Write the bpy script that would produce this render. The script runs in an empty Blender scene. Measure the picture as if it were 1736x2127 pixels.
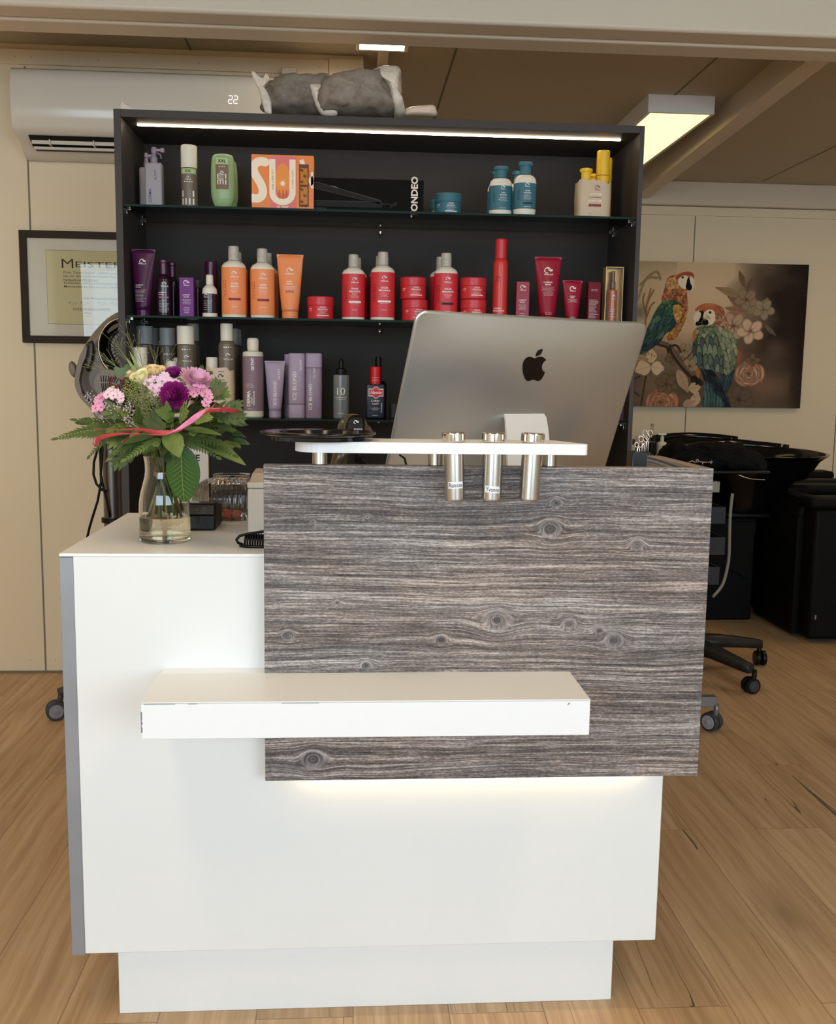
import bpy, bmesh, math, random
import numpy as np
from mathutils import Vector, Matrix
random.seed(7)
PI = math.pi
scene = bpy.context.scene
C = scene.collection

# ------------------------------------------------------------------ camera
CAM = Vector((-0.0106022, -1.7675053, 1.2092707))
FWD = Vector((0.06792626, 0.98920091, -0.12987529))
RGT = Vector((0.99767485, -0.06662174, 0.01436786))
UPV = Vector((-0.00556018, 0.13054926, 0.99142623))
FPX, CX, CY = 2064.06595, 868.0, 1063.5
cd = bpy.data.cameras.new('camera'); cam = bpy.data.objects.new('camera', cd); C.objects.link(cam)
cd.sensor_fit = 'HORIZONTAL'; cd.sensor_width = 36.0; cd.lens = FPX / 1736 * 36
cd.clip_start = 0.05; cd.clip_end = 60
M = Matrix((RGT, UPV, -FWD)).transposed().to_4x4(); M.translation = CAM
cam.matrix_world = M
scene.camera = cam
scene.view_settings.view_transform = 'Standard'; scene.view_settings.look = 'None'
scene.view_settings.gamma = 1.0; scene.view_settings.use_curve_mapping = False
scene.view_settings.exposure = -0.10
scene.render.film_transparent = False

# ------------------------------------------------------------------ world and lights
w = bpy.data.worlds.new('world'); scene.world = w; w.use_nodes = True
bg = w.node_tree.nodes['Background']; bg.inputs[0].default_value = (0.75, 0.87, 1.0, 1); bg.inputs[1].default_value = 2.2

def area(name, loc, size, energy, col, direction, size_y=None):
    ld = bpy.data.lights.new(name, 'AREA'); ld.energy = energy; ld.color = col
    ld.shape = 'RECTANGLE'; ld.size = size; ld.size_y = size_y or size
    o = bpy.data.objects.new(name, ld); C.objects.link(o); o.location = loc
    o.rotation_euler = Vector(direction).to_track_quat('-Z', 'Y').to_euler(); o['kind'] = 'helper'
    return o
# daylight entering through the two shop windows behind the photographer
area('daylight_window', (-1.35, -4.30, 1.62), 2.8, 88, (0.66, 0.84, 1.0), (0.05, 1, -0.12), 1.45)
area('daylight_window', (2.3, -4.30, 1.62), 2.6, 76, (0.66, 0.84, 1.0), (-0.12, 1, -0.12), 1.45)
WARM = (1.0, 0.70, 0.40)

def A(u, v, **k):
    """the point at which the sight line of photo pixel (u, v) meets a plane x=, y= or z= of the room"""
    d = FWD * FPX + RGT * (u - CX) - UPV * (v - CY)
    ax, val = list(k.items())[0]; i = 'xyz'.index(ax)
    return CAM + d * ((val - CAM[i]) / d[i])

# ------------------------------------------------------------------ materials
def lin(c):
    return tuple((x / 12.92 if x <= 0.04045 else ((x + 0.055) / 1.055) ** 2.4) for x in c)
def rgb(r, g, b): return lin((r / 255, g / 255, b / 255))
def mat(name, col, rough=0.5, metal=0.0, trans=0.0, ior=1.45, emit=None, es=0.0, coat=0.0, spec=0.5, sss=0.0):
    m = bpy.data.materials.new(name); m.use_nodes = True
    b = m.node_tree.nodes['Principled BSDF']
    b.inputs['Base Color'].default_value = (*col, 1); b.inputs['Roughness'].default_value = rough
    b.inputs['Metallic'].default_value = metal; b.inputs['Transmission Weight'].default_value = trans
    b.inputs['IOR'].default_value = ior; b.inputs['Coat Weight'].default_value = coat
    b.inputs['Specular IOR Level'].default_value = spec
    if sss: b.inputs['Subsurface Weight'].default_value = sss; b.inputs['Subsurface Scale'].default_value = 0.01
    if emit: b.inputs['Emission Color'].default_value = (*emit, 1); b.inputs['Emission Strength'].default_value = es
    return m
class NT:
    def __init__(s, m): s.m = m; s.t = m.node_tree; s.b = s.t.nodes.get('Principled BSDF')
    def n(s, typ, **kw):
        nd = s.t.nodes.new(typ)
        for k, v in kw.items(): setattr(nd, k, v)
        return nd
    def l(s, a, b): s.t.links.new(a, b)
    def put(s, inp, v):
        if hasattr(v, 'links'): s.l(v, inp)
        else: inp.default_value = v
    def math(s, op, a, b=0.0, c=None):
        nd = s.n('ShaderNodeMath', operation=op); s.put(nd.inputs[0], a); s.put(nd.inputs[1], b)
        if c is not None: s.put(nd.inputs[2], c)
        return nd.outputs[0]
    def noise(s, vec, scale=1, detail=2, rough=0.5, dist=0.0):
        nd = s.n('ShaderNodeTexNoise'); s.l(vec, nd.inputs['Vector']); nd.inputs['Scale'].default_value = scale
        nd.inputs['Detail'].default_value = detail; nd.inputs['Roughness'].default_value = rough; nd.inputs['Distortion'].default_value = dist
        return nd.outputs['Fac']
    def ramp(s, f, stops):
        nd = s.n('ShaderNodeValToRGB'); s.l(f, nd.inputs[0]); e = nd.color_ramp.elements
        while len(e) < len(stops): e.new(0.5)
        for i, (p, c) in enumerate(stops): e[i].position = p; e[i].color = (*c, 1) if len(c) == 3 else c
        return nd.outputs[0]
    def mix(s, f, a, b, mode='MIX'):
        nd = s.n('ShaderNodeMix', data_type='RGBA', blend_type=mode); s.put(nd.inputs[0], f); s.put(nd.inputs[6], a); s.put(nd.inputs[7], b)
        return nd.outputs[2]
    def comb(s, x, y, z):
        nd = s.n('ShaderNodeCombineXYZ'); s.put(nd.inputs[0], x); s.put(nd.inputs[1], y); s.put(nd.inputs[2], z); return nd.outputs[0]
    def sep(s, v):
        nd = s.n('ShaderNodeSeparateXYZ'); s.l(v, nd.inputs[0]); return nd.outputs
    def coord(s, which='Object'): return s.n('ShaderNodeTexCoord').outputs[which]
    def bump(s, h, strength=0.2, dist=0.002):
        nd = s.n('ShaderNodeBump'); nd.inputs['Strength'].default_value = strength; nd.inputs['Distance'].default_value = dist
        s.l(h, nd.inputs['Height']); s.l(nd.outputs[0], s.b.inputs['Normal'])
def soft(m, scale=6, amt=0.06, bump=0.0, bscale=80):
    """gentle procedural unevenness of tone and roughness"""
    t = NT(m); co = t.coord(); f = t.noise(co, scale, 3, 0.6)
    col = t.b.inputs['Base Color'].default_value[:]
    dark = tuple(c * (1 - amt) for c in col[:3]) + (1,); lite = tuple(min(1, c * (1 + amt)) for c in col[:3]) + (1,)
    t.l(t.mix(f, dark, lite), t.b.inputs['Base Color'])
    if bump: t.bump(t.noise(co, bscale, 3, 0.6), bump, 0.001)
    return m
def thin_glass(name, tint=(0.96, 0.98, 0.97), rough=0.0, ior=1.45):
    m = bpy.data.materials.new(name); m.use_nodes = True; t = m.node_tree; t.nodes.clear()
    o = t.nodes.new('ShaderNodeOutputMaterial'); mx = t.nodes.new('ShaderNodeMixShader')
    tr = t.nodes.new('ShaderNodeBsdfTransparent'); tr.inputs[0].default_value = (*tint, 1)
    gl = t.nodes.new('ShaderNodeBsdfGlossy'); gl.inputs['Roughness'].default_value = rough
    fr = t.nodes.new('ShaderNodeFresnel'); fr.inputs[0].default_value = ior
    t.links.new(fr.outputs[0], mx.inputs[0]); t.links.new(tr.outputs[0], mx.inputs[1]); t.links.new(gl.outputs[0], mx.inputs[2]); t.links.new(mx.outputs[0], o.inputs[0])
    return m

MAT = {}
MAT['white'] = soft(mat('white_laminate', rgb(236, 236, 234), 0.38), 3, 0.015)
MAT['white_edge'] = mat('white_edge', rgb(246, 246, 246), 0.35)
MAT['chip'] = mat('chipped_edge', rgb(120, 122, 124), 0.8)
MAT['alu'] = soft(mat('grey_aluminium_edge', rgb(150, 151, 155), 0.45, 0.35), 9, 0.12)
MAT['anthracite'] = soft(mat('anthracite_board', rgb(62, 57, 55), 0.55, spec=0.35), 8, 0.05)
MAT['anthracite_in'] = soft(mat('anthracite_back', rgb(54, 49, 46), 0.7, spec=0.25), 5, 0.06)
MAT['steel'] = mat('brushed_steel', rgb(205, 200, 194), 0.24, 1.0)
MAT['chrome'] = mat('chrome', rgb(225, 220, 212), 0.08, 1.0)
MAT['silver'] = soft(mat('silver_aluminium', rgb(200, 199, 197), 0.36, 0.85), 4, 0.02)
MAT['black'] = mat('black_plastic', rgb(15, 15, 16), 0.4, spec=0.25)
MAT['black_gloss'] = mat('black_gloss', rgb(11, 10, 10), 0.15)
MAT['black_soft'] = soft(mat('black_leather', rgb(13, 12, 12), 0.6, spec=0.15), 20, 0.2, 0.2, 200)
MAT['black_cloth'] = soft(mat('black_cloth', rgb(24, 23, 22), 0.95, spec=0.1), 30, 0.2, 0.3, 300)
MAT['dgrey'] = mat('dark_grey_plastic', rgb(58, 59, 62), 0.5)
MAT['grey'] = mat('grey_plastic', rgb(120, 118, 116), 0.4)
MAT['wall'] = soft(mat('cream_wall_panel', rgb(228, 211, 180), 0.6), 1.5, 0.03)
MAT['wallseam'] = mat('wall_seam', rgb(120, 112, 96), 0.8)
MAT['ceil'] = soft(mat('cream_ceiling_panel', rgb(186, 174, 154), 0.7), 2, 0.03)
MAT['beam'] = soft(mat('painted_steel_beam', rgb(216, 201, 180), 0.45), 2, 0.03)
MAT['acw'] = mat('gloss_white_plastic', rgb(212, 202, 186), 0.14)
MAT['lit_alu'] = mat('lit_aluminium', rgb(232, 230, 224), 0.4, 0.25)  # computer stand: paler than the housing, the light falling on it put into colour
MAT['paper'] = soft(mat('aged_paper', rgb(232, 208, 162), 0.8), 4, 0.05)
MAT['mount'] = mat('picture_mount', rgb(234, 212, 194), 0.8)
MAT['frame'] = mat('dark_brown_frame', rgb(56, 48, 40), 0.6, spec=0.12)
MAT['ink'] = mat('brown_ink', rgb(70, 52, 32), 0.9)
MAT['pane'] = thin_glass('clear_pane')
MAT['shelf_glass'] = thin_glass('shelf_glass', (0.80, 0.88, 0.85))
MAT['glass_edge'] = mat('green_glass_edge', rgb(18, 44, 36), 0.5, spec=0.15)
MAT['vase'] = mat('vase_glass', (0.985, 0.99, 0.985), 0.0, 0, 1.0, 1.47)
MAT['bowl'] = thin_glass('ribbed_glass', (0.97, 0.96, 0.95), 0.02, 1.38)
MAT['water'] = mat('vase_water', (0.97, 0.93, 0.74), 0.0, 0, 1.0, 1.33)
MAT['lamp'] = mat('lamp_diffuser', (1, 0.9, 0.7), 0.5, emit=(1.0, 0.80, 0.30), es=2.2)
MAT['lamp3'] = mat('warm_lamp_diffuser', (1, 0.9, 0.7), 0.5, emit=(1.0, 0.76, 0.49), es=10.5)
MAT['lamp2'] = mat('bright_lamp_diffuser', (1, 0.9, 0.7), 0.5, emit=(1.0, 0.82, 0.58), es=30.0)
MAT['led'] = mat('led_strip', (1, 1, 1), 0.5, emit=(1.0, 0.82, 0.58), es=26.0)
MAT['led_warm'] = mat('warm_led_strip', (1, 1, 1), 0.5, emit=(1.0, 0.78, 0.42), es=34.0)
MAT['digit'] = mat('display_digit', (1, 1, 1), 0.5, emit=(0.95, 0.85, 0.95), es=1.0)
MAT['print_w'] = mat('white_print', rgb(238, 232, 226), 0.6)
MAT['print_k'] = mat('black_print', rgb(26, 24, 26), 0.6)
MAT['print_r'] = mat('red_print', rgb(170, 28, 34), 0.6)
def plain(name, r, g, b, rough=0.4, **kw):
    if name not in MAT: MAT[name] = mat(name, rgb(r, g, b), rough, **kw)
    return MAT[name]

# ------------------------------------------------------------------ mesh tools (all modelled in world coordinates)
ORG = {}
def origin(o):
    return ORG.get(o.name, Vector((0, 0, 0)))
def thing(name, label, cat, loc, group=None):
    o = bpy.data.objects.new(name, None); C.objects.link(o); o.empty_display_size = 0.05
    loc = Vector(loc); o.location = loc; ORG[o.name] = loc
    o['label'] = label; o['category'] = cat
    if group: o['group'] = group
    return o
def tag(o, label, cat, group=None, kind=None):
    o['label'] = label; o['category'] = cat
    if group: o['group'] = group
    if kind: o['kind'] = kind
    return o
class G:
    def __init__(s): s.bm = bmesh.new(); s.mi = 0
    def _mark(s, faces, smooth=False):
        for f in faces: f.material_index = s.mi; f.smooth = smooth
    def box(s, x0, x1, y0, y1, z0, z1, bev=0.0, seg=2, R=None, ctr=None):
        r = bmesh.ops.create_cube(s.bm, size=1.0); vs = r['verts']
        for v in vs:
            v.co = Vector(((x0 + x1) / 2 + v.co.x * (x1 - x0), (y0 + y1) / 2 + v.co.y * (y1 - y0), (z0 + z1) / 2 + v.co.z * (z1 - z0)))
        fs = list({f for v in vs for f in v.link_faces}); s._mark(fs)
        if bev:
            es = list({e for v in vs for e in v.link_edges})
            o = bmesh.ops.bevel(s.bm, geom=es, offset=bev, segments=seg, affect='EDGES', profile=0.5)
            s._mark(o['faces'], True); vs = list({v for f in o['faces'] for v in f.verts} | {v for v in vs if v.is_valid})
        if R is not None:
            c = Vector(ctr) if ctr is not None else Vector(((x0 + x1) / 2, (y0 + y1) / 2, (z0 + z1) / 2))
            for v in vs: v.co = c + R @ (v.co - c)
        return s
    def loft(s, rings, cap0=True, cap1=True, closed=True, smooth=True):
        vr = [[s.bm.verts.new(p) for p in ring] for ring in rings]; fs = []
        for a, b in zip(vr[:-1], vr[1:]):
            n = len(a)
            for i in range(n if closed else n - 1):
                j = (i + 1) % n
                try: fs.append(s.bm.faces.new((a[i], a[j], b[j], b[i])))
                except ValueError: pass
        s._mark(fs, smooth); cs = []
        if cap0 and closed: cs.append(s.bm.faces.new(list(reversed(vr[0]))))
        if cap1 and closed: cs.append(s.bm.faces.new(vr[-1]))
        s._mark(cs)
        return s
    def lathe(s, prof, c, seg=32, sy=1.0, cap0=True, cap1=True, ax=None, rot=None, ribs=0, ramp=0.0):
        rings = []; fine = [prof[0]]
        for (r0, z0), (r1, z1) in zip(prof[:-1], prof[1:]):
            L_ = math.hypot(r1 - r0, z1 - z0)
            if L_ > .006:
                k = min(.0008 / L_, .2); fine += [(r0 + (r1 - r0) * k, z0 + (z1 - z0) * k), (r1 + (r0 - r1) * k, z1 + (z0 - z1) * k)]
            fine.append((r1, z1))
        for r, z in fine:
            ring = []
            for i in range(seg):
                a = 2 * PI * i / seg; rr = max(r, 1e-5)
                if ribs: rr *= 1 + ramp * math.cos(a * ribs)
                p = Vector((rr * math.cos(a), sy * rr * math.sin(a), z))
                if rot is not None: p = rot @ p
                ring.append(Vector(c) + p)
            rings.append(ring)
        return s.loft(rings, cap0, cap1)
    def tube(s, pts, r, seg=8, caps=True):
        pts = [Vector(p) for p in pts]; n = len(pts); rs = r if isinstance(r, (list, tuple)) else [r] * n
        t0 = (pts[1] - pts[0]).normalized(); up = Vector((0, 0, 1)) if abs(t0.z) < 0.9 else Vector((0, 1, 0))
        nx = t0.cross(up).normalized(); rings = []
        for i, p in enumerate(pts):
            t = (pts[min(i + 1, n - 1)] - pts[max(i - 1, 0)])
            if t.length < 1e-9: t = t0
            t = t.normalized(); nx = (nx - t * nx.dot(t))
            if nx.length < 1e-6: nx = t.orthogonal()
            nx = nx.normalized(); ny = t.cross(nx)
            rings.append([p + (nx * math.cos(2 * PI * k / seg) + ny * math.sin(2 * PI * k / seg)) * rs[i] for k in range(seg)])
        return s.loft(rings, caps, caps)
    def ball(s, c, r, sub=1, scale=(1, 1, 1), R=None):
        m = Matrix.Translation(Vector(c))
        if R is not None: m = m @ R.to_4x4()
        m = m @ Matrix.Diagonal((r * scale[0], r * scale[1], r * scale[2], 1))
        o = bmesh.ops.create_icosphere(s.bm, subdivisions=sub, radius=1.0, matrix=m)
        s._mark({f for v in o['verts'] for f in v.link_faces}, True); return s
    def prism(s, pts, off, bev=0.0, smooth=False):
        """closed outline pts swept by vector off"""
        off = Vector(off); a = [s.bm.verts.new(Vector(p)) for p in pts]; b = [s.bm.verts.new(Vector(p) + off) for p in pts]; n = len(a)
        fs = [s.bm.faces.new((a[i], a[(i + 1) % n], b[(i + 1) % n], b[i])) for i in range(n)]
        s._mark(fs, smooth); caps = [s.bm.faces.new(list(reversed(a))), s.bm.faces.new(b)]; s._mark(caps)
        if bev:
            es = [e for f in caps for e in f.edges]
            o = bmesh.ops.bevel(s.bm, geom=es, offset=bev, segments=2, affect='EDGES', profile=0.5); s._mark(o['faces'], True)
        return s
    def puff(s, outline, th, n=7, ny=Vector((0, 1, 0)), wob=0.0, seed=0, ctr=None, flat=0.5, one=False):
        """cushion grown on a closed outline of world points"""
        rnd = random.Random(seed); P = [Vector(p) for p in outline]; c = sum(P, Vector()) / len(P) if ctr is None else Vector(ctr)
        for sg in ((-1,) if one else (-1, 1)):
            rings = []
            for k in range(n):
                q = 1 - k / n; h = th * (1 - q ** (2 / flat)) ** 0.5 * 0.5
                rings.append([c + (p - c) * q + ny * sg * (h + (rnd.uniform(-wob, wob) if k else 0)) for p in P])
            if sg < 0: rings = [list(reversed(r)) for r in rings]
            s.loft(rings, False, True)
            for f in s.bm.faces:
                f.smooth = True
        bmesh.ops.remove_doubles(s.bm, verts=s.bm.verts, dist=1e-6)
        return s
    def poly(s, vs, fs, smooth=False):
        v = [s.bm.verts.new(p) for p in vs]; o = []
        for f in fs:
            try: o.append(s.bm.faces.new([v[i] for i in f]))
            except ValueError: pass
        s._mark(o, smooth); return s
    def xf(s, mtx):
        bmesh.ops.transform(s.bm, matrix=mtx, verts=s.bm.verts); return s
    def out(s, name, mats, parent=None, label=None, recalc=True, kind=None, world=None):
        if recalc: bmesh.ops.recalc_face_normals(s.bm, faces=s.bm.faces)
        me = bpy.data.meshes.new(name)
        org = Vector((0, 0, 0)); local = Vector((0, 0, 0))
        if parent is not None: org = origin(parent)
        elif world is not None: org = Vector(world)
        else:
            vs = [v.co for v in s.bm.verts]
            org = Vector(((min(v.x for v in vs) + max(v.x for v in vs)) / 2, (min(v.y for v in vs) + max(v.y for v in vs)) / 2, min(v.z for v in vs)))
        bmesh.ops.translate(s.bm, vec=-org, verts=s.bm.verts)
        s.bm.to_mesh(me); s.bm.free()
        for m in (mats if isinstance(mats, (list, tuple)) else [mats]): me.materials.append(m)
        o = bpy.data.objects.new(name, me); C.objects.link(o)
        if parent is not None: o.parent = parent
        else: o.location = org
        ORG[o.name] = org
        if label: o['label'] = label
        if kind: o['kind'] = kind
        return o
def crumple(g, amp, fr, seed=0.0):
    from mathutils import noise as mn
    g.bm.normal_update()
    for v in g.bm.verts:
        p = v.co * fr + Vector((seed, 0, 0)); k = mn.noise(p) + .5 * abs(mn.noise(p * 2.1)) + .3 * mn.noise(p * 4.3); v.co += v.normal * amp * k
    return g
def struct(name, g, m):
    o = g.out(name, m, kind='structure', world=(0, 0, 0)); return o

# ------------------------------------------------------------------ lettering
_T = {}
def glyphs(s, bold=0.0):
    k = (s, bold)
    if k in _T: return _T[k]
    cu = bpy.data.curves.new('lettering', 'FONT'); cu.body = s; cu.size = 1.0; cu.resolution_u = 2; cu.offset = bold; cu.fill_mode = 'FRONT'
    cu.align_x = 'CENTER'; cu.align_y = 'CENTER'
    ob = bpy.data.objects.new('lettering', cu); C.objects.link(ob)
    dg = bpy.context.evaluated_depsgraph_get(); me = bpy.data.meshes.new_from_object(ob.evaluated_get(dg))
    vs = [(v.co.x, v.co.y) for v in me.vertices]; fs = [tuple(p.vertices) for p in me.polygons]
    bpy.data.objects.remove(ob); bpy.data.curves.remove(cu); bpy.data.meshes.remove(me)
    if vs:
        x0 = min(v[0] for v in vs); x1 = max(v[0] for v in vs); y0 = min(v[1] for v in vs); y1 = max(v[1] for v in vs)
        vs = [(v[0] - (x0 + x1) / 2, v[1] - (y0 + y1) / 2) for v in vs]
    else: x0 = x1 = y0 = y1 = 0
    _T[k] = (vs, fs, x1 - x0, y1 - y0); return _T[k]
def put_text(g, s, fn, x, z, h=None, wd=None, rot=0.0, bold=0.01, sx=1.0):
    """print s centred at (x, z) of a surface, cap height h or width wd; fn(x, z) gives the world point"""
    vs, fs, w0, h0 = glyphs(s, bold)
    if not vs: return
    k = (h / h0) if h else wd / w0
    kx = (wd / w0) if wd else k * sx
    ky = k if h else kx
    c, si = math.cos(rot), math.sin(rot)
    g.poly([fn(x + (a * kx) * c - (b * ky) * si, z + (a * kx) * si + (b * ky) * c) for a, b in vs], fs)
def put_rect(g, fn, x0, x1, z0, z1, n=4):
    for i in range(n):
        a = x0 + (x1 - x0) * i / n; b = x0 + (x1 - x0) * (i + 1) / n
        g.poly([fn(a, z0), fn(b, z0), fn(b, z1), fn(a, z1)], [(0, 1, 2, 3)])
def put_mark(g, fn, x, z, s):
    """the flowing-hair wave mark"""
    for pts, wd in (([(-.5, -.15), (-.38, .2), (-.15, .38), (.0, .22), (.1, .02), (.3, -.05), (.5, .02)], .10), ([(-.15, .38), (.08, .36), (.2, .2), (.34, .12), (.5, .14)], .08), ([(-.02, .26), (.1, .12), (.3, .05), (.46, .08)], .05), ([(-.42, -.1), (-.3, -.28), (-.1, -.22)], .06)):
        for (a, b), (c, d) in zip(pts[:-1], pts[1:]):
            dx, dz = c - a, d - b; L = math.hypot(dx, dz); nx, nz = -dz / L * wd / 2, dx / L * wd / 2
            q = [(a - nx, b - nz), (c - nx, d - nz), (c + nx, d + nz), (a + nx, b + nz)]
            g.poly([fn(x + px * s, z + pz * s) for px, pz in q], [(0, 1, 2, 3)])
def put_lines(g, fn, x, z, wd, n, step, th=0.0006, seed=0, align='c'):
    """small print too fine to read"""
    r = random.Random(seed)
    for i in range(n):
        k = wd * r.uniform(0.55, 1.0) / 2; zz = z - i * step; a = x - k if align == 'c' else x - wd / 2; b = a + 2 * k
        while a < b:
            e = min(b, a + r.uniform(0.002, 0.006)); put_rect(g, fn, a, e, zz, zz + th, 1); a = e + 0.0012
def plane_fn(o, u, v, eps=0.0004, nrm=None):
    o, u, v = Vector(o), Vector(u), Vector(v); nrm = nrm or u.cross(v).normalized()
    return lambda x, z: o + u * x + v * z + nrm * eps

# ================================================================== THE ROOM
CEIL = 2.461; YW = 2.3; YF = 4.5; XL, XR, YB = -3.0, 3.9, -4.5
# floor: oak planks running into the room
m = MAT['floor'] = mat('oak_plank_floor', rgb(170, 130, 90), 0.42); t = NT(m)
X, Y, Z = t.sep(t.coord('Object'))
vec = t.comb(Y, X, 0.0)
def brick(c1, c2, mortar, msize):
    b = t.n('ShaderNodeTexBrick', offset=0.37, offset_frequency=2); t.l(vec, b.inputs['Vector'])
    b.inputs['Color1'].default_value = (*c1, 1); b.inputs['Color2'].default_value = (*c2, 1); b.inputs['Mortar'].default_value = (*mortar, 1)
    b.inputs['Scale'].default_value = 1.0; b.inputs['Mortar Size'].default_value = msize; b.inputs['Mortar Smooth'].default_value = 0.3
    b.inputs['Brick Width'].default_value = 1.22; b.inputs['Row Height'].default_value = 0.185; return b
b1 = brick((0, 0, 0), (1, 1, 1), (0.5, 0.5, 0.5), 0.0)
tone = t.math('MULTIPLY', b1.outputs['Color'], 1.0)
off = t.math('MULTIPLY', tone, 37.0)
gv = t.comb(t.math('MULTIPLY', t.math('ADD', X, off), 1.0), t.math('MULTIPLY', Y, 0.09), off)
wob = t.noise(t.comb(t.math('MULTIPLY', X, 3.0), t.math('MULTIPLY', Y, 1.2), off), 1.6, 3, 0.55)
gx = t.math('ADD', t.math('ADD', X, off), t.math('MULTIPLY', wob, 0.045))
grain = t.noise(t.comb(t.math('MULTIPLY', gx, 60.0), t.math('MULTIPLY', Y, 2.2), off), 1.0, 4, 0.62)
fine = t.noise(t.comb(t.math('MULTIPLY', gx, 330.0), t.math('MULTIPLY', Y, 9.0), off), 1.0, 2, 0.6)
broad = t.noise(t.comb(t.math('MULTIPLY', gx, 7.0), t.math('MULTIPLY', Y, 0.9), off), 1.0, 3, 0.5)
col = t.ramp(grain, [(0.30, rgb(160, 126, 92)), (0.5, rgb(196, 162, 124)), (0.72, rgb(220, 190, 154))])
col = t.mix(t.math('MULTIPLY', fine, 0.45), col, (*rgb(162, 128, 94), 1))
col = t.mix(t.math('MULTIPLY', t.ramp(broad, [(0.42, (0, 0, 0)), (0.68, (1, 1, 1))]), 0.42), col, (*rgb(150, 114, 78), 1))
col = t.mix(t.math('MULTIPLY', tone, 0.30), col, (*rgb(204, 172, 130), 1))
# cracks: thin wandering dark lines, and knots
cn = t.noise(t.comb(t.math('MULTIPLY', gx, 17.0), t.math('MULTIPLY', Y, 0.55), t.math('ADD', off, 9.0)), 1.0, 1, 0.4)
cr = t.math('LESS_THAN', t.math('ABSOLUTE', t.math('SUBTRACT', t.math('ADD', cn, t.math('MULTIPLY', t.math('SUBTRACT', grain, 0.5), 0.012)), 0.5)), 0.0034)
gate = t.math('GREATER_THAN', t.noise(t.comb(t.math('MULTIPLY', X, 2.5), t.math('MULTIPLY', Y, 1.3), off), 1.3, 1, 0.4), 0.56)
col = t.mix(t.math('MULTIPLY', t.math('MULTIPLY', cr, gate), 0.80), col, (*rgb(62, 38, 20), 1))
vo = t.n('ShaderNodeTexVoronoi'); t.l(t.comb(t.math('MULTIPLY', gx, 3.2), t.math('MULTIPLY', Y, 1.25), off), vo.inputs['Vector']); vo.inputs['Scale'].default_value = 1.0
kn = t.ramp(vo.outputs['Distance'], [(0.0, (1, 1, 1)), (0.05, (0.8, 0.8, 0.8)), (0.12, (0.28, 0.28, 0.28)), (0.24, (0, 0, 0))])
col = t.mix(t.math('MULTIPLY', kn, 0.8), col, (*rgb(80, 50, 28), 1))
b2 = brick((1, 1, 1), (1, 1, 1), (0, 0, 0), 0.0012)
col = t.mix(t.math('MULTIPLY', t.math('SUBTRACT', 1.0, b2.outputs['Color']), 0.55), col, (*rgb(70, 46, 28), 1))
t.l(col, t.b.inputs['Base Color']); t.bump(grain, 0.12, 0.001)
t.l(t.ramp(grain, [(0.2, (0.5, 0.5, 0.5)), (0.8, (0.36, 0.36, 0.36))]), t.b.inputs['Roughness'])
struct('floor', G().box(XL - .2, XR + .2, YB - .2, YF + .2, -0.1, 0.0), m)
struct('ceiling', G().box(XL, XR, YB, YF, CEIL, CEIL + 0.12), MAT['ceil'])
g = G(); g.box(XL, 0.031, YW, YF, 0.0, CEIL); struct('wall_partition', g, MAT['wall'])
struct('wall_far', G().box(0.031, XR, YF, YF + 0.15, 0, CEIL), MAT['wall'])
struct('wall_left', G().box(XL - 0.15, XL, YB, YW, 0, CEIL), MAT['wall'])
struct('wall_right', G().box(XR, XR + 0.15, YB, YF + .15, 0, CEIL), MAT['wall'])
# the shop front behind the photographer, two large windows
g = G(); yb = YB
for x0, x1 in ((XL, -2.8), (0.1, 0.9), (3.7, XR)): g.box(x0, x1, yb - 0.15, yb, 0, CEIL)
for x0, x1 in ((-2.8, 0.1), (0.9, 3.7)):
    g.box(x0, x1, yb - 0.15, yb, 0, 0.85); g.box(x0, x1, yb - 0.15, yb, 2.38, CEIL)
struct('wall_front', g, MAT['wall'])
for i, (x0, x1) in enumerate(((-2.8, 0.1), (0.9, 3.7))):
    wf = thing('window_%d' % (i + 1), '', '', ((x0 + x1) / 2, yb - 0.08, 0.85)); del wf['label'], wf['category']; wf['kind'] = 'structure'
    g = G()
    for a in (x0, x1 - 0.05, (x0 + x1) / 2 - 0.03): g.box(a, a + 0.06, yb - 0.12, yb - 0.05, 0.85, 2.38)
    g.box(x0, x1, yb - 0.12, yb - 0.05, 0.85, 0.91); g.box(x0, x1, yb - 0.12, yb - 0.05, 2.32, 2.38)
    g.out('window_frame', MAT['white'], wf)
    G().box(x0 + .05, x1 - .05, yb - 0.09, yb - 0.085, 0.9, 2.33).out('window_pane', MAT['pane'], wf)
# panel seams of the partition and the far wall
g = G()
for x in (-1.258, -0.12 - 1.13 + 2.26 - 1.13 - 0.02): g.box(x - 0.003, x + 0.003, YW - 0.0015, YW, 0, 2.38)
g.box(XL, 0.031, YW - 0.012, YW, 0.0, 0.008)
for x in (1.0, 2.13, 3.125): g.box(x - 0.003, x + 0.003, YF - 0.0015, YF, 0, 2.26)
struct('trim_5', g, MAT['wallseam'])
g = G(); g.box(XL, -0.105, YW - 0.012, YW, 2.385, 2.44, 0.002); g.box(-0.103, 0.031, YW - 0.016, YW, 2.30, 2.445, 0.002)
for x in (-1.29, -1.23, -0.98, -0.60, -0.36, -0.14, -0.09): g.ball((x, YW - 0.012, 2.41), 0.004, 1)
for x in (-1.32, -1.22): g.ball((x, YW, 0.055), 0.004, 1)
struct('trim_1', g, MAT['wall'])
g = G(); g.box(0.031, XR, YF - 0.012, YF, 2.262, 2.315, 0.002); struct('trim_2', g, MAT['wall'])
g = G(); g.box(0.031, XR, YF - 0.004, YF, 2.315, 2.33); struct('trim_6', g, MAT['wallseam'])
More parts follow.
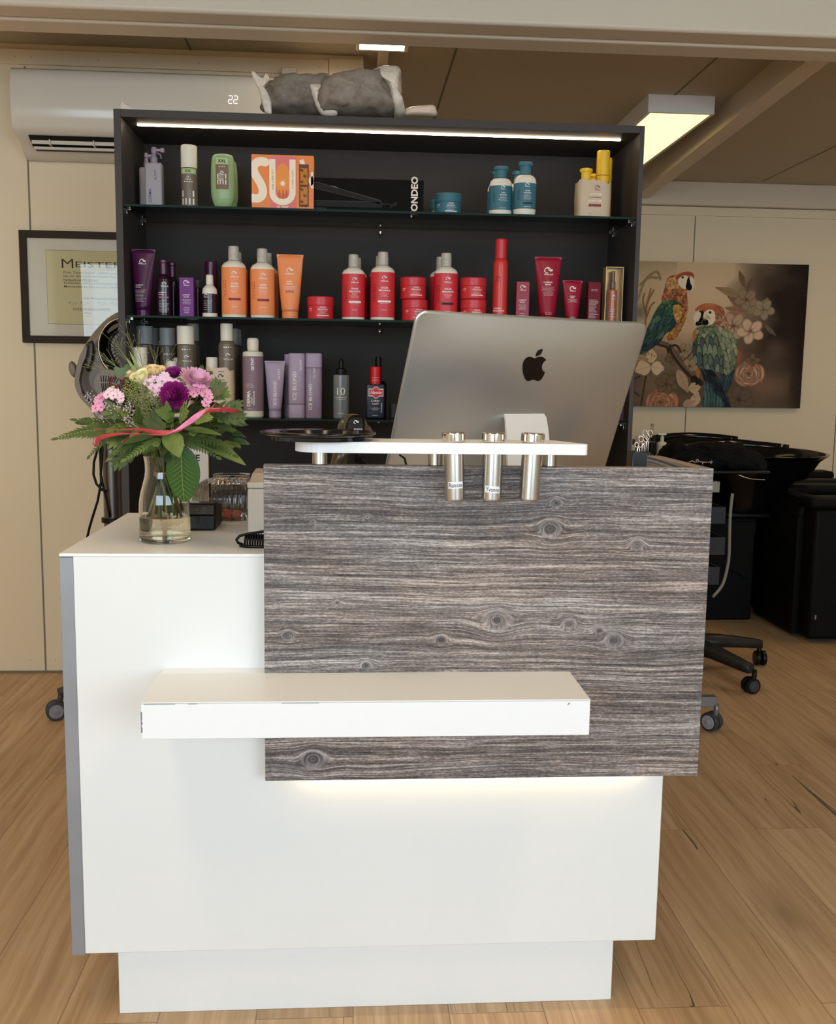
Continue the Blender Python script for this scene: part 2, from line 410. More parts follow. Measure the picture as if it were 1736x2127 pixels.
# steel frame beams: across the room, deep into the room, and along the far wall
g = G(); g.box(XL, XR, 1.425, 1.53, 2.30, CEIL, 0.012, 3); g.box(XL, XR, 1.536, 1.655, 2.296, CEIL, 0.012, 3); struct('trim_3', g, MAT['beam'])
g = G(); g.prism([(1.575, 1.655, 2.35), (1.660, 1.655, 2.35), (1.672, 1.655, CEIL), (1.585, 1.655, CEIL)], (0.15, YF - 1.70, 0), 0.004); g.box(0.031, XR, YF - 0.05, YF, 2.318, CEIL, 0.006, 2); struct('trim_4', g, MAT['beam'])
# joints of the ceiling panels
g = G()
for x in (-1.75, -0.632, 0.38, 1.385): g.box(x - 0.004, x + 0.004, 1.655, YF - .1, CEIL - 0.0015, CEIL)
g.box(2.50, 2.508, 1.655, YF - .1, CEIL - 0.0015, CEIL)
struct('trim_7', g, MAT['wallseam'])
g = G(); g.box(0.085, 0.125, 1.66, YF - 0.1, CEIL - 0.03, CEIL, 0.004); struct('trim_8', g, MAT['beam'])

# ceiling lamps
def ceiling_lamp(x0, x1, y0, y1, m, label, drop=0.075):
    r = thing('ceiling_lamp', label, 'ceiling lamp', ((x0 + x1) / 2, (y0 + y1) / 2, CEIL - drop))
    g = G(); e = 0.014; zb = CEIL - drop
    for a in ((x0, x1, y0, y0 + e), (x0, x1, y1 - e, y1), (x0, x0 + e, y0 + e, y1 - e), (x1 - e, x1, y0 + e, y1 - e)): g.box(a[0], a[1], a[2], a[3], zb, CEIL)
    g.out('lamp_frame', MAT['white'], r)
    G().box(x0 + e, x1 - e, y0 + e, y1 - e, zb + 0.002, zb + 0.012).out('lamp_diffuser', m, r)
    return r
ceiling_lamp(1.27, 1.565, 2.665, 3.865, MAT['lamp'], 'long rectangular white ceiling lamp glowing warm beside the deep beam')
ceiling_lamp(0.0, 0.19, 1.70, 2.075, MAT['lamp2'], 'small brightly glaring ceiling lamp right behind the cross beam', 0.05)
ceiling_lamp(-0.75, -0.45, -1.5, -0.3, MAT['lamp3'], 'warm ceiling lamp above the customer side, left of the counter')
ceiling_lamp(0.65, 0.95, -1.5, -0.3, MAT['lamp3'], 'warm ceiling lamp above the customer side, right of the counter')
ceiling_lamp(-2.3, -2.0, 0.0, 1.2, MAT['lamp3'], 'warm ceiling lamp over the left end of the room')
ceiling_lamp(2.75, 3.05, 2.1, 3.3, MAT['lamp3'], 'warm ceiling lamp over the wash chairs')  # added out of view to brighten the far end of the room

# ================================================================== RECEPTION COUNTER
xl, xr, xs, zb, zt, dep = -0.5232, 0.584, -0.4993, 0.1427, 0.9, 0.5458
CN = thing('reception_counter', 'white reception counter faced with grey weathered wood panel and low bag ledge', 'reception desk', (0.03, 0.28, 0))
G().box(xs, xr, 0.0, dep, zb, zt - 0.006, 0.0012).out('body', MAT['white'], CN)
g = G(); g.box(xl, xs, -0.001, dep, zb - 0.003, zt - 0.007, 0.0008).out('edge_strip', MAT['alu'], CN, 'grey aluminium edge strip down the left corner')
g = G(); g.box(xl, xr, -0.001, dep, zt - 0.006, zt, 0.0015).out('worktop', MAT['white_edge'], CN)
G().box(-0.4467, 0.5103, 0.03, dep - 0.05, 0.0, zb, 0.0015).out('plinth', MAT['white'], CN)
# weathered wood
m = mat('weathered_pine_board', rgb(120, 115, 112), 0.6); t = NT(m)
X, Y, Z = t.sep(t.coord('Object'))
X = t.math('ADD', X, 0.03)          # back to room metres
KN = []
for u, v, r in ((1143, 1098, .020), (1323, 1132, .013), (1032, 1288, .026), (1182, 1296, .013), (1155, 1045, .011), (916, 1329, .012), (650, 1577, .022), (700, 1252, .006), (1275, 1330, .018), (760, 1382, .010), (650, 1083, .004), (763, 1074, .005), (1245, 1310, .008), (598, 1320, .012)):
    p = A(u, v, y=-0.04); KN.append((p.x, p.z, r))
low = t.noise(t.comb(t.math('MULTIPLY', X, 1.0), t.math('MULTIPLY', Z, 3.2), Y), 2.2, 2, 0.5)
gf = t.math('ADD', Z, t.math('MULTIPLY', low, 0.034)); kmask = None; ring = None
for kx, kz, r in KN:
    dx = t.math('MULTIPLY', t.math('SUBTRACT', X, kx), 0.8); dz = t.math('SUBTRACT', Z, kz)
    d = t.math('SQRT', t.math('ADD', t.math('MULTIPLY', dx, dx), t.math('MULTIPLY', dz, dz)))
    q = t.math('DIVIDE', d, r * 1.05); wgt = t.math('EXPONENT', t.math('MULTIPLY', t.math('MULTIPLY', q, q), -1.0))
    gf = t.math('ADD', gf, t.math('MULTIPLY', wgt, t.math('SUBTRACT', t.math('ADD', t.math('MULTIPLY', d, 0.9), kz), gf)))
    q2 = t.math('DIVIDE', d, r * 0.42); w2 = t.math('EXPONENT', t.math('MULTIPLY', t.math('MULTIPLY', q2, q2), -1.0))
    kmask = w2 if kmask is None else t.math('MAXIMUM', kmask, w2)
    q3 = t.math('SUBTRACT', t.math('DIVIDE', d, r * 0.72), 1.0); w3 = t.math('EXPONENT', t.math('MULTIPLY', t.math('MULTIPLY', q3, q3), -30.0))
    ring = w3 if ring is None else t.math('MAXIMUM', ring, w3)
g1 = t.noise(t.comb(t.math('MULTIPLY', X, 2.6), t.math('MULTIPLY', gf, 210.0), Y), 1.0, 2, 0.5, 0.2)
g2 = t.noise(t.comb(t.math('MULTIPLY', X, 16.0), t.math('MULTIPLY', gf, 560.0), Y), 1.0, 3, 0.6)
g3 = t.noise(t.comb(t.math('MULTIPLY', X, 1.2), t.math('MULTIPLY', gf, 26.0), Y), 1.0, 3, 0.55)
speck = t.noise(t.comb(t.math('MULTIPLY', X, 160.0), t.math('MULTIPLY', gf, 420.0), Y), 1.0, 2, 0.6)
s = t.math('ADD', t.math('MULTIPLY', t.math('SUBTRACT', g1, 0.5), 1.0), t.math('MULTIPLY', t.math('SUBTRACT', g2, 0.5), 1.1))
s = t.math('ADD', s, t.math('MULTIPLY', t.math('SUBTRACT', g3, 0.5), 0.35))
s = t.math('ADD', s, t.math('MULTIPLY', t.math('SUBTRACT', speck, 0.5), 0.7))
s = t.math('ADD', s, 0.52)
col = t.ramp(s, [(0.14, rgb(54, 49, 48)), (0.38, rgb(96, 88, 84)), (0.58, rgb(134, 124, 118)), (0.90, rgb(206, 196, 188))])
hue = t.noise(t.comb(t.math('MULTIPLY', X, 2.2), t.math('MULTIPLY', gf, 7.0), Y), 1.7, 2, 0.5)
col = t.mix(t.ramp(hue, [(0.40, (0, 0, 0)), (0.62, (1, 1, 1))]), t.mix(0.6, col, (0.84, 0.88, 0.96, 1), 'MULTIPLY'), t.mix(0.6, col, (1.0, 0.88, 0.82, 1), 'MULTIPLY'))
col = t.mix(t.math('MULTIPLY', ring, 0.22), col, (*rgb(196, 194, 196), 1))
col = t.mix(t.math('MULTIPLY', kmask, 0.72), col, (*rgb(52, 52, 58), 1))
t.l(col, t.b.inputs['Base Color']); t.bump(g1, 0.30, 0.0012)
MAT['wood'] = m
MAT['wood_edge'] = soft(mat('beige_edge_band', rgb(150, 134, 120), 0.5), 6, 0.06)
wl, wr, wb, wt = -0.161, 0.6354, 0.4915, 1.0634
g = G(); g.box(wl, wr, -0.040, -0.012, wb, wt, 0.0008)
for f in g.bm.faces: f.material_index = 1 if abs(f.normal.y) < 0.5 else 0
P = g.out('wood_panel', [m, MAT['wood_edge']], CN, 'horizontal grey weathered wood grain panel', recalc=True)
g = G(); g.box(wr - 0.028, wr, -0.0118, 0.272, wb, wt, 0.0008)
for f in g.bm.faces: f.material_index = 1 if f.normal.z > 0.5 else 0
m2 = m.copy(); m2.name = 'weathered_pine_return'
g.out('side_return', [m, MAT['wood_edge']], CN)
g = G(); g.box(wl, wr - 0.03, -0.0118, -0.0005, zt - 0.1, zt - 0.02); g.box(wl, wr - .03, -0.0118, -0.0005, wb + 0.05, wb + 0.08); g.out('panel_batten', MAT['black'], CN)
g = G(); g.box(wl + 0.06, xr - 0.05, -0.0105, -0.0006, wb + 0.012, wb + 0.02); g.out('light_strip', MAT['led_warm'], CN, 'warm glowing light strip under the wood panel')
# bag ledge
g = G(); g.box(-0.3446, 0.3878, -0.1993, -0.0402, 0.6307, 0.6895, 0.001); L = g.out('bag_ledge', MAT['white_edge'], CN)
G().box(-0.3446, wl - 0.0005, -0.0398, -0.0012, 0.6307, 0.6895).out('ledge_back', MAT['white_edge'], CN)
G().box(-0.3446, 0.3878, -0.1998, -0.0402, 0.6900, 0.6925, 0.0006).out('ledge_top', MAT['white'], CN)
g = G(); rnd = random.Random(3); z = 0.642
while z < 0.676: dz = rnd.uniform(0.003, 0.007); g.box(-0.3450, -0.3446 + rnd.uniform(0.0006, 0.0026), -0.19965, -0.1985, z, z + dz); z += dz
g.box(0.349, 0.3525, -0.1996, -0.1992, 0.6835, 0.6845, R=Matrix.Rotation(-0.9, 3, 'Y')); g.box(0.3505, 0.3535, -0.1996, -0.1992, 0.6845, 0.6862, R=Matrix.Rotation(-0.9, 3, 'Y'))
for x0, x1 in ((-0.34, -0.29), (-0.27, -0.255), (-0.12, -0.06)): g.box(x0, x1, -0.19985, -0.1994, 0.6890, 0.6895)
g.out('chipped_edge', MAT['chip'], L)

# raised shelf with its stand-offs
SH = thing('raised_shelf', 'narrow white shelf on steel stand-offs above the wood panel', 'shelf', (0.13, -0.03, 1.0634))
g = G(); pts = []
def P2(x, y): return (x, y, 1.090)
x0, x1, y0, y1 = -0.105, 0.389, -0.112, 0.000
for i in range(9): a = PI / 2 + PI / 2 * i / 8; pts.append(P2(x0 + 0.05 + 0.05 * math.cos(a), y1 - 0.05 + 0.05 * math.sin(a)))
for i in range(9): a = PI + PI / 2 * i / 8; pts.append(P2(x0 + 0.05 + 0.05 * math.cos(a), y0 + 0.05 + 0.05 * math.sin(a)))
pts += [P2(x1 - .004, y0), P2(x1, y0 + .004), P2(x1, y0 + 0.02), P2(x1 - 0.035, y1)]
g.prism(pts, (0, 0, 0.0185), 0.0008); g.out('board', MAT['white_edge'], SH)
for u in (664, 904, 1140):
    x = A(u, 960, y=-0.026).x
    g = G(); g.lathe([(0.0125, 1.0638), (0.0130, 1.0644), (0.0130, 1.0896)], (x, -0.026, 0), 28); g.out('stand_off', MAT['steel'], SH)

# three steel tip cups hanging in the shelf
cups = [(942, 944, 'Ramize', 'steel tube cup hanging in shelf, leftmost of three, with level white name strip'), (1025, 1020, 'Yvonne', 'steel tube cup hanging in shelf, middle of three, with tilted white name strip'), (1107, 1098, None, 'plain steel tube cup without name strip hanging in shelf')]
for u0, u1, nm, lab in cups:
    yc = -0.0800; top = A(u0, 902, y=yc); bot = A(u1, 1040, y=yc)
    ax = (top - bot).normalized(); side = Vector((1, 0, 0)) - ax * ax.x; side.normalize(); fr = ax.cross(side)
    Rm = Matrix((side, fr, ax)).transposed(); s0 = (1.1088 - top.z) / ax.z; c0 = top + ax * s0; ln = (c0 - bot).length
    r = thing('tip_cup', lab, 'steel cup', bot, 'steel tip cups in the raised shelf')
    g = G(); g.lathe([(0.0145, -ln), (0.0168, -ln + 0.0015), (0.0172, -ln + 0.003), (0.0172, 0.0)], c0, 40, rot=Rm); g.out('tube_body', MAT['steel'], r)
    g = G(); g.lathe([(0.0172, 0.0005), (0.0198, 0.0005), (0.0201, 0.0020), (0.0201, 0.0145), (0.0190, 0.0165), (0.017, 0.0168)], c0, 40, rot=Rm); g.out('collar', MAT['chrome'], r)
    if nm:
        zc = A(u1, 1008 if nm == 'Ramize' else 1017, y=yc - .017); k = (zc.z - c0.z) / ax.z
        base = c0 + ax * k + side * (0.0005 if nm == 'Ramize' else -0.0005)
        tilt = 0.02 if nm == 'Ramize' else -0.06
        fn = lambda x, z, e=0.0006: base + side * ((0.0174 + e) * math.sin(x / 0.0174)) - fr * ((0.0174 + e) * math.cos(x / 0.0174)) * (1 if fr.y > 0 else -1) + ax * z
        g = G(); put_rect(g, lambda x, z: fn(x, z + tilt * x, 0.0004), -0.0135, 0.0135, -0.0058, 0.0058, 10); s_ = g.out('name_strip', plain('label_white', 240, 240, 240), r, recalc=False)
        g = G(); put_text(g, nm, lambda x, z: fn(x, z + tilt * x, 0.0008), 0, 0, h=0.0072, wd=0.0235, bold=0.004); g.out('lettering', MAT['print_k'], s_, recalc=False)

# black tray
c = Vector((-0.066, -0.060, 1.1088)); g = G()
g.lathe([(0.062, 0.0), (0.080, 0.0), (0.080, 0.006), (0.092, 0.0085), (0.0985, 0.0105), (0.0985, 0.0135), (0.096, 0.0145), (0.066, 0.0135), (0.062, 0.004), (0.001, 0.0035)], c, 64, cap1=True)
tag(g.out('round_tray', MAT['black_gloss']), 'round glossy black tray with wide rim on the raised shelf', 'tray')

# ================================================================== DISPLAY CABINET
YS = 1.2; SL, SR = -0.6816, 0.8401; ST = 1.9583; YK = 1.545
CB = thing('display_cabinet', 'tall anthracite display cabinet with glass shelves full of hair products', 'display cabinet', ((SL + SR) / 2, 1.37, 0))
T = 0.0165
G().box(SL, SL + T + .003, YS, YK, 0, ST, 0.0006).out('side_panel', MAT['anthracite'], CB)
G().box(SR - T + .003, SR, YS, YK, 0, ST, 0.0006).out('side_panel', MAT['anthracite'], CB)
G().box(SL + T + .0032, SR - T + .0028, YS, YK, ST - 0.021, ST, 0.0006).out('top_panel', MAT['anthracite'], CB)
G().box(SL + T + .0032, SR - T + .0028, YS + 0.01, YK, 0.0, 0.08, 0.0006).out('base_panel', MAT['anthracite'], CB)
bp = G().box(SL + T + .0032, SR - T + .0028, YK - 0.018, YK - 0.001, 0.08, ST - 0.0212).out('back_panel', MAT['anthracite_in'], CB)
G().box(-0.632, 0.790, 1.278, 1.285, ST - 0.0245, ST - 0.0212).out('light_strip', MAT['led'], CB, 'white glowing light strip under the top')
ZS = [1.7000, 1.3885, 1.0955]      # tops of the three glass shelves
YG0, YG1 = 1.203, 1.490
for k, z in enumerate(ZS):
    g = G(); g.box(SL + T + .006, SR - T - .001, YG0 + 0.0012, YG1, z - 0.0062, z, 0)
    s_ = g.out('glass_shelf', MAT['shelf_glass'], CB)
    g = G(); g.box(SL + T + .006, SR - T - .001, YG0, YG0 + 0.0010, z - 0.0062, z); g.out('shelf_edge', MAT['glass_edge'], s_, 'dark green front edge')
    if k == 0: pass
    for x, sg in ((SL + T + .0035, 1), (SR - T + .0025, -1)):
        for y in (YS + 0.045, YG1 - 0.03):
            g = G(); g.box(min(x, x + sg * 0.014), max(x, x + sg * 0.014), y - 0.006, y + 0.006, z - 0.011, z - 0.0065, 0.001); g.box(min(x, x + sg * 0.004), max(x, x + sg * 0.004), y - 0.006, y + 0.006, z - 0.022, z - 0.011, 0.001)
            g.out('shelf_support', MAT['chrome'], CB)
    xm = A(790, 475, y=YK - .02).x
    g = G(); g.ball((xm, YK - 0.026, z - 0.018), 0.007, 2, (0.9, 1, 1.3)); g.out('shelf_support', MAT['chrome'], CB)
g = G(); 
for z in (1.30, 1.18, 1.62, 1.56, 0.98, 1.00):
    g.box(0.070, 0.075, YK - 0.0186, YK - 0.018, z - 0.0025, z + 0.0025); 
g.out('peg_hole', MAT['black'], CB, kind='stuff')

# ================================================================== PRODUCTS
def place(row, u0, u1, top, Y):
    """centre x, width and height of a product standing on a shelf, read where it stands"""
    zs = ZS[row] + 0.0003; p0 = A(u0, top, y=Y); p1 = A(u1, top, y=Y)
    return Vector(((p0.x + p1.x) / 2, Y, zs)), p1.x - p0.x, (p0.z + p1.z) / 2 - zs
def ell(c, rx, ry):
    def f(x, z, e=0.0005):
        k = max(0.0, 1 - min(1.0, abs(x / rx)) ** 2)
        return Vector((c.x + x, c.y - ry * math.sqrt(k) - e, c.z + z))
    return f
def flat(c, y0):
    return lambda x, z, e=0.0005: Vector((c.x + x, y0 - e, c.z + z))
def shampoo(row, u0, u1, top, Y, label, group, cols, txt=None, seed=0):
    """round shouldered bottle: neutral body, printed band, ribbed flip cap"""
    c, w, h = place(row, u0, u1, top, Y); r = w / 2; sy = 0.74
    t_ = thing('shampoo_bottle', label, 'bottle', c, group)
    body, band, cap = cols
    g = G(); hb = 0.775 * h
    g.lathe([(r * .90, 0), (r * .97, .004), (r * .985, .01), (r * .985, hb - .018), (r * .95, hb - .009), (r * .80, hb - .002), (r * .52, hb + .004), (r * .44, hb + .006)], c, 36, sy)
    b = g.out('body', body, t_)
    g = G(); g.lathe([(r * .998, .048 * h), (r * 1.0, .05 * h), (r * 1.0, .70 * h), (r * .998, .702 * h)], c, 36, sy, False, False); ban = g.out('printed_band', band, b)
    g = G(); rc = r * .43; g.lathe([(rc, hb + .0062), (rc, hb + .04 * h)] + [q for i in range(3) for q in ((rc, hb + (.05 + i * .035) * h), (rc * 1.03, hb + (.055 + i * .035) * h), (rc * 1.03, hb + (.07 + i * .035) * h), (rc, hb + (.075 + i * .035) * h))] + [(rc * .98, h - .002), (rc * .9, h)], c, 28, 1.0)
    g.out('cap', cap, t_)
    if txt: txt(ban, ell(c, r, r * sy), w, h, seed)
    return t_
def can(row, u0, u1, top, Y, label, group, cols, frac=.30, capw=1.0, shoulder=True, txt=None, cat='spray can', name='spray_can', sl=None, seed=0):
    c, w, h = place(row, u0, u1, top, Y); r = w / 2
    t_ = thing(name, label, cat, c, group); hb = h * (1 - frac)
    pr = [(r * .94, 0), (r, .003), (r, hb - (.02 if shoulder else .002))]
    pr += [(r * .97, hb - .010), (r * .84, hb - .003), (r * .76, hb)] if shoulder else [(r * .99, hb - .001)]
    b = G().lathe(pr, c, 36).out('body', cols[0], t_)
    rc = r * capw
    G().lathe([(rc, hb + .0003), (rc, h - .003), (rc * .95, h - .0005), (rc * .6, h)], c, 36).out('cap', cols[1], t_)
    if txt: txt(b, ell(c, r, r), w, h, seed)
    return t_, c, w, h
def jar(c, w, h, label, group, m, mlid, seed=0, off=0.0, pr='print_w'):
    r = w / 2; t_ = thing('hair_mask_jar', label, 'jar', c, group)
    b = G().lathe([(r * .93, 0), (r * .97, .003), (r * .97, .60 * h)], c, 40).out('body', m, t_)
    G().lathe([(r * .99, .603 * h), (r, .62 * h), (r, .95 * h), (r * .97, .99 * h), (r * .9, h)], c, 40).out('lid', mlid, t_)
    f = ell(c, r * .975, r * .975); g = G(); x0 = off * w
    g2 = G()
    put_text(g, 'COLOR' if pr == 'print_w' and m is not MAT.get('teal') else 'SCALP', f, x0 + .10 * w, .52 * h, h=.06 * h, bold=.02)
    put_text(g, 'BRILLIANCE' if m is not MAT.get('teal') else 'BALANCE', f, x0 + .10 * w, .43 * h, h=.06 * h, bold=.02)
    put_lines(g, f, x0 + .10 * w, .35 * h, .40 * w, 3, .055 * h, .0007, seed); put_rect(g, f, x0 - .12 * w, x0 + .32 * w, .15 * h, .19 * h, 4)
    put_mark(g, f, x0 - .36 * w, .44 * h, .10 * w); put_lines(g, f, x0 - .36 * w, .36 * h, .12 * w, 1, .01, .0008, seed + 1)
    g.out('lettering', MAT[pr], b, recalc=False)
    return t_
def squeeze(row, u0, u1, top, Y, label, group, m, mcap, wb, capf=.13, txt=None, lean=0.0, seed=0, sheen=True):
    """cosmetic tube standing on its cap, flat sealed end upward"""
    c, w, h = place(row, u0, u1, top, Y); rt = w / 2; rb = w * wb / 2; hc = capf * h
    t_ = thing('squeeze_tube', label, 'tube', c, group); n = 36
    def dims(z):
        k = (z - hc) / (h - hc); return rb + (rt - rb) * k ** .85, rb * (1 - k) ** .75 + .0008
    def ctr(z): return lean * z
    rings = []
    for i in range(15):
        z = hc + (h - hc) * (i / 14); a, b = dims(z)
        rings.append([c + Vector((ctr(z) + a * math.cos(2 * PI * k / n), b * math.sin(2 * PI * k / n), z)) for k in range(n)])
    g = G(); g.loft(rings); a, b = dims(h); g.box(c.x + ctr(h) - a, c.x + ctr(h) + a, c.y - .0010, c.y + .0010, c.z + h - .007, c.z + h + .0004)
    bd = g.out('tube_body', m, t_)
    G().lathe([(rb * .93, 0), (rb * .97, .002), (rb * .985, hc - .001), (rb * .95, hc)], c, 36).out('cap', mcap, t_)
    def f(x, z, e=0.0006):
        zz = max(hc, min(h, z)); a, b = dims(zz); k = max(0.0, 1 - min(1.0, abs(x / a)) ** 2); return Vector((c.x + ctr(z) + x, c.y - b * math.sqrt(k) - e, c.z + z))
    if txt: txt(bd, f, w, h, seed)
    return t_
def carton(row, u0, u1, top, Y, D, label, group, m, txt=None, name='product_box', cat='box', rz=0.0, seed=0):
    c, w, h = place(row, u0, u1, top, Y)
    t_ = thing(name, label, cat, c, group)
    g = G(); g.box(c.x - w / 2, c.x + w / 2, c.y, c.y + D, c.z, c.z + h, 0.0006); b = g.out('carton', m, t_)
    if txt: txt(b, flat(c, c.y), w, h, seed)
    return t_, b, c, w, h

# ---- printing layouts
def L_invigo(l1, l2, foot, side='print_k'):
    def fn(par, f, w, h, seed):
        g = G(); put_mark(g, f, .06 * w, .62 * h, .20 * w); put_text(g, 'WELLA', f, .06 * w, .57 * h, h=.022 * h, bold=.02, sx=1.2)
        put_text(g, l1, f, .06 * w, .475 * h, h=.024 * h, bold=.03); put_text(g, l2, f, .06 * w, .435 * h, h=.024 * h, bold=.03)
        put_lines(g, f, .06 * w, .40 * h, .36 * w, 4, .018 * h, .0007, seed)
        put_lines(g, f, .06 * w, .15 * h, .34 * w, 1, .02, .0014, seed)
        if foot == 'pale': put_rect(g, f, -.20 * w, .32 * w, .262 * h, .29 * h, 5); put_lines(g, f, .06 * w, .245 * h, .5 * w, 1, .02, .0008, seed)
        g.out('lettering', MAT['print_w'], par, recalc=False)
        if foot != 'pale':
            g = G(); put_rect(g, f, -.18 * w, .30 * w, .245 * h, .278 * h, 5); g.out('printed_bar', foot, par, recalc=False)
        g = G(); put_text(g, 'INVIGO', f, -.345 * w, .40 * h, h=.062 * h * .8, rot=PI / 2, bold=.0, sx=1.1); g.out('lettering', side, par, recalc=False)
    return fn
def L_small(l1=None, l2=None, mw=.22, side=None, lines=5, ink='print_w', z=.60, bar=None, foot=2):
    def fn(par, f, w, h, seed):
        g = G(); put_mark(g, f, 0, (z + .055) * h, mw * w * 1.2); put_text(g, 'WELLA', f, 0, z * h, h=.026 * h, bold=.02, sx=1.25)
        zz = z - .12
        if l1: put_text(g, l1, f, -.02 * w, zz * h, h=.022 * h, bold=.03); zz -= .035
        if l2: put_text(g, l2, f, -.02 * w, zz * h, h=.022 * h, bold=.03); zz -= .04
        put_lines(g, f, 0, zz * h, .5 * w, lines, .020 * h, .0007, seed)
        put_lines(g, f, 0, .16 * h, .42 * w, foot, .022 * h, .0007, seed + 3)
        g.out('lettering', MAT[ink], par, recalc=False)
        if bar: g = G(); put_rect(g, f, -.16 * w, .16 * w, (zz - .09) * h, (zz - .065) * h, 2); g.out('printed_bar', bar, par, recalc=False)
    return fn
def L_eimi(xxl, zt_, zb_, h_, dots=True):
    def fn(par, f, w, h, seed):
        g = G(); put_mark(g, f, 0, zt_ * h + .05 * h, .16 * w); put_text(g, 'WELLA', f, 0, zt_ * h + .018 * h, h=.018 * h, bold=.01, sx=1.2)
        # tall stacked logotype
        k = h_ * h
        for x, z, a, b in ((-.30, .55, .07, .42), (-.16, .55, .07, .0), (0, 0, 0, 0)): pass
        bx = lambda x0, x1, z0, z1: put_rect(g, f, x0 * k * .5, x1 * k * .5, zb_ * h + z0 * k, zb_ * h + z1 * k, 1)
        bx(-.9, -.72, .55, 1.0); bx(-.9, .30, .93, 1.0); bx(-.9, .30, .75, .81); bx(-.9, .30, .55, .61); bx(.62, .82, .55, 1.0)
        bx(-.9, -.72, 0, .45); bx(-.9, .30, .39, .45); bx(-.42, -.26, 0, .45); bx(.12, .30, 0, .45); bx(.62, .82, 0, .45)
        if dots:
            for i in range(4): bx(-.6 + i * .35, -.6 + i * .35 + .2, 1.0 + (xxl[0]), 1.0 + xxl[0] + .07)
        g.out('lettering', MAT['print_w'], par, recalc=False)
    return fn

cream = plain('cream_bottle', 226, 216, 200, .4); frost = mat('frosted_cap', rgb(214, 206, 192), 0.3, trans=0.35); MAT['frost'] = frost
orange = plain('orange_label', 238, 140, 84, .45); red = plain('red_label', 205, 40, 50, .42); redlid = plain('red_lid', 200, 44, 54, .35)
teal = MAT['teal'] = mat('teal_label', rgb(52, 104, 118), .5); taupe = plain('taupe_metal', 112, 98, 84, .35); taupe_d = plain('dark_taupe_metal', 88, 76, 66, .35)
capw = plain('warm_white_cap', 222, 214, 196, .4); grey_cap = plain('grey_cap', 140, 138, 136, .45); plum = plain('plum_plastic', 70, 18, 58, .3, spec=.35)
plum_d = plain('dark_plum_bottle', 40, 16, 34, .15); lilac = plain('lilac_plastic', 166, 146, 170, .4); mauve = plain('mauve_label', 134, 110, 122, .5)
crims = plain('crimson_gloss', 150, 18, 46, .3, spec=.3); kraft = plain('beige_sleeve', 196, 170, 140, .35); yel = plain('yellow_plastic', 232, 182, 40, .35)
rust = plain('brown_red_bar', 130, 40, 30, .5)
F_, B_ = 1.275, 1.385    # front row and back row depths

# ---- top shelf
def spray_bottle(u0, u1, ub, Y, top, label, txt):
    c, w, h = place(0, u0, u1, ub, Y); r = w / 2; z2 = A((u0 + u1) / 2, top, y=Y).z - c.z
    t_ = thing('spray_bottle', label, 'spray bottle', c, 'frosted spray bottles on the top shelf')
    m = MAT.get('frostbody') or mat('frosted_violet_body', rgb(166, 158, 162), .35, trans=0.25); MAT['frostbody'] = m
    g = G(); g.box(c.x - r, c.x + r, c.y - r * .72, c.y + r * .72, c.z, c.z + h, 0.005, 3); b = g.out('body', m, t_)
    vio = plain('violet_grey_pump', 138, 124, 138, .35)
    g = G(); g.lathe([(r * .42, h + .0005), (r * .42, h + .016), (r * .30, h + .018), (r * .26, h + .028)], c, 24); g.out('collar', vio, t_)
    g = G(); g.lathe([(r * .30, h + .0285), (r * .34, z2 - .012), (r * .28, z2 - .002), (.001, z2)], c, 24)
    g.box(c.x + r * .2, c.x + r * .80, c.y - .0035, c.y + .0035, c.z + z2 - .013, c.z + z2 - .006, .001); g.box(c.x + r * .78, c.x + r * 1.18, c.y - .006, c.y + .006, c.z + z2 - .016, c.z + z2 - .004, .001)
    g.tube([c + Vector((r * .3, 0, h + .03)), c + Vector((r * .75, -.002, h + .026)), c + Vector((r * .85, -.002, h + .014))], .0022, 8)
    g.out('pump_head', vio, t_)
    if txt:
        f = flat(c, c.y - r * .72); g = G(); put_text(g, 'DERMA', f, -.22 * w, .27 * h, h=.036, rot=PI / 2) if 0 else put_text(g, 'DERMA', f, -.20 * w, .27 * h, wd=None, h=.0085, rot=PI / 2, bold=.01)
        put_text(g, 'GLYNT', f, .12 * w, .72 * h, h=.0065, rot=PI / 2, bold=.015)
        g.out('lettering', plain('violet_print', 84, 70, 110, .5), b, recalc=False)
    return t_
spray_bottle(302, 338, 340, F_, 305, 'frosted spray bottle with violet pump in front at far left of top shelf', True)
spray_bottle(290, 318, 349, B_, 317, 'frosted spray bottle half hidden behind the front one at far left', False)
def t_xxlcan(par, f, w, h, seed):
    g = G(); put_rect(g, f, -.5 * w, .5 * w, .545 * h, .625 * h, 16); g.out('green_band', plain('pale_green_band', 176, 196, 138, .5), par, recalc=False)
    g = G(); put_text(g, 'XXL', lambda x, z: f(x, z, .0009), 0, .585 * h, h=.042 * h, bold=.03); g.out('lettering', MAT['print_k'], par, recalc=False)
    L_eimi((.60,), .44, .06, .22)(par, f, w, h, seed)
can(0, 375, 409, 303, F_, 'tall brown-grey spray can with cream cap and green XXL band', None, (taupe, capw), .36, .99, False, t_xxlcan)
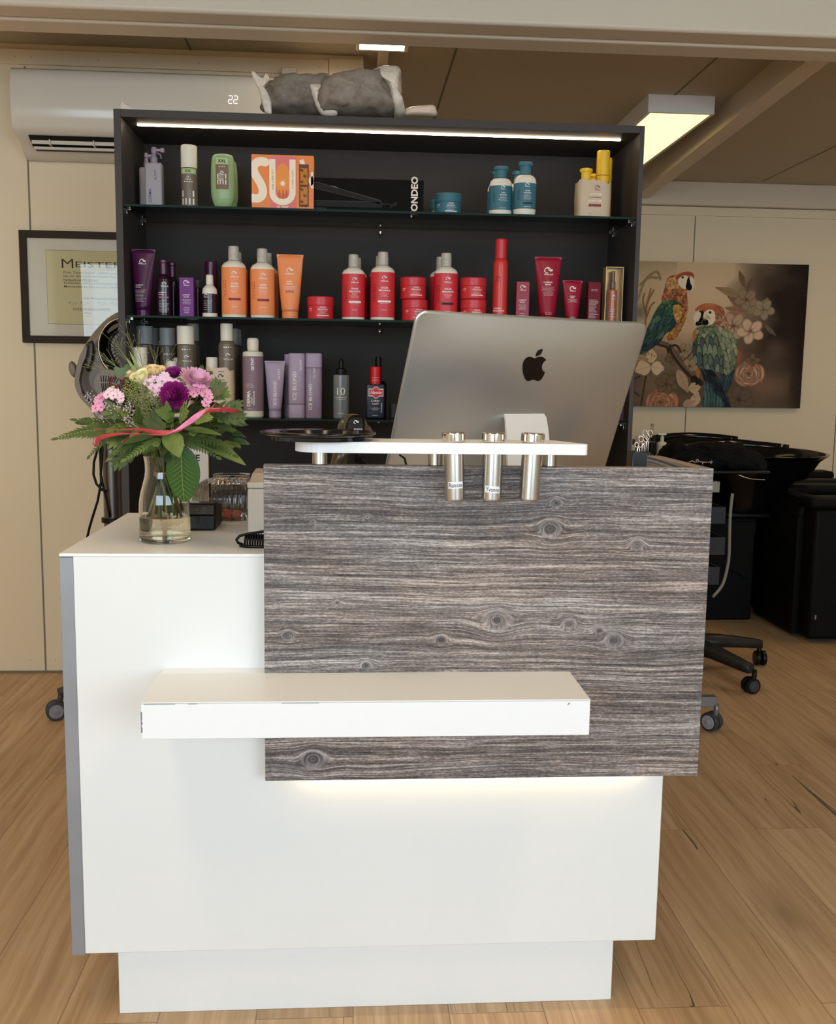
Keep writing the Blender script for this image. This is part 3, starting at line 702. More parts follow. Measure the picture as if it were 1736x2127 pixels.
# green conditioner, standing on its narrow cap
def green_bottle(u0, u1, top, Y, label, txt):
    c, w, h = place(0, u0, u1, top, Y); r = w / 2; t_ = thing('conditioner_bottle', label, 'bottle', c, 'green conditioner bottles on the top shelf')
    gm = plain('green_plastic', 144, 172, 122, .35)
    pr = [(.30, .062), (.345, .075), (.40, .12), (.46, .20), (.495, .32), (.5, .5), (.485, .75), (.455, .90), (.42, .96), (.36, .988), (.25, 1.0)]
    b = G().lathe([(a * 2 * r, z * h) for a, z in pr], c, 40, .62).out('body', gm, t_)
    G().lathe([(.33 * 2 * r, 0), (.335 * 2 * r, .003), (.335 * 2 * r, .06 * h)], c, 36, .62).out('cap', capw, t_)
    if txt:
        f0 = ell(c, r, r * .62)
        f = lambda x, z, e=.0015: f0(x, z, e)
        g = G(); n = 6
        for i in range(n):
            za = .36 * h + (.80 - .36) * h * i / n; zb_ = .36 * h + (.80 - .36) * h * (i + 1) / n; put_rect(g, f, -.26 * w, .26 * w, za, zb_, 6)
        lb = g.out('paper_label', plain('brown_label', 122, 96, 74, .5), b, recalc=False)
        g = G(); put_rect(g, lambda x, z: f(x, z, .0019), -.245 * w, .245 * w, .80 * h, .91 * h, 6); g.out('green_band', plain('pale_green_band', 176, 196, 138, .5), b, recalc=False)
        g = G(); put_text(g, 'XXL', lambda x, z: f(x, z, .0025), 0, .855 * h, h=.055 * h, bold=.03); g.out('lettering', MAT['print_k'], b, recalc=False)
        L_eimi((.62,), .60, .44, .19)(b, lambda x, z: f(x, z, .0025), w, h, 0)
green_bottle(437, 488, 321, F_, 'green conditioner bottle with brown XXL label standing on its white cap', True)
green_bottle(444, 494, 333, B_, 'green conditioner bottle mostly hidden behind the XXL labelled one', False)
# orange gift carton
def smooth2o(P, k=3):
    o = []; n = len(P)
    for i in range(n - 1):
        p0, p1, p2, p3 = P[max(i - 1, 0)], P[i], P[i + 1], P[min(i + 2, n - 1)]
        for j in range(k):
            s_ = j / k; o.append(tuple(.5 * ((2 * p1[a]) + (-p0[a] + p2[a]) * s_ + (2 * p0[a] - 5 * p1[a] + 4 * p2[a] - p3[a]) * s_ * s_ + (-p0[a] + 3 * p1[a] - 3 * p2[a] + p3[a]) * s_ ** 3) for a in (0, 1)))
    return o + [P[-1]]
def t_sun(par, f, w, h, seed):
    f1 = lambda e: (lambda x, z: f(x, z, e))
    g = G(); put_rect(g, f1(.0005), -.20 * w, .22 * w, .0 * h, .98 * h, 2); g.out('pink_print', plain('pink_print', 226, 112, 110, .5), par, recalc=False)
    g = G(); n = 18; pts = [f(.0 * w + .12 * w * math.cos(2 * PI * i / n), .55 * h + .30 * h * math.sin(2 * PI * i / n), .0007) for i in range(n)]; g.poly(pts, [tuple(range(n))]); g.out('orange_glow', plain('amber_print', 238, 142, 52, .5), par, recalc=False)
    g = G()
    def stroke(P, wd):
        for i_, ((a, b), (c_, d)) in enumerate(zip(P[:-1], P[1:])):
            dx, dz = c_ - a, d - b; L_ = math.hypot(dx, dz) or 1e-6; nx, nz = -dz / L_ * wd / 2, dx / L_ * wd / 2
            q = [(a - nx, b - nz), (c_ - nx, d - nz), (c_ + nx, d + nz), (a + nx, b + nz)]
            g.poly([f(max(-.5 * w, min(.5 * w, x)), max(0, min(h, z)), .0010 + i_ * 2e-5) for x, z in q], [(0, 1, 2, 3)])
        for i_, (a, b) in enumerate(P[1:-1]): g.poly([f(max(-.5 * w, min(.5 * w, a + wd / 2 * math.cos(2 * PI * k / 16))), b + wd / 2 * math.sin(2 * PI * k / 16), .0010 + i_ * 2e-5 + 1e-5 + 5e-4) for k in range(16)], [tuple(range(16))])
    # S, cut by the left edge
    stroke([((a - 1078) / 477 * w - .5 * w, (785 - b_) / 415 * h) for a, b_ in smooth2o([(1192, 432), (1160, 424), (1130, 428), (1105, 446), (1094, 478), (1102, 515), (1126, 556), (1150, 598), (1164, 640), (1160, 680), (1138, 704), (1108, 710), (1082, 704)])], .135 * w)
    # U
    stroke([(-.165 * w, .92 * h), (-.165 * w, .30 * h)] + [(-.165 * w + .162 * w + .162 * w * math.cos(a), .30 * h + .17 * h * math.sin(a)) for a in np.linspace(PI, 2 * PI, 14)] + [(.159 * w, .30 * h), (.159 * w, .92 * h)], .10 * w)
    # N, its left leg and slanting bar
    stroke([(.30 * w, .92 * h), (.335 * w, .80 * h)], .07 * w); stroke([(.44 * w, .60 * h), (.495 * w, .46 * h)], .10 * w); stroke([(.475 * w, .7 * h), (.475 * w, .40 * h)], .04 * w)
    put_text(g, 'GLYNT', f1(.0010), 0, .035 * h, h=.055 * h, bold=.03)
    n = 14; g.poly([f(0 + .036 * w * math.cos(2 * PI * i / n), .475 * h + .046 * h * math.sin(2 * PI * i / n), .0012) for i in range(n)], [tuple(range(n))])
    for i in range(12): a = 2 * PI * i / 12; stroke([(.045 * w * math.cos(a), .475 * h + .058 * h * math.sin(a)), (.055 * w * math.cos(a), .475 * h + .07 * h * math.sin(a))], .004 * w)
    g.out('lettering', plain('cream_print', 246, 226, 200, .5), par, recalc=False)
    g = G(); put_text(g, 'HAIR CARE SET', f1(.0014), -.160 * w, .53 * h, h=.036 * h, rot=PI / 2, bold=.0, sx=1.15); put_text(g, '+ 2 HAIR CLIPS', f1(.0014), .160 * w, .53 * h, h=.036 * h, rot=PI / 2, bold=.0, sx=1.15)
    g.out('lettering', plain('brown_print', 160, 92, 50, .5), par, recalc=False)
    g = G()
    for x in (-.055, .005, .06): put_rect(g, f1(.0014), (x - .022) * w, (x + .022) * w, .17 * h, .30 * h, 1); put_rect(g, f1(.0014), (x - .010) * w, (x + .010) * w, .30 * h, .36 * h, 1)
    g.out('bottle_picture', plain('rust_print', 204, 92, 40, .5), par, recalc=False)
    # window with two tortoiseshell clips
    g = G(); put_rect(g, f1(.0012), .265 * w, .42 * w, .05 * h, .84 * h, 1); g.out('clip_window', plain('dark_red_window', 84, 16, 14, .3), par, recalc=False)
    amber = mat('amber_clip', rgb(214, 132, 24), .15, trans=.2); dk = plain('tortoise_spot', 96, 42, 14, .2)
    for z0, z1 in ((.08, .42), (.45, .77)):
        p0 = f(.280 * w, z0 * h); p1 = f(.405 * w, z1 * h); g = G(); g.box(p0.x, p1.x, p0.y - .006, p0.y - .001, p0.z, p1.z, .002); cl = g.out('hair_clip', amber, par)
        g = G()
        for k in range(3):
            zz = z0 + (z1 - z0) * (k + .5) / 3; q = f((.30 + .05 * (k % 2)) * w, zz * h); g.box(q.x - .003, q.x + .006, q.y - .0066, q.y - .0061, q.z - .003, q.z + .004, R=Matrix.Rotation(.5, 3, 'Y'))
        g.out('tortoise_spot', dk, cl, kind='stuff')
carton(0, 522, 651.5, 322, 1.225, .055, 'orange gift carton with huge cream letters and two hair clips', None, plain('orange_carton', 236, 128, 48, .45), t_sun, 'gift_box', 'gift box')
# black flat iron carton
def t_iron(par, f, w, h, seed):
    g = G(); put_text(g, 'TONDEO', f, .42 * w, .50 * h, h=.062 * w, wd=None, rot=PI / 2, bold=.035); vs = g
    put_rect(g, f, -.19 * w, -.165 * w, .262 * h, .30 * h, 1)
    put_text(g, 'TONDEO', f, -.30 * w, .735 * h, h=.018 * w, rot=-.20, bold=.01)
    g.out('lettering', plain('warm_white_print', 230, 216, 196, .5), par, recalc=False)
    g = G(); put_text(g, 'ION PLUS 3.0', f, -.41 * w, .09 * h, h=.014 * w, bold=.0); g.out('lettering', plain('dim_print', 100, 96, 92, .6), par, recalc=False)
    m = plain('picture_black', 20, 16, 14, .5, spec=.2); m2 = plain('picture_grey', 62, 57, 54, .5, spec=.2)
    def bar(x0, z0, x1, z1, a, b, mm, nm='iron_picture', e=.0008):
        g = G(); n = 14; L_ = math.hypot((x1 - x0) * w, (z1 - z0) * h); ux, uz = (x1 - x0) * w / L_, (z1 - z0) * h / L_; P = []
        for i in range(n + 1): th = PI / 2 + PI * i / n; P.append((x0 * w + a * math.cos(th) * ux - a * math.sin(th) * uz, z0 * h + a * math.cos(th) * uz + a * math.sin(th) * ux))
        for i in range(n + 1): th = -PI / 2 + PI * i / n; P.append((x1 * w + b * math.cos(th) * ux - b * math.sin(th) * uz, z1 * h + b * math.cos(th) * uz + b * math.sin(th) * ux))
        g.poly([f(x, z, e) for x, z in P], [tuple(range(len(P)))]); g.out(nm, mm, par, recalc=False)
    bar(-.43, .77, .115, .32, .010, .006, m2); bar(-.425, .765, .11, .31, .0085, .0045, m, e=.0011); bar(-.44, .24, .12, .24, .0085, .0085, m2); bar(-.43, .232, .12, .232, .0078, .0075, m, e=.0011)
    g = G(); g.tube([f(x * w, z * h, .003) for x, z in ((.12, .27), (.16, .25), (.19, .27), (.22, .22), (.27, .33), (.26, .24), (.21, .17))], .0016, 6); g.out('cable_picture', m2, par)
carton(0, 640, 880, 371.5, 1.245, .05, 'black flat iron carton with vertical cream lettering beside the orange gift carton', None, plain('black_carton', 13, 9, 7, .7, spec=.15), t_iron, 'flat_iron_box', 'box')
c, w, h = place(0, 903, 958, 404, F_ + .01); jar(c, w, h, 'teal hair mask jar in front on the top shelf', 'teal jars', teal, teal, 2, -.02)
c, w, h = place(0, 892, 940, 417, B_ + .02); jar(c, w, h, 'teal hair mask jar half hidden behind the other teal jar', 'teal jars', teal, teal, 3)
def lipbottle(row, u0, u1, top, Y, label, group, capm, bandm, txt, blo=.13, bhi=.60):
    c, w, h = place(row, u0, u1, top, Y); r = w / 2; t_ = thing('shampoo_bottle', label, 'bottle', c, group)
    sh = [(r * .5 + r * .485 * math.cos(a), .62 * h + .145 * h * math.sin(a)) for a in np.linspace(0, PI / 2, 8)]
    b = G().lathe([(r * .80, 0), (r * .93, .006), (r * .985, .016), (r * .985, .62 * h)] + sh[1:] + [(r * .40, .768 * h)], c, 40, .8).out('body', cream, t_)
    G().lathe([(r * .54, .77 * h), (r * .50, .80 * h), (r * .50, .93 * h), (r * .64, .935 * h), (r * .64, .985 * h), (r * .58, h)], c, 32, .9).out('cap', capm, t_)
    if bandm:
        bn = G().lathe([(r * .998, blo * h), (r, blo * h + .001), (r, bhi * h), (r * .998, bhi * h + .001)], c, 40, .8, False, False).out('printed_band', bandm, b)
        if txt: txt(bn, ell(c, r, r * .8), w, h, 1)
    return t_, c, w, h
def t_scalp(bar):
    def fn(par, f, w, h, seed):
        g = G(); put_mark(g, f, .04 * w, .575 * h, .19 * w); put_text(g, 'WELLA', f, .04 * w, .535 * h, h=.018 * h, bold=.02, sx=1.2)
        put_text(g, 'SCALP', f, .06 * w, .46 * h, h=.024 * h, bold=.03); put_text(g, 'BALANCE', f, .06 * w, .42 * h, h=.024 * h, bold=.03)
        put_lines(g, f, .06 * w, .38 * h, .42 * w, 5, .02 * h, .0007, seed); put_lines(g, f, .06 * w, .16 * h, .3 * w, 1, .02, .0012, 2); g.out('lettering', MAT['print_w'], par, recalc=False)
        g = G(); put_text(g, 'INVIGO', f, -.33 * w, .38 * h, h=.036 * h, rot=PI / 2, bold=0); 
        if bar: put_rect(g, f, -.14 * w, .28 * w, .215 * h, .245 * h, 4)
        g.out('lettering', MAT['print_k'], par, recalc=False)
    return fn
lipbottle(0, 1017, 1065, 347, F_, 'teal and cream shampoo bottle, shorter one in front, left of the teal pair', 'teal capped shampoo bottles', teal, teal, t_scalp(False))
lipbottle(0, 1068, 1115, 338, F_ - .02, 'teal and cream shampoo bottle with black bar, taller one in front', 'teal capped shampoo bottles', teal, teal, t_scalp(True))
lipbottle(0, 1013, 1058, 357, B_, 'teal and cream shampoo bottle peeking out left behind the shorter teal bottle', 'teal capped shampoo bottles', teal, teal, None)
lipbottle(0, 1056, 1098, 357, B_ - .01, 'teal and cream shampoo bottle hidden between the two front teal bottles', 'teal capped shampoo bottles', teal, teal, None)
# sun care pair in a printed sleeve
lipbottle(0, 1197, 1238, 351, F_, 'cream bottle with yellow lipped cap inside the beige sleeve', None, yel, None, None)
can(0, 1240, 1267, 314, F_, 'tall yellow spray can inside the beige sleeve on top shelf', 'yellow spray cans', (yel, yel), .36, .99, False)
can(0, 1248, 1272, 329, B_ - .01, 'yellow spray can standing behind the sleeved one', 'yellow spray cans', (yel, yel), .36, .99, False)
lipbottle(0, 1215, 1248, 362, B_ - .01, 'yellow capped bottle hidden behind the sleeved sun care pair', None, yel, None, None)
def sleeve(row, u0, u1, top, Y, label, lay, rx=None):
    c, w, h = place(row, u0, u1, top, Y); r = w / 2; ry = .033; rings = []; n = 48; t_ = thing('printed_sleeve', label, 'sleeve', c, 'printed sleeves around product pairs')
    for k in range(9):
        z = h * k / 8; q = 1 - .012 * math.sin(k)
        ring = []
        for i in range(n):
            a = 2 * PI * i / n; cx, sy_ = math.cos(a), math.sin(a); x = r * q * abs(cx) ** .35 * (1 if cx > 0 else -1); y = ry * abs(sy_) ** .55 * (1 if sy_ > 0 else -1)
            zt2 = z + (.006 * math.sin(x * 130) + .002 * math.sin(a * 7) if k == 8 else 0); ring.append(c + Vector((x, y, zt2)))
        rings.append(ring)
    g = G(); g.loft(rings, False, False); sl = g.out('sleeve_film', kraft, t_)
    f0 = ell(c, r * 1.35, ry)
    lay(sl, lambda x, z, e=.0012: f0(x, z, e), w, h)
    return t_
def lay_sun(par, f, w, h):
    g = G(); put_mark(g, f, .06 * w, .83 * h, .15 * w); put_text(g, 'WELLA', f, .06 * w, .76 * h, h=.035 * h, bold=.02); put_lines(g, f, .02 * w, .55 * h, .8 * w, 1, .01, .0016, 4)
    put_rect(g, f, -.32 * w, .38 * w, .31 * h, .38 * h, 6); put_lines(g, f, -.22 * w, .12 * h, .3 * w, 2, .05 * h, .001, 6); put_lines(g, f, .25 * w, .12 * h, .3 * w, 2, .05 * h, .001, 7); g.out('lettering', rust, par, recalc=False)
    g = G(); put_text(g, 'SUN CARE', f, .04 * w, .64 * h, h=.055 * h, bold=.03); put_text(g, 'MADE FOR SUNNY SUMMER DAYS', f, .0, .465 * h, wd=.86 * w, bold=.03, h=.055 * h); g.out('lettering', plain('cream_print', 246, 226, 200, .5), par, recalc=False)
sleeve(0, 1196, 1267, 380, F_, 'beige printed sleeve around the yellow capped sun care pair', lay_sun)

# ---- middle shelf
def t_ultcol(par, f, w, h, seed):
    g = G(); put_mark(g, f, -.02 * w, .82 * h, .26 * w); put_text(g, 'WELLA', f, -.02 * w, .785 * h, h=.022 * h, bold=.02, sx=1.2)
    put_text(g, 'ULTIMATE', f, -.14 * w, .465 * h, h=.018 * h, bold=.02); put_text(g, 'COLOR', f, -.18 * w, .435 * h, h=.018 * h, bold=.02)
    put_lines(g, f, -.05 * w, .39 * h, .5 * w, 9, .021 * h, .0007, seed, 'l'); g.out('lettering', MAT['print_w'], par, recalc=False)
squeeze(1, 270, 320, 518, F_, 'large glossy plum squeeze tube, first on the middle shelf', None, plum, plum, .60, .10, t_ultcol, lean=.02)
def plumbottle(u0, u1, top, Y, label, txt):
    c, w, h = place(1, u0, u1, top, Y); r = w / 2; t_ = thing('shampoo_bottle', label, 'bottle', c, 'dark plum bottles on the middle shelf')
    b = G().lathe([(r * .85, 0), (r * .97, .005), (r, .012), (r, .60 * h), (r * .93, .66 * h), (r * .70, .71 * h), (r * .55, .73 * h)], c, 36, .8).out('body', plum_d, t_)
    G().lathe([(r * .56, .732 * h), (r * .53, .75 * h), (r * .55, .93 * h), (r * .66, .94 * h), (r * .66, .985 * h), (r * .6, h)], c, 32, .9).out('cap', plain('plum_cap', 70, 20, 52, .25), t_)
    if txt:
        f = ell(c, r, r * .8); g = G(); put_mark(g, f, .12 * w, .58 * h, .25 * w); put_text(g, 'WELLA', f, .12 * w, .53 * h, h=.024 * h, bold=.02, sx=1.2)
        put_text(g, 'ULTIMATE', f, -.05 * w, .42 * h, h=.02 * h, bold=.02); put_text(g, 'COLOR', f, -.12 * w, .385 * h, h=.02 * h, bold=.02); put_lines(g, f, .06 * w, .28 * h, .66 * w, 8, .026 * h, .0008, 3, 'l')
        g.out('lettering', MAT['print_w'], b, recalc=False)
        g = G(); put_rect(g, f, -.28 * w, .36 * w, .325 * h, .35 * h, 4); g.out('printed_bar', plain('rose_print', 176, 100, 130, .5), b, recalc=False)
plumbottle(323, 355, 539, F_, 'dark plum shampoo bottle in front, beside the plum tube', True)
plumbottle(344, 370, 545, B_, 'dark plum shampoo bottle half hidden behind the front plum bottle', False)
def t_box(l1, l2, ink='print_w', zt_=.80):
    def fn(par, f, w, h, seed):
        g = G(); put_mark(g, f, 0, zt_ * h + .07 * h, .42 * w); put_text(g, 'WELLA', f, 0, zt_ * h, h=.03 * h, bold=.02, sx=1.15)
        put_text(g, l1, f, -.02 * w, .56 * h if zt_ > .78 else .46 * h, h=.032 * h, bold=.02, sx=.9)
        if l2: put_text(g, l2, f, -.02 * w, .51 * h, h=.032 * h, bold=.02, sx=.9)
        put_lines(g, f, 0, .44 * h, .62 * w, 5, .028 * h, .0007, seed); put_lines(g, f, 0, .24 * h, .6 * w, 4, .045 * h, .0012, seed + 1); g.out('lettering', MAT[ink], par, recalc=False)
    return fn
carton(1, 372, 401.5, 576, F_ - .02, .04, 'shiny purple product box between plum bottles and small white bottle', None, mat('purple_foil', rgb(104, 46, 112), .45, 0.2, spec=.3), t_box('ULTIMATE', 'COLOR'))
can(1, 402, 418, 582, B_ - .03, 'small dark tub behind the shiny purple box', None, (plum_d, MAT['dgrey']), .2, 1.0, False, None, 'tub', 'small_tub')
c, w, h = place(1, 419, 451, 571, F_); r = w / 2
t_ = thing('serum_bottle', 'small white bottle with dark plum label on the middle shelf', 'bottle', c)
b = G().lathe([(r * .9, 0), (r * .98, .003), (r * .98, .60 * h), (r * .9, .68 * h), (r * .6, .74 * h), (r * .5, .76 * h)], c, 32).out('body', cream, t_)
G().lathe([(r * .47, .762 * h), (r * .49, .80 * h), (r * .47, .97 * h), (r * .4, h)], c, 28).out('cap', cream, t_)
bn = G().lathe([(r * .99, .11 * h), (r * 1.0, .115 * h), (r * 1.0, .55 * h), (r * .99, .555 * h)], c, 32, 1, False, False).out('printed_band', plum_d, b)
g = G(); f = ell(c, r, r); put_mark(g, f, -.2 * w, .52 * h, .25 * w); put_text(g, 'WELLA', f, -.2 * w, .475 * h, h=.025 * h); put_lines(g, f, -.05 * w, .38 * h, .6 * w, 5, .05 * h, .0008, 2, 'l'); g.out('lettering', MAT['print_w'], bn, recalc=False)
can(1, 425, 451, 543, B_, 'tall dark plum can behind the small white bottle', None, (plum_d, plain('plum_cap', 70, 20, 52, .25)), .42, .98, False, None, 'spray can', 'spray_can')
pb = plain('dark_red_bar', 130, 26, 26, .5)
LN = L_invigo('NUTRI', 'ENRICH', pb, MAT.setdefault('side_brown', mat('brown_side_print', rgb(176, 84, 44), .5)))
shampoo(1, 459, 511, 512, F_, 'orange shampoo bottle, left one of the two in front', 'orange shampoo bottles', (cream, orange, frost), LN, 1)
shampoo(1, 519, 570, 517, F_, 'orange shampoo bottle, right one in front beside the orange tube', 'orange shampoo bottles', (cream, orange, frost), LN, 2)
shampoo(1, 467, 515, 524, B_, 'orange shampoo bottle hidden behind the left orange bottle', 'orange shampoo bottles', (cream, orange, frost))
shampoo(1, 530, 578, 526, B_, 'orange shampoo bottle hidden behind the right orange bottle', 'orange shampoo bottles', (cream, orange, frost))
squeeze(1, 574.5, 630, 529, F_, 'orange squeeze tube beside the orange shampoo bottles', None, orange, orange, .62, .12, L_small('NUTRI', 'ENRICH', .2, bar=pb, z=.70, foot=1))
c, w, h = place(1, 638, 693, 617, F_); jar(c, w, h, 'single low red hair mask jar beside the orange tube', 'red hair mask jars', red, redlid, 5, .0)
LR = L_invigo('COLOR', 'BRILLIANCE', 'pale', MAT.setdefault('side_red', mat('dark_red_side_print', rgb(120, 16, 26), .5)))
LK = L_invigo('COLOR', 'BRILLIANCE', MAT['print_k'], MAT['side_red'])
shampoo(1, 710, 758.5, 529, F_, 'red shampoo bottle, leftmost in front, with pale bar', 'red shampoo bottles', (cream, red, frost), LR, 3)
shampoo(1, 770, 821, 524, F_ - .01, 'red shampoo bottle with pale bar in the centre, beside the stacked jars', 'red shampoo bottles', (cream, red, frost), LR, 4)
shampoo(1, 902, 952, 526, F_, 'red shampoo bottle with black bar between the two jar stacks', 'red shampoo bottles', (cream, red, frost), LK, 5)
shampoo(1, 718, 763, 536, B_, 'red shampoo bottle hidden behind the leftmost red bottle', 'red shampoo bottles', (cream, red, frost))
shampoo(1, 768, 812, 532, B_, 'red shampoo bottle hidden behind the central red bottle', 'red shampoo bottles', (cream, red, frost))
shampoo(1, 893, 940, 534, B_, 'red shampoo bottle peeking out left behind the black barred one', 'red shampoo bottles', (cream, red, frost))
for (ua, ub, va, vb), (wa, wb_), nm in (((831, 885, 577, 622), (834, 888), 'stack left of the black barred red bottle'), ((956, 1010, 578, 622), (956, 1010), 'stack right of the black barred red bottle')):
    c, w, h = place(1, wa, wb_, vb + 1, F_); jar(c, w, h, 'red hair mask jar, lower one of the ' + nm, 'red hair mask jars', red, redlid, 6, .05 if ua < 900 else 0)
    c2, w2, h2 = place(1, ua, ub, va, F_); c2 = Vector((c2.x, c2.y, c.z + h + .0005)); jar(c2, w2, h2 - h - .0005, 'red hair mask jar, upper one of the ' + nm, 'red hair mask jars', red, redlid, 7)
def t_mousse(par, f, w, h, seed):
    g = G(); put_mark(g, f, -.2 * w, .535 * h, .3 * w); put_text(g, 'WELLA', f, -.2 * w, .505 * h, h=.014 * h, bold=.0); g.out('lettering', MAT['side_red'], par, recalc=False)
    g = G(); put_text(g, 'COLOR', f, -.22 * w, .175 * h, h=.018 * h, bold=.02); put_text(g, 'BRILLIANCE', f, -.10 * w, .145 * h, h=.018 * h, bold=.02); put_lines(g, f, 0, .10 * h, .6 * w, 2, .03 * h, .0007, 1); g.out('lettering', MAT['print_w'], par, recalc=False)
can(1, 1025.5, 1056, 497, F_, 'tall slim red mousse can standing between jars and crimson boxes', None, (plain('scarlet_can', 208, 52, 48, .3), redlid), .235, .80, True, t_mousse)
carton(1, 1073, 1100, 585, F_ - .01, .03, 'slim crimson box with front print left of the big crimson tube', 'slim crimson boxes', crims, t_box('ULTIMATE', 'REPAIR'))
squeeze(1, 1112, 1167.5, 534, F_, 'big glossy crimson squeeze tube on the middle shelf', 'crimson squeeze tubes', crims, crims, .58, .12, L_small('ULTIMATE', 'REPAIR', .26, z=.74, lines=7), lean=-.01)
squeeze(1, 1168.5, 1210, 583, F_, 'small crimson squeeze tube standing on a white cap', 'crimson squeeze tubes', crims, capw, .60, .12, L_small('ULTIMATE', 'REPAIR', .26, z=.76, lines=4), lean=0)
def t_back(par, f, w, h, seed):
    g = G(); put_lines(g, f, 0, .82 * h, .8 * w, 2, .03 * h, .0008, 8); put_lines(g, f, 0, .58 * h, .8 * w, 16, .028 * h, .0009, 9, 'l'); put_rect(g, f, -.4 * w, .4 * w, .03 * h, .08 * h, 2)
    g.out('lettering', MAT['print_w'], par, recalc=False)
carton(1, 1222.5, 1248, 586, F_ - .01, .03, 'slim crimson box turned with its small print forward', 'slim crimson boxes', plain('dark_crimson_box', 110, 16, 30, .5, spec=.2), t_back)
c, w, h = place(1, 1255.5, 1292, 556, F_)
t_ = thing('oil_box', 'clear gold-edged box holding an amber oil pump bottle', 'box', c)
gold = plain('gold_card', 176, 142, 86, .35, metal=.4); g = G()
for a, b_ in ((c.x - w / 2, c.x - w / 2 + .0018), (c.x + w / 2 - .0018, c.x + w / 2)): g.box(a, b_, c.y - .02, c.y + .02, c.z, c.z + h)
g.box(c.x - w / 2, c.x + w / 2, c.y + .018, c.y + .0195, c.z, c.z + h); g.box(c.x - w / 2 + .002, c.x + w / 2 - .002, c.y - .02, c.y + .018, c.z + h - .0015, c.z + h); g.out('card_shell', gold, t_)
ab = G().lathe([(.0135, .002), (.0145, .004), (.0145, .60 * h), (.012, .62 * h), (.006, .63 * h)], c, 28).out('oil_bottle', mat('amber_glass', rgb(196, 104, 44), .12, trans=.3), t_)
G().lathe([(.0085, .632 * h), (.0085, .75 * h), (.006, .76 * h), (.006, .93 * h), (.0035, .94 * h)], c, 24).out('pump', plain('bronze_pump', 104, 62, 40, .25), t_)
g = G(); f = ell(c, .0145, .0145); put_mark(g, f, .001, .50 * h, .010); put_text(g, 'WELLA', f, .001, .455 * h, h=.0028); put_text(g, 'ULTIMATE', f, -.001, .27 * h, h=.0026); put_text(g, 'SMOOTH', f, -.002, .24 * h, h=.0026); put_rect(g, f, -.012, .012, .19 * h, .194 * h, 4); put_rect(g, f, -.012, .010, .145 * h, .149 * h, 4); g.out('lettering', MAT['print_w'], ab, recalc=False)
G().box(c.x - w / 2 + .002, c.x + w / 2 - .002, c.y - .0205, c.y - .0202, c.z + .001, c.z + h - .002).out('clear_front', thin_glass('box_film', (.97, .97, .97), .0, 1.10), t_)

# ---- lower shelf
def t_can(dots, z0=.60, ink='print_w'):
    def fn(par, f, w, h, seed):
        g = G(); put_mark(g, f, .12 * w, (z0 - .08) * h, .26 * w); put_text(g, 'WELLA', f, .12 * w, (z0 - .125) * h, h=.018 * h, bold=.0, sx=1.2)
        for i in range(4):
            x = (-.10 + i * .13) * w; zz = z0 * h; n = 10; r = .045 * w if i < dots else .028 * w
            g.poly([f(x + r * math.cos(2 * PI * k / n), zz + r * math.sin(2 * PI * k / n)) for k in range(n)], [tuple(range(n))])
        g.out('lettering', MAT[ink], par, recalc=False)
    return fn
GC = 'taupe spray cans on the lower shelf'
can(2, 282, 317.5, 677, B_ - .02, 'taupe spray can with grey cap, first on the lower shelf', GC, (taupe_d, grey_cap), .205, 1.0, False, t_can(3, .70))
can(2, 306, 330, 681, B_ + .04, 'taupe spray can tucked behind the first two grey capped cans', GC, (taupe_d, grey_cap), .205, 1.0, False)
can(2, 331, 365, 681, B_ - .02, 'taupe spray can with grey cap, second from the left', GC, (taupe_d, grey_cap), .205, 1.0, False, t_can(2, .70))
can(2, 367, 403, 677, F_, 'taupe spray can with broad cream cap, in front behind the flowers', GC, (taupe, capw), .205, 1.0, False, t_can(2, .74))
can(2, 386, 415, 672, B_, 'taupe spray can with dim cap behind the broad cream capped one', GC, (taupe_d, grey_cap), .19, .88, True)
can(2, 453, 488, 672, F_, 'round shouldered taupe can with narrow cream cap', GC, (taupe, capw), .185, .74, True, t_can(3, .745))
can(2, 474, 498, 682, B_, 'taupe can with grey cap, right behind the round shouldered one', GC, (taupe_d, grey_cap), .185, .8, True)
can(2, 482, 503, 684, B_ + .045, 'taupe can hindmost of the trio beside the mauve labelled bottle', GC, (taupe_d, grey_cap), .185, .8, True)
can(2, 277, 305.5, 721, F_ - .02, 'short spray can with tall white cap at the left front of the lower shelf', 'short capped cans', (taupe, capw), .29, 1.0, False)
can(2, 344, 367, 750, F_ - .005, 'short cream capped can in the left beige sleeve', 'short capped cans', (taupe, capw), .3, 1.0, False)
can(2, 360, 380, 743, B_ - .04, 'short cream capped can just behind the left sleeved pair', 'short capped cans', (taupe, capw), .3, 1.0, False)
can(2, 428, 452, 742, F_ - .005, 'short cream capped can in the right beige sleeve', 'short capped cans', (taupe, capw), .3, 1.0, False)
def lay_vol(par, f, w, h):
    g = G(); put_mark(g, f, .06 * w, .84 * h, .19 * w); put_text(g, 'WELLA', f, .06 * w, .765 * h, h=.035 * h); put_text(g, 'EXTRA VOLUME', f, .06 * w, .67 * h, wd=.50 * w, h=.055 * h, bold=.04)
    for i in range(3): put_rect(g, f, (-.02 + i * .07) * w, (.02 + i * .07) * w, .925 * h, .945 * h, 1)
    g.out('lettering', MAT['print_k'], par, recalc=False)
    g = G(); put_text(g, "DON'T, DIM VOLUME!", f, .06 * w, .565 * h, wd=.68 * w, h=.055 * h, bold=.03); put_rect(g, f, -.22 * w, .42 * w, .44 * h, .49 * h, 6); g.out('lettering', plain('red_sleeve_print', 168, 44, 40, .5), par, recalc=False)
def lay_dots(par, f, w, h):
    g = G()
    for i in range(3): put_rect(g, f, (.0 + i * .07) * w, (.03 + i * .07) * w, .88 * h, .90 * h, 1)
    put_mark(g, f, .06 * w, .76 * h, .19 * w); g.out('lettering', MAT['print_k'], par, recalc=False)
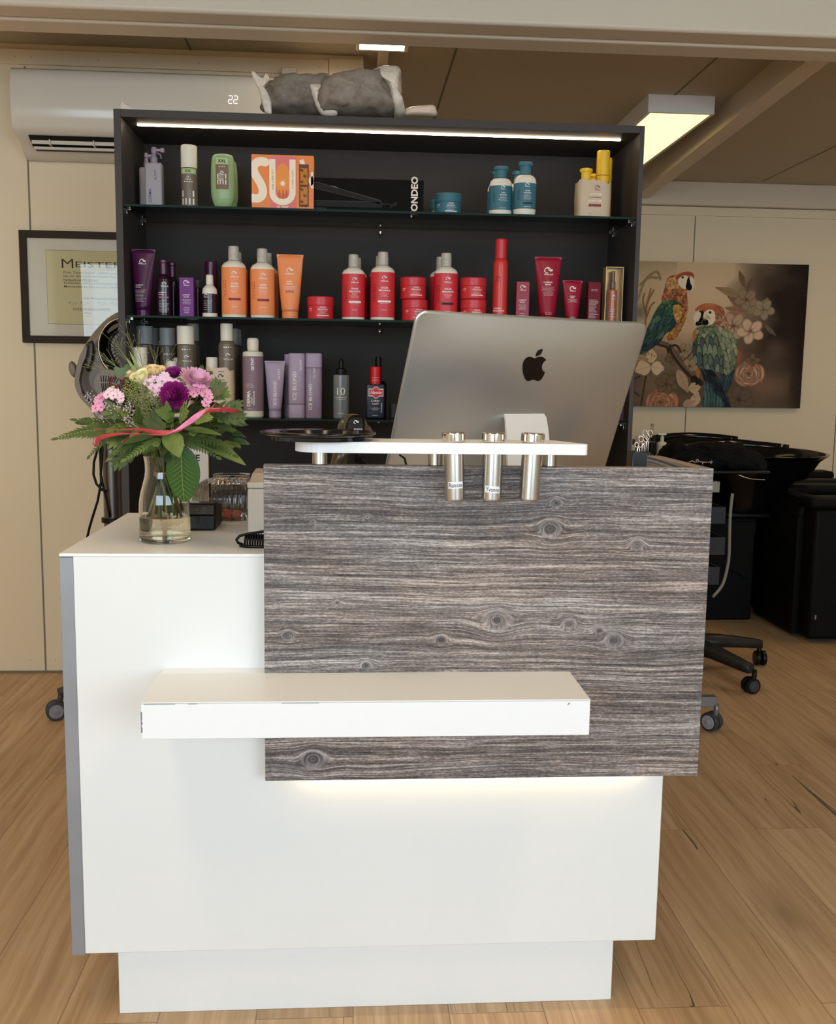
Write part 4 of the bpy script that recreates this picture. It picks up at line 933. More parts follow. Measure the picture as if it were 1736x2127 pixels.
sleeve(2, 428, 488, 765.5, F_, 'beige printed sleeve with black and red lettering right behind the flowers', lay_vol)
sleeve(2, 344, 403, 766, F_, 'beige printed sleeve mostly hidden behind the bouquet', lay_dots)
c, w, h = place(2, 503, 547, 702, F_); r = w / 2
t_ = thing('shampoo_bottle', 'white bottle with mauve label left of the lilac tube, lower shelf', 'bottle', c)
b = G().lathe([(r * .9, 0), (r * .98, .004), (r * .98, .80 * h), (r * .93, .825 * h), (r * .5, .835 * h)], c, 36).out('body', capw, t_)
G().lathe([(r * .52, .836 * h), (r * .54, .86 * h), (r * .56, .94 * h), (r * .53, .985 * h), (r * .4, h)], c, 28).out('cap', capw, t_)
bn = G().lathe([(r * .99, .085 * h), (r, .09 * h), (r, .765 * h), (r * .99, .77 * h)], c, 36, 1, False, False).out('printed_band', mauve, b)
g = G(); f = ell(c, r, r); put_text(g, 'GLYNT', f, .02 * w, .67 * h, h=.009, rot=PI / 2, bold=.04); put_text(g, 'DERMA', f, -.18 * w, .24 * h, h=.0105, rot=PI / 2, bold=.03); put_text(g, 'GINGO', f, -.02 * w, .215 * h, h=.0045, rot=PI / 2, bold=.02); put_text(g, 'ENERGETICUM', f, .08 * w, .245 * h, h=.0045, rot=PI / 2, bold=.02); put_lines(g, f, -.10 * w, .42 * h, .5 * w, 3, .02 * h, .0008, 1); put_lines(g, f, -.12 * w, .11 * h, .3 * w, 1, .02, .0008, 1); g.out('lettering', MAT['print_w'], bn, recalc=False)
def t_ice(dx=0.0, z=.40, hh=.0105, gz=.76, gx=.18):
    def fn(par, f, w, h, seed):
        g = G(); put_text(g, 'ICE BLOND', f, dx * w, z * h, h=hh, rot=PI / 2, bold=.01, sx=1.06); put_text(g, 'GLYNT', f, gx * w, gz * h, h=.0068, rot=PI / 2, bold=.01, sx=1.1)
        g.out('lettering', MAT['print_w'], par, recalc=False)
    return fn
squeeze(2, 549.5, 592, 750, F_, 'lilac squeeze tube with vertical white lettering, sealed end up', None, lilac, lilac, .62, .13, t_ice(.02, .44, .0095, .77, .2))
def lilacbottle(u0, u1, top, Y, label, capup, txt):
    c, w, h = place(2, u0, u1, top, Y); r = w / 2; t_ = thing('shampoo_bottle', label, 'bottle', c, 'lilac bottles on the lower shelf')
    z0, z1 = (0, .775) if capup else (.215, 1.0)
    def ring(z, q): return [c + Vector((r * q * abs(math.cos(a)) ** .5 * (1 if math.cos(a) > 0 else -1), r * .62 * q * abs(math.sin(a)) ** .7 * (1 if math.sin(a) > 0 else -1), z * h)) for a in [2 * PI * i / 40 for i in range(40)]]
    b = G().loft([ring(z0, .97), ring(z0 + .01, 1), ring(z1 - .01, 1), ring(z1, .96)]).out('body', lilac if not capup else plain('mauve_lilac', 146, 124, 148, .35), t_)
    a0, a1 = (.778, 1.0) if capup else (0, .212)
    g = G(); g.loft([ring(a0, .97), ring(a0 + .01, 1), ring(a1 - .012, .99), ring(a1, .93)]); g.out('cap', lilac, t_)
    if txt: txt(b, lambda x, z, e=.0006: ell(c, r * 1.4, r * .64)(x, z, e), w, h, 0)
lilacbottle(599, 633.5, 734, F_, 'lilac bottle standing on its cap, in the middle of its trio', False, t_ice(-.12, .50, .0115, .82, .25))
lilacbottle(634, 669, 734, F_ + .005, 'duller lilac bottle with its cap on top, right of its trio', True, t_ice(-.18, .33, .0105, .70, .05))
lilacbottle(590, 622, 736, B_ - .03, 'lilac bottle hidden behind the lilac bottle that stands on its cap', False, None)
c, w, h = place(2, 692, 725, 778, F_); r = w / 2; z2 = A(708, 744, y=F_).z - c.z
t_ = thing('dropper_bottle', 'clear grey bottle printed 10 with pointed black nozzle', 'bottle', c)
b = G().lathe([(r * .93, 0), (r, .003), (r, h - .003), (r * .95, h - .001), (r * .5, h)], c, 36).out('body', mat('clear_liquid_bottle', rgb(150, 158, 156), .12, trans=.45), t_)
G().lathe([(r * .66, h + .0003), (r * .66, h + .016), (r * .4, h + .018), (r * .32, h + .028), (r * .28, z2 - .008), (r * .15, z2 - .001), (.0005, z2)], c, 28).out('nozzle', MAT['black'], t_)
g = G(); f = ell(c, r, r); put_text(g, '10', f, 0, .62 * h, h=.022, bold=-.005); put_rect(g, f, -.35 * w, .35 * w, .48 * h, .487 * h, 4); put_rect(g, f, -.3 * w, .3 * w, .44 * h, .445 * h, 4); put_text(g, 'GLYNT', f, 0, .12 * h, h=.004); g.out('lettering', MAT['print_w'], b, recalc=False)
c, w, h = place(2, 760, 799, 797, F_); r = w / 2; z2 = A(780, 762, y=F_).z - c.z
t_ = thing('tonic_bottle', 'navy hair tonic bottle with red cap and red emblem', 'bottle', c)
nav = plain('navy_bottle', 22, 22, 42, .15); g = G(); g.box(c.x - r, c.x + r, c.y - .014, c.y + .014, c.z, c.z + h, .005, 3); b = g.out('body', nav, t_)
G().lathe([(r * .56, h - .002), (r * .56, z2 - .001), (r * .5, z2)], c, 28).out('cap', plain('bright_red_cap', 206, 16, 34, .35), t_)
f = flat(c, c.y - .014); g = G(); put_rect(g, f, -.36 * w, .42 * w, .64 * h, .86 * h, 2); n = 24; g.poly([f(.03 * w + .22 * w * math.cos(2 * PI * i / n), .75 * h + .17 * h * math.sin(2 * PI * i / n), .0007) for i in range(n)], [tuple(range(n))]); g.out('emblem_edge', MAT['print_w'], b, recalc=False)
g = G(); put_rect(g, lambda x, z: f(x, z, .0010), -.33 * w, .39 * w, .665 * h, .835 * h, 2); g.poly([f(.03 * w + .195 * w * math.cos(2 * PI * i / n), .75 * h + .15 * h * math.sin(2 * PI * i / n), .0012) for i in range(n)], [tuple(range(n))]); g.out('emblem', plain('bright_red_cap', 206, 16, 34, .35), b, recalc=False)
g = G(); put_text(g, 'Alpecin', lambda x, z: f(x, z, .0016), .03 * w, .745 * h, wd=.60 * w, h=.105 * h, bold=.03); put_text(g, 'Coffein', f, 0, .52 * h, h=.060 * h, bold=.01); put_text(g, 'Liquid', f, 0, .43 * h, h=.07 * h, bold=.01); put_lines(g, f, 0, .32 * h, .44 * w, 3, .035 * h, .0009, 4); put_lines(g, f, 0, .09 * h, .35 * w, 1, .02, .001, 5); put_text(g, 'Hair Energizer', f, .33 * w, .33 * h, h=.0048, rot=PI / 2, bold=.01)
put_lines(g, lambda x, z: Vector((c.x + x, c.y - r * .56 * math.sqrt(max(0, 1 - (x / (r * .56)) ** 2)) - .0006, c.z + z)), 0, h + .018, .42 * w, 3, .005, .0009, 6)
g.out('lettering', MAT['print_w'], b, recalc=False)
c, w, h = place(2, 768, 803, 790, B_ - .02); z2 = A(788, 741, y=B_ - .02).z - c.z
t_ = thing('pump_bottle', 'black pump bottle hidden behind the red capped navy bottle', 'bottle', c)
G().lathe([(w * .45, 0), (w * .5, .003), (w * .5, h * .9), (w * .4, h * .97), (w * .25, h)], c, 32).out('body', MAT['black_gloss'], t_)
G().lathe([(w * .19, h + .0003), (w * .19, z2 - .002), (w * .15, z2)], c, 24).out('pump', MAT['black'], t_)
c, w, h = place(2, 808, 826, 838, B_ - .03); tag(G().lathe([(w * .46, 0), (w * .5, .002), (w * .5, h * .7), (w * .48, h * .71), (w * .5, h * .72), (w * .5, h - .002), (w * .46, h)], c, 28).out('small_jar', MAT['dgrey']), 'tiny black jar peeking out left of the computer screen', 'jar')
c, w, h = place(2, 1286, 1312, 800, F_ + .02)
can(2, 1284, 1306, 800, F_, 'plum can at the right end of the lower shelf behind the computer', None, (plum, plum), .3, 1.0, False)

# ================================================================== COMPUTER
sc_ = 0.923
O = CAM + (Vector((0.12762, 0.35505, 1.35822)) - CAM) * sc_
rV = Vector((0.89637189, 0.44330286, 0.0)); dV = Vector((-0.15916833, 0.32184321, -0.93331795)); nV = rV.cross(dV).normalized()
if nV.y > 0: nV = -nV                      # out of the back of the screen, towards the customer
W, H = 0.65 * sc_, 0.405
IM = thing('computer', 'silver all-in-one computer seen from behind with a black fruit emblem', 'computer', (0.33, 0.42, zt))
def bulge(u, v): return 0.026 * (1 - abs(u) ** 3.2) * (1 - abs(v) ** 3.2)
def scr(x, y, off=0.0): return O + rV * (W / 2 + x) + dV * (H / 2 + y) + nV * off
def rnd_rect(u, v, rc=0.022):
    x, y = u * W / 2, v * H / 2; ax, ay = W / 2 - rc, H / 2 - rc
    if abs(x) > ax and abs(y) > ay:
        dx, dy = abs(x) - ax, abs(y) - ay; L_ = math.hypot(dx, dy); m_ = max(dx, dy)
        if L_ > 1e-9: k = m_ / L_; dx *= k; dy *= k
        x = math.copysign(ax + dx, x); y = math.copysign(ay + dy, y)
    return x, y
g = G(); nu, nv = 60, 44
def us(n): return [math.sin(PI / 2 * (2 * i / n - 1)) * .5 + (2 * i / n - 1) * .5 for i in range(n + 1)]
U_, V_ = us(nu), us(nv)
vs = [scr(*rnd_rect(u, v), bulge(u, v)) for v in V_ for u in U_]
fs = [(j * (nu + 1) + i, j * (nu + 1) + i + 1, (j + 1) * (nu + 1) + i + 1, (j + 1) * (nu + 1) + i) for j in range(nv) for i in range(nu)]
g.poly(vs, fs, True)
rim = [(u, -1) for u in U_] + [(1, v) for v in V_[1:]] + [(u, 1) for u in reversed(U_[:-1])] + [(-1, v) for v in reversed(V_[1:-1])]
g.loft([[scr(*rnd_rect(u, v), 0) for u, v in rim], [scr(*rnd_rect(u, v), -0.005) for u, v in rim]], False, True)
bmesh.ops.remove_doubles(g.bm, verts=g.bm.verts, dist=1e-5)
g.out('housing', MAT['silver'], IM)
g = G(); g.box(-1, 1, -1, 1, -1, 1)
mm = Matrix((rV * (W / 2 - .006), -nV * 0.0008, -dV * (H / 2 - .006))).transposed().to_4x4(); mm.translation = scr(0, 0, -0.0062)
g.xf(mm); g.out('screen', MAT['black_gloss'], IM)
def on_back(u, v):
    """photo pixel to the back of the screen"""
    d = FWD * FPX + RGT * (u - CX) - UPV * (v - CY); off = 0.0
    for _ in range(4):
        o_ = O + nV * off; t_0 = (o_ - CAM).dot(nV) / d.dot(nV); p = CAM + d * t_0; q = p - O; x = q.dot(rV) - W / 2; y = q.dot(dV) - H / 2
        off = bulge(x / (W / 2), y / (H / 2))
    return x, y
def emblem(pts):
    P = []
    n = len(pts)
    for i in range(n):                    # smooth the outline
        p0, p1, p2, p3 = pts[i - 1], pts[i], pts[(i + 1) % n], pts[(i + 2) % n]
        for k in range(4):
            s_ = k / 4; P.append(tuple(.5 * ((2 * p1[a]) + (-p0[a] + p2[a]) * s_ + (2 * p0[a] - 5 * p1[a] + 4 * p2[a] - p3[a]) * s_ * s_ + (-p0[a] + 3 * p1[a] - 3 * p2[a] + p3[a]) * s_ ** 3) for a in (0, 1)))
    return [(800 + x / 3.1, 640 + y / 3.1) for x, y in P]
body_ = [(964, 322), (982, 315), (1003, 312), (1022, 320), (1034, 334), (1020, 347), (1009, 368), (1009, 390), (1016, 405), (1026, 412), (1018, 436), (1004, 457), (990, 468), (976, 469), (958, 462), (940, 463), (925, 469), (911, 467), (898, 452), (888, 425), (883, 392), (886, 355), (898, 329), (916, 315), (936, 313), (952, 319)]
leaf_ = [(969, 309), (971, 292), (984, 273), (1011, 262), (1009, 281), (998, 299), (983, 307)]
g = G()
for pts in (body_, leaf_):
    P = [on_back(*q) for q in emblem(pts)]; cx_, cy_ = sum(p[0] for p in P) / len(P), sum(p[1] for p in P) / len(P)
    rings = [[scr(cx_ + (x - cx_) * k, cy_ + (y - cy_) * k, bulge((cx_ + (x - cx_) * k) / (W / 2), (cy_ + (y - cy_) * k) / (H / 2)) + .0006) for x, y in P] for k in (1, .75, .5, .25, .02)]
    g.loft(rings, False, True)
g.out('emblem', MAT['black_gloss'], IM, 'black bitten fruit emblem', recalc=False)
# stand: a bent metal band from the back of the screen down to its foot
xl_, y0_ = on_back(1047, 861); xr_, _ = on_back(1129, 861); xm_ = (xl_ + xr_) / 2; hw = (xr_ - xl_) / 2
q0 = scr(xm_, y0_, bulge(xm_ / (W / 2), y0_ / (H / 2)) + .002)
path = [q0 - nV * .006, q0 + nV * .004 + Vector((0, 0, -.006)), q0 + Vector((.002, -.020, -.030)), q0 + Vector((.004, -.040, -.085)), Vector((q0.x + .010, q0.y - .058, zt + .045)), Vector((q0.x + .012, q0.y - .062, zt + .009)), Vector((q0.x + .012, q0.y - .052, zt + .0045)), Vector((q0.x - .045, q0.y + .14, zt + .0045))]
sd = rV; g = G(); rings = []
for i, p in enumerate(path):
    tt = (path[min(i + 1, len(path) - 1)] - path[max(i - 1, 0)]).normalized(); th = tt.cross(sd).normalized() * .003; k = hw * (1 + .10 * min(1, i / 4))
    rings.append([p - sd * k - th, p + sd * k - th, p + sd * k + th, p - sd * k + th])
g.loft(rings, smooth=False); g.out('stand', MAT['lit_alu'], IM)
# cable behind the computer
g = G(); g.tube([A(830, 945, y=.18), A(840, 952, y=.17), A(846, 975, y=.16), A(848, 1000, y=.17), Vector((A(848, 1000, y=.17).x + .03, .28, zt + .004)), Vector((.2, .34, zt + .004))], .0022, 8)
tag(g.out('computer_cable', MAT['black']), 'thin black cable curving behind the raised shelf', 'cable')

# hand scanner on its cradle
p = A(733, 892, y=.17); SCN = thing('hand_scanner', 'bronze black hand scanner standing head up behind the round tray', 'scanner', (p.x - .02, .17, zt))
R_ = Matrix.Rotation(-.12, 3, 'Y') @ Matrix.Rotation(.35, 3, 'X')
bz = plain('bronze_black', 96, 84, 70, .25, metal=.5)
g = G(); g.ball(p, 0.032, 3, (.95, .78, 1.0), R_); g.ball(p + Vector((.012, .02, -.01)), .028, 3, (1.0, 1.1, .75), R_); g.out('scanner_head', bz, SCN)
g = G(); fc = p + Vector((.004, -.0235, .006)); n = 22
g.puff([fc + Vector((.0185 * math.copysign(abs(math.cos(a)) ** .8, math.cos(a)) + .003 * math.sin(a), .006 * math.sin(a) , .023 * math.copysign(abs(math.sin(a)) ** .8, math.sin(a)))) for a in [2 * PI * i / n for i in range(n)]], .006, 4); fp = g.out('face_plate', MAT['black'], SCN)
g = G(); f = lambda x, z: fc + Vector((x, -.0040 + .3 * z, z)); put_mark(g, f, .002, .009, .010); put_text(g, 'METAPACE', f, .006, -.004, h=.0024); put_text(g, 'S1', f, .007, -.009, h=.003); g.out('lettering', MAT['print_w'], fp, recalc=False)
g = G(); g.tube([p + Vector((-.012, .01, -.02)), p + Vector((-.026, .012, -.06)), p + Vector((-.034, .015, -.10)), Vector((p.x - .036, .185, zt + .012))], [.018, .016, .015, .016], 18); g.out('grip', bz, SCN)
g = G(); g.tube([p + Vector((.018, .012, -.03)), p + Vector((.010, .012, -.06)), p + Vector((.03, .02, -.075)), p + Vector((.02, .02, -.12))], [.010, .009, .008, .012], 12); g.out('cradle', MAT['black'], SCN); G().lathe([(.045, 0), (.045, .008), (.03, .012)], (p.x - .01, .185, zt), 28).out('cradle_base', MAT['black'], SCN)
# black scissors block
g = G(); bx_ = A(1328, 950, y=.40); g.box(bx_.x - .021, bx_.x + .021, .385, .425, zt, A(1328, 938, y=.385).z, .002)
BK = g.out('scissors_block', MAT['black_gloss']); tag(BK, 'black block holding upright scissors beside the computer', 'scissors holder')
def scissors(u, v, s, rot, lab):
    s *= .62; p = A(u, v, y=.40); zb_ = A(1328, 938, y=.385).z; r = thing('scissors', lab, 'scissors', (p.x, .40, zb_ - .03), 'scissors in the black block')
    for sg in (-1, 1):
        g = G(); c_ = p + Vector((sg * .0085 * s, 0, 0)); n = 16
        g.tube([c_ + Vector((.0078 * s * math.cos(a + rot), .002 * math.sin(a), .0105 * s * math.sin(a + rot))) for a in [2 * PI * i / n for i in range(n + 1)]], .0014, 8)
        g.tube([c_ + Vector((0, 0, -.0105 * s)), Vector((p.x - sg * .002, .40, (p.z + zb_) / 2)), Vector((p.x - sg * .002, .40, zb_ - .03))], [.0020, .0022, .0014], 8)
        g.out('scissor_half', MAT['steel'], r)
scissors(1336, 912, 1.0, .3, 'tallest pair of scissors in the black block, looped handles')
scissors(1345, 900, 1.1, -.4, 'rearmost pair of scissors standing highest in the black block')
scissors(1326, 924, .8, .1, 'lowest pair of scissors at the left of the black block')
# white box printer
p0 = A(513, 985, y=.2); p1 = A(513, 1113, y=.2)
PR = thing('receipt_printer', 'white boxy receipt printer half hidden behind the wood panel', 'printer', (p0.x + .07, .27, zt))
zt2 = A(540, 1002, y=.2).z
g = G(); g.box(p0.x + .0005, p0.x + .14, .2, .34, zt, zt2 - .013, .004); g.out('body', MAT['acw'], PR)
g = G(); g.box(p0.x, p0.x + .141, .199, .341, zt2 - .012, zt2, .003); g.prism([(p0.x + .004, .205, zt2), (p0.x + .014, .25, zt2 + .012), (p0.x + .02, .32, zt2 + .016), (p0.x + .135, .32, zt2 + .016), (p0.x + .135, .25, zt2 + .012), (p0.x + .137, .205, zt2)][0:1] + [(p0.x + .016, .26, zt2 + .013), (p0.x + .13, .26, zt2 + .013), (p0.x + .137, .205, zt2)], (0, .001, -.0005)); g.prism([(p0.x + .004, .203, zt2 - .0005), (p0.x + .004, .335, zt2 - .0005), (p0.x + .004, .335, zt2 + .016), (p0.x + .004, .262, zt2 + .013)], (.13, 0, 0), .002)
g.out('lid', MAT['acw'], PR)
# telephone with coiled cord
g = G(); cpts = []; c0 = A(546, 1128, y=.075); ce = A(500, 1131, y=.072); N = 17
for i in range(N * 14 + 1):
    a = 2 * PI * i / 14; k = i / (N * 14); c_ = Vector((c0.x + .045 - (c0.x + .045 - ce.x - .006) * k, .075, zt + .0135)); cpts.append(c_ + Vector((0, .0085 * math.cos(a), .0100 * math.sin(a))))
g.tube(cpts, .0019, 7)
g.tube([Vector((ce.x + .004, .075, zt + .004)), Vector((ce.x - .005, .073, zt + .008)), Vector((ce.x - .008, .072, zt + .014)), Vector((ce.x - .002, .073, zt + .021)), Vector((ce.x + .012, .075, zt + .0245)), Vector((c0.x + .002, .078, zt + .029)), Vector((c0.x + .05, .082, zt + .033))], .0026, 8)
g.tube([Vector((ce.x - .001, .068, zt + .0035)), Vector((ce.x + .01, .062, zt + .003)), Vector((ce.x + .03, .058, zt + .0035)), Vector((c0.x + .04, .058, zt + .0035))], .0028, 8)
tag(g.out('coiled_cord', MAT['black']), 'black coiled telephone cord beside the white printer', 'cord')
# card terminal
p0 = A(396, 1101, y=.28); p1 = A(449, 1101, y=.28); h = A(420, 1043, y=.30).z - zt; x0 = p0.x - .035
TM = thing('card_terminal', 'black card payment terminal with wireless symbol behind the vase', 'card terminal', ((x0 + p1.x) / 2, .32, zt))
g = G(); g.prism([(x0, .275, zt + .001), (x0, .375, zt + .001), (x0, .375, zt + h * .82), (x0, .315, zt + h), (x0, .285, zt + h * .98), (x0, .279, zt + h * .62), (x0, .272, zt + h * .55), (x0, .270, zt + h * .08)], (p1.x - x0, 0, 0), .004); g.out('body', MAT['black'], TM)
g = G(); g.box(x0 + .002, p1.x - .003, .2705, .2765, zt + h * .60, zt + h * .95, .0015); pl = g.out('reader_plate', plain('dark_bronze_plate', 54, 44, 38, .2), TM)
g = G(); cx_ = (p0.x + p1.x) / 2 - .002; cz_ = zt + h * .77; n = 30
g.tube([Vector((cx_ + .011 * math.cos(a), .2700, cz_ + .0062 * math.sin(a))) for a in [2 * PI * i / n - 2.6 for i in range(n)]], .0004, 5)
for k in range(4): g.tube([Vector((cx_ - .003 + .003 * k + .0012 * math.cos(a), .2700, cz_ + (.001 + .0008 * k) * math.sin(a) * 1.6)) for a in np.linspace(-1.3, 1.3, 7)], .0004, 5)
g.tube([Vector((cx_ - .012, .2700, cz_ + .004)), Vector((cx_ - .006, .2700, cz_ - .001)), Vector((cx_ - .004, .2700, cz_ + .002))], .0004, 5)
g.out('wireless_symbol', MAT['grey'], pl)
g = G(); g.box(x0 + .01, x0 + .05, .298, .30, zt + h * .985, zt + h * 1.02); g.out('receipt', MAT['white_edge'], TM)
# ribbed glass bowl vase
cc = A(482, 1062, y=.47); c = Vector((cc.x, .47, zt + .0005)); s_ = (A(565, 1040, y=.47).x - A(402, 1040, y=.47).x) / 2; hb = A(482, 985, y=.47).z - zt; pr = []
for i in range(22):
    k = i / 21; pr.append((s_ * (.62 + .38 * math.sin(PI * min(1, k * 1.08) * .62 + .18) ** 1.0 if k < .55 else s_ / s_ * 0 + 0), 0)) if 0 else None
pr = [(.70, 0), (.80, .02), (.90, .12), (.97, .26), (1.0, .42), (.985, .55), (.93, .68), (.82, .79), (.68, .865), (.54, .905), (.47, .925), (.455, .95), (.47, 1.0)]
g = G(); g.lathe([(r_ * s_, z_ * hb) for r_, z_ in pr], c, 168, 1.0, True, False, ribs=42, ramp=.014); g.lathe([(r_ * s_ - .003, z_ * hb) for r_, z_ in pr[1:]], c, 168, 1.0, True, False, ribs=42, ramp=.014)
BW = g.out('ribbed_glass_vase', MAT['bowl'], recalc=False); tag(BW, 'round ribbed clear glass vase with narrow neck near the back of the counter', 'vase')
rnd = random.Random(5)
for i in range(3):
    q = c + Vector((-.03 + .022 * i, -.035 + .01 * (i % 2), .0035 + .012 * 1)); g = G(); g.box(q.x - .009, q.x + .009, q.y - .003, q.y + .003, zt + .004, zt + .022, .002, R=Matrix.Rotation(rnd.uniform(-.3, .3), 3, 'Y'))
    tag(g.out('wrapped_sweet', plain('orange_wrapper', 170, 84, 54, .5)), ('orange wrapped sweet inside the ribbed glass vase, leftmost', 'orange wrapped sweet inside the ribbed glass vase, middle', 'orange wrapped sweet inside the ribbed glass vase, right')[i], 'sweet', 'sweets in the ribbed glass vase')
# framed sign standing behind
pa = A(436, 905, y=.52); g = G(); x1 = pa.x
SG = thing('standing_sign', 'pale framed lettered sign standing behind the bouquet', 'sign', (x1 - .08, .53, zt))
zT = A(430, 905, y=.52).z
g = G(); g.box(x1 - .088, x1, .52, .532, zt, zT, .001); g.out('sign_frame', MAT['frame'], SG)
g = G(); g.box(x1 - .085, x1 - .004, .5188, .5199, zt + .004, zT - .004); sp = g.out('sign_sheet', soft(mat('pale_print_sheet', rgb(206, 200, 198), .7), 40, .06), SG)
g = G(); f = lambda x, z: Vector((x, .5184, z)); pe = A(411, 951, y=.518); put_text(g, 'LOVE', f, pe.x - .019, pe.z, h=.015, bold=.03); g.out('lettering', MAT['print_k'], sp, recalc=False)

# ================================================================== AIR CONDITIONER
x0, x1 = -1.2514, -0.27; yb_ = YW - .0005; zT = 2.3233; zB = 2.03
AC = thing('air_conditioner', 'wide glossy white wall air conditioner showing 22, high on the left wall', 'air conditioner', ((x0 + x1) / 2, yb_ - .1, zB))
prof = [(yb_, zT), (yb_ - .175, zT), (yb_ - .195, zT - .012), (yb_ - .205, zT - .05), (yb_ - .207, zT - .13), (yb_ - .200, zT - .205), (yb_ - .185, zT - .226), (yb_ - .10, zT - .246), (yb_ - .07, zB + .02), (yb_ - .04, zB), (yb_, zB)]
g = G(); g.loft([[Vector((x, y, z)) for y, z in prof] for x in (x0, x0 + .004, x1 - .004, x1)]); g.out('casing', MAT['acw'], AC)
g = G(); g.prism([(x0 + .05, yb_ - .172, zT - .2335), (x0 + .05, yb_ - .098, zT - .2500), (x0 + .05, yb_ - .075, zB + .024), (x0 + .05, yb_ - .120, zB + .030)], (x1 - x0 - .1, 0, 0)); g.out('air_outlet', MAT['black'], AC, 'black air outlet slot')
g = G(); g.box(x0 + .055, x1 - .055, yb_ - .150, yb_ - .146, zB + .034, zB + .048, .001); g.out('louvre', MAT['acw'], AC)
g = G(); g.box(x0 + .055, x1 - .055, yb_ - .128, yb_ - .118, zB + .020, zB + .030, .002); g.out('louvre', MAT['acw'], AC)
for k in range(5):
    xx = x0 + .12 + k * .16; G().box(xx, xx + .004, yb_ - .158, yb_ - .125, zB + .030, zB + .050).out('air_vane', MAT['acw'], AC)
g = G(); pg = A(484, 207, y=yb_ - .2075)
def seg7(cx_, cz_, s, on):
    L_ = {'a': (0, 1, 1), 'g': (0, 0, 1), 'd': (0, -1, 1), 'b': (.5, .5, 0), 'c': (.5, -.5, 0), 'e': (-.5, -.5, 0), 'f': (-.5, .5, 0)}
    for k in on:
        a, b_, hz = L_[k]; a *= s * 1.1; b_ *= s
        if hz: g.box(cx_ + a - s * .42, cx_ + a + s * .42, pg.y - .0006, pg.y, cz_ + b_ - s * .07, cz_ + b_ + s * .07)
        else: g.box(cx_ + a - s * .07, cx_ + a + s * .07, pg.y - .0006, pg.y, cz_ + b_ - s * .38, cz_ + b_ + s * .38)
for dx in (-.0095, .0095): seg7(pg.x + dx, pg.z, .0135, 'abged')
g.out('temperature_display', MAT['digit'], AC, 'small lit display reading 22')
# small wall sensor
p = A(600, 146, y=YW - .05); G_ = G(); G_.box(p.x - .028, p.x + .028, YW - .05, YW - .013, p.z - .03, p.z + .012, .003); sn = G_.out('sensor_box', MAT['acw']); tag(sn, 'small white sensor box on the wall above the wrapped bags', 'sensor')
g = G(); g.box(p.x - .022, p.x + .022, YW - .0512, YW - .050, p.z - .027, p.z - .018); g.out('sensor_lens', MAT['grey'], sn)

# ================================================================== CERTIFICATE
y_ = YW - .022; tl = A(38, 478, y=y_); bl = A(52, 711, y=y_); x0 = -1.297; x1 = x0 + .62; z1, z0 = 1.770, 1.340
CF = thing('framed_certificate', 'framed master certificate in dark frame on the left wall', 'certificate', ((x0 + x1) / 2, YW - .011, z0))
fw = .028; g = G()
for a in ((x0, x1, z1 - fw, z1), (x0, x1, z0, z0 + fw), (x0, x0 + fw, z0 + fw, z1 - fw), (x1 - fw, x1, z0 + fw, z1 - fw)): g.box(a[0], a[1], y_, YW - .001, a[2], a[3], .0008)
g.out('picture_frame', MAT['frame'], CF)
G().box(x0 + fw, x1 - fw, y_ + .010, y_ + .012, z0 + fw, z1 - fw).out('mount', MAT['mount'], CF)
pl_ = A(94, 519, y=y_).x; pT = A(94, 519, y=y_).z; pB = A(102, 672, y=y_).z; px1 = x1 - (pl_ - x0)
g = G(); g.box(pl_ - .0012, px1 + .0012, y_ + .0094, y_ + .0099, pB - .0012, pT + .0012); g.out('mount_bevel', MAT['ink'], CF)
g = G(); g.box(pl_, px1, y_ + .0086, y_ + .0093, pB, pT); pp = g.out('certificate_sheet', MAT['paper'], CF)
def q_(u, v): p = A(u, v, y=y_ + .0084); return p.x, p.z
f = lambda x, z: Vector((x, y_ + .0084, z))
def line(s, u0, v0, hpx, wpx, bold=.005):
    x, z = q_(u0, v0); x2, _ = q_(u0 + wpx, v0); _, z2 = q_(u0, v0 + hpx); put_text(g, s, f, (x + x2) / 2, z, h=abs(z2 - z), wd=x2 - x, bold=bold)
g = G()
line('M', 128, 547, 19, 24, -.004); line('EISTERBRIEF', 157, 549, 12, 178, -.004)
line('Frau Tanja Daniel , geboren am 13. 5. 19', 132, 566, 6, 152); line('hat vor dem unterzeichneten Ausschuß die Prüfung', 132, 573.5, 6, 165)
line('Handwerk der', 132, 581, 6, 37); line('FRISEURE', 171, 582, 6, 33, .0); line('bestanden und ist damit berechtigt, in diesem', 133, 588, 6, 150); line('Meistertitel zu führen und Lehrlinge auszubilden.', 133, 595.5, 6, 165)
line('Der Meisterprüfungsausschuß', 174, 620, 6, 96); line('HANDWERKSKAMMER', 152, 642, 6, 78, -.004)
for u in (142, 167, 203, 230, 262): line('gez.', u, 629, 3.2, 6); put_lines(g, f, q_(u + 14, 629)[0], q_(u, 629.5)[1], .022, 1, .01, .0014, u); put_rect(g, f, q_(u + 5, 633)[0], q_(u + 16, 633)[0], q_(u, 633.4)[1], q_(u, 633)[1], 1)
line('Römer', 175, 650, 3.6, 16); put_rect(g, f, q_(176, 656)[0], q_(188, 656)[0], q_(176, 656.5)[1], q_(176, 656)[1], 1)
g.out('lettering', MAT['ink'], pp, recalc=False)
G().box(x0 + fw, x1 - fw, y_ + .004, y_ + .005, z0 + fw, z1 - fw).out('picture_pane', MAT['pane'], CF)

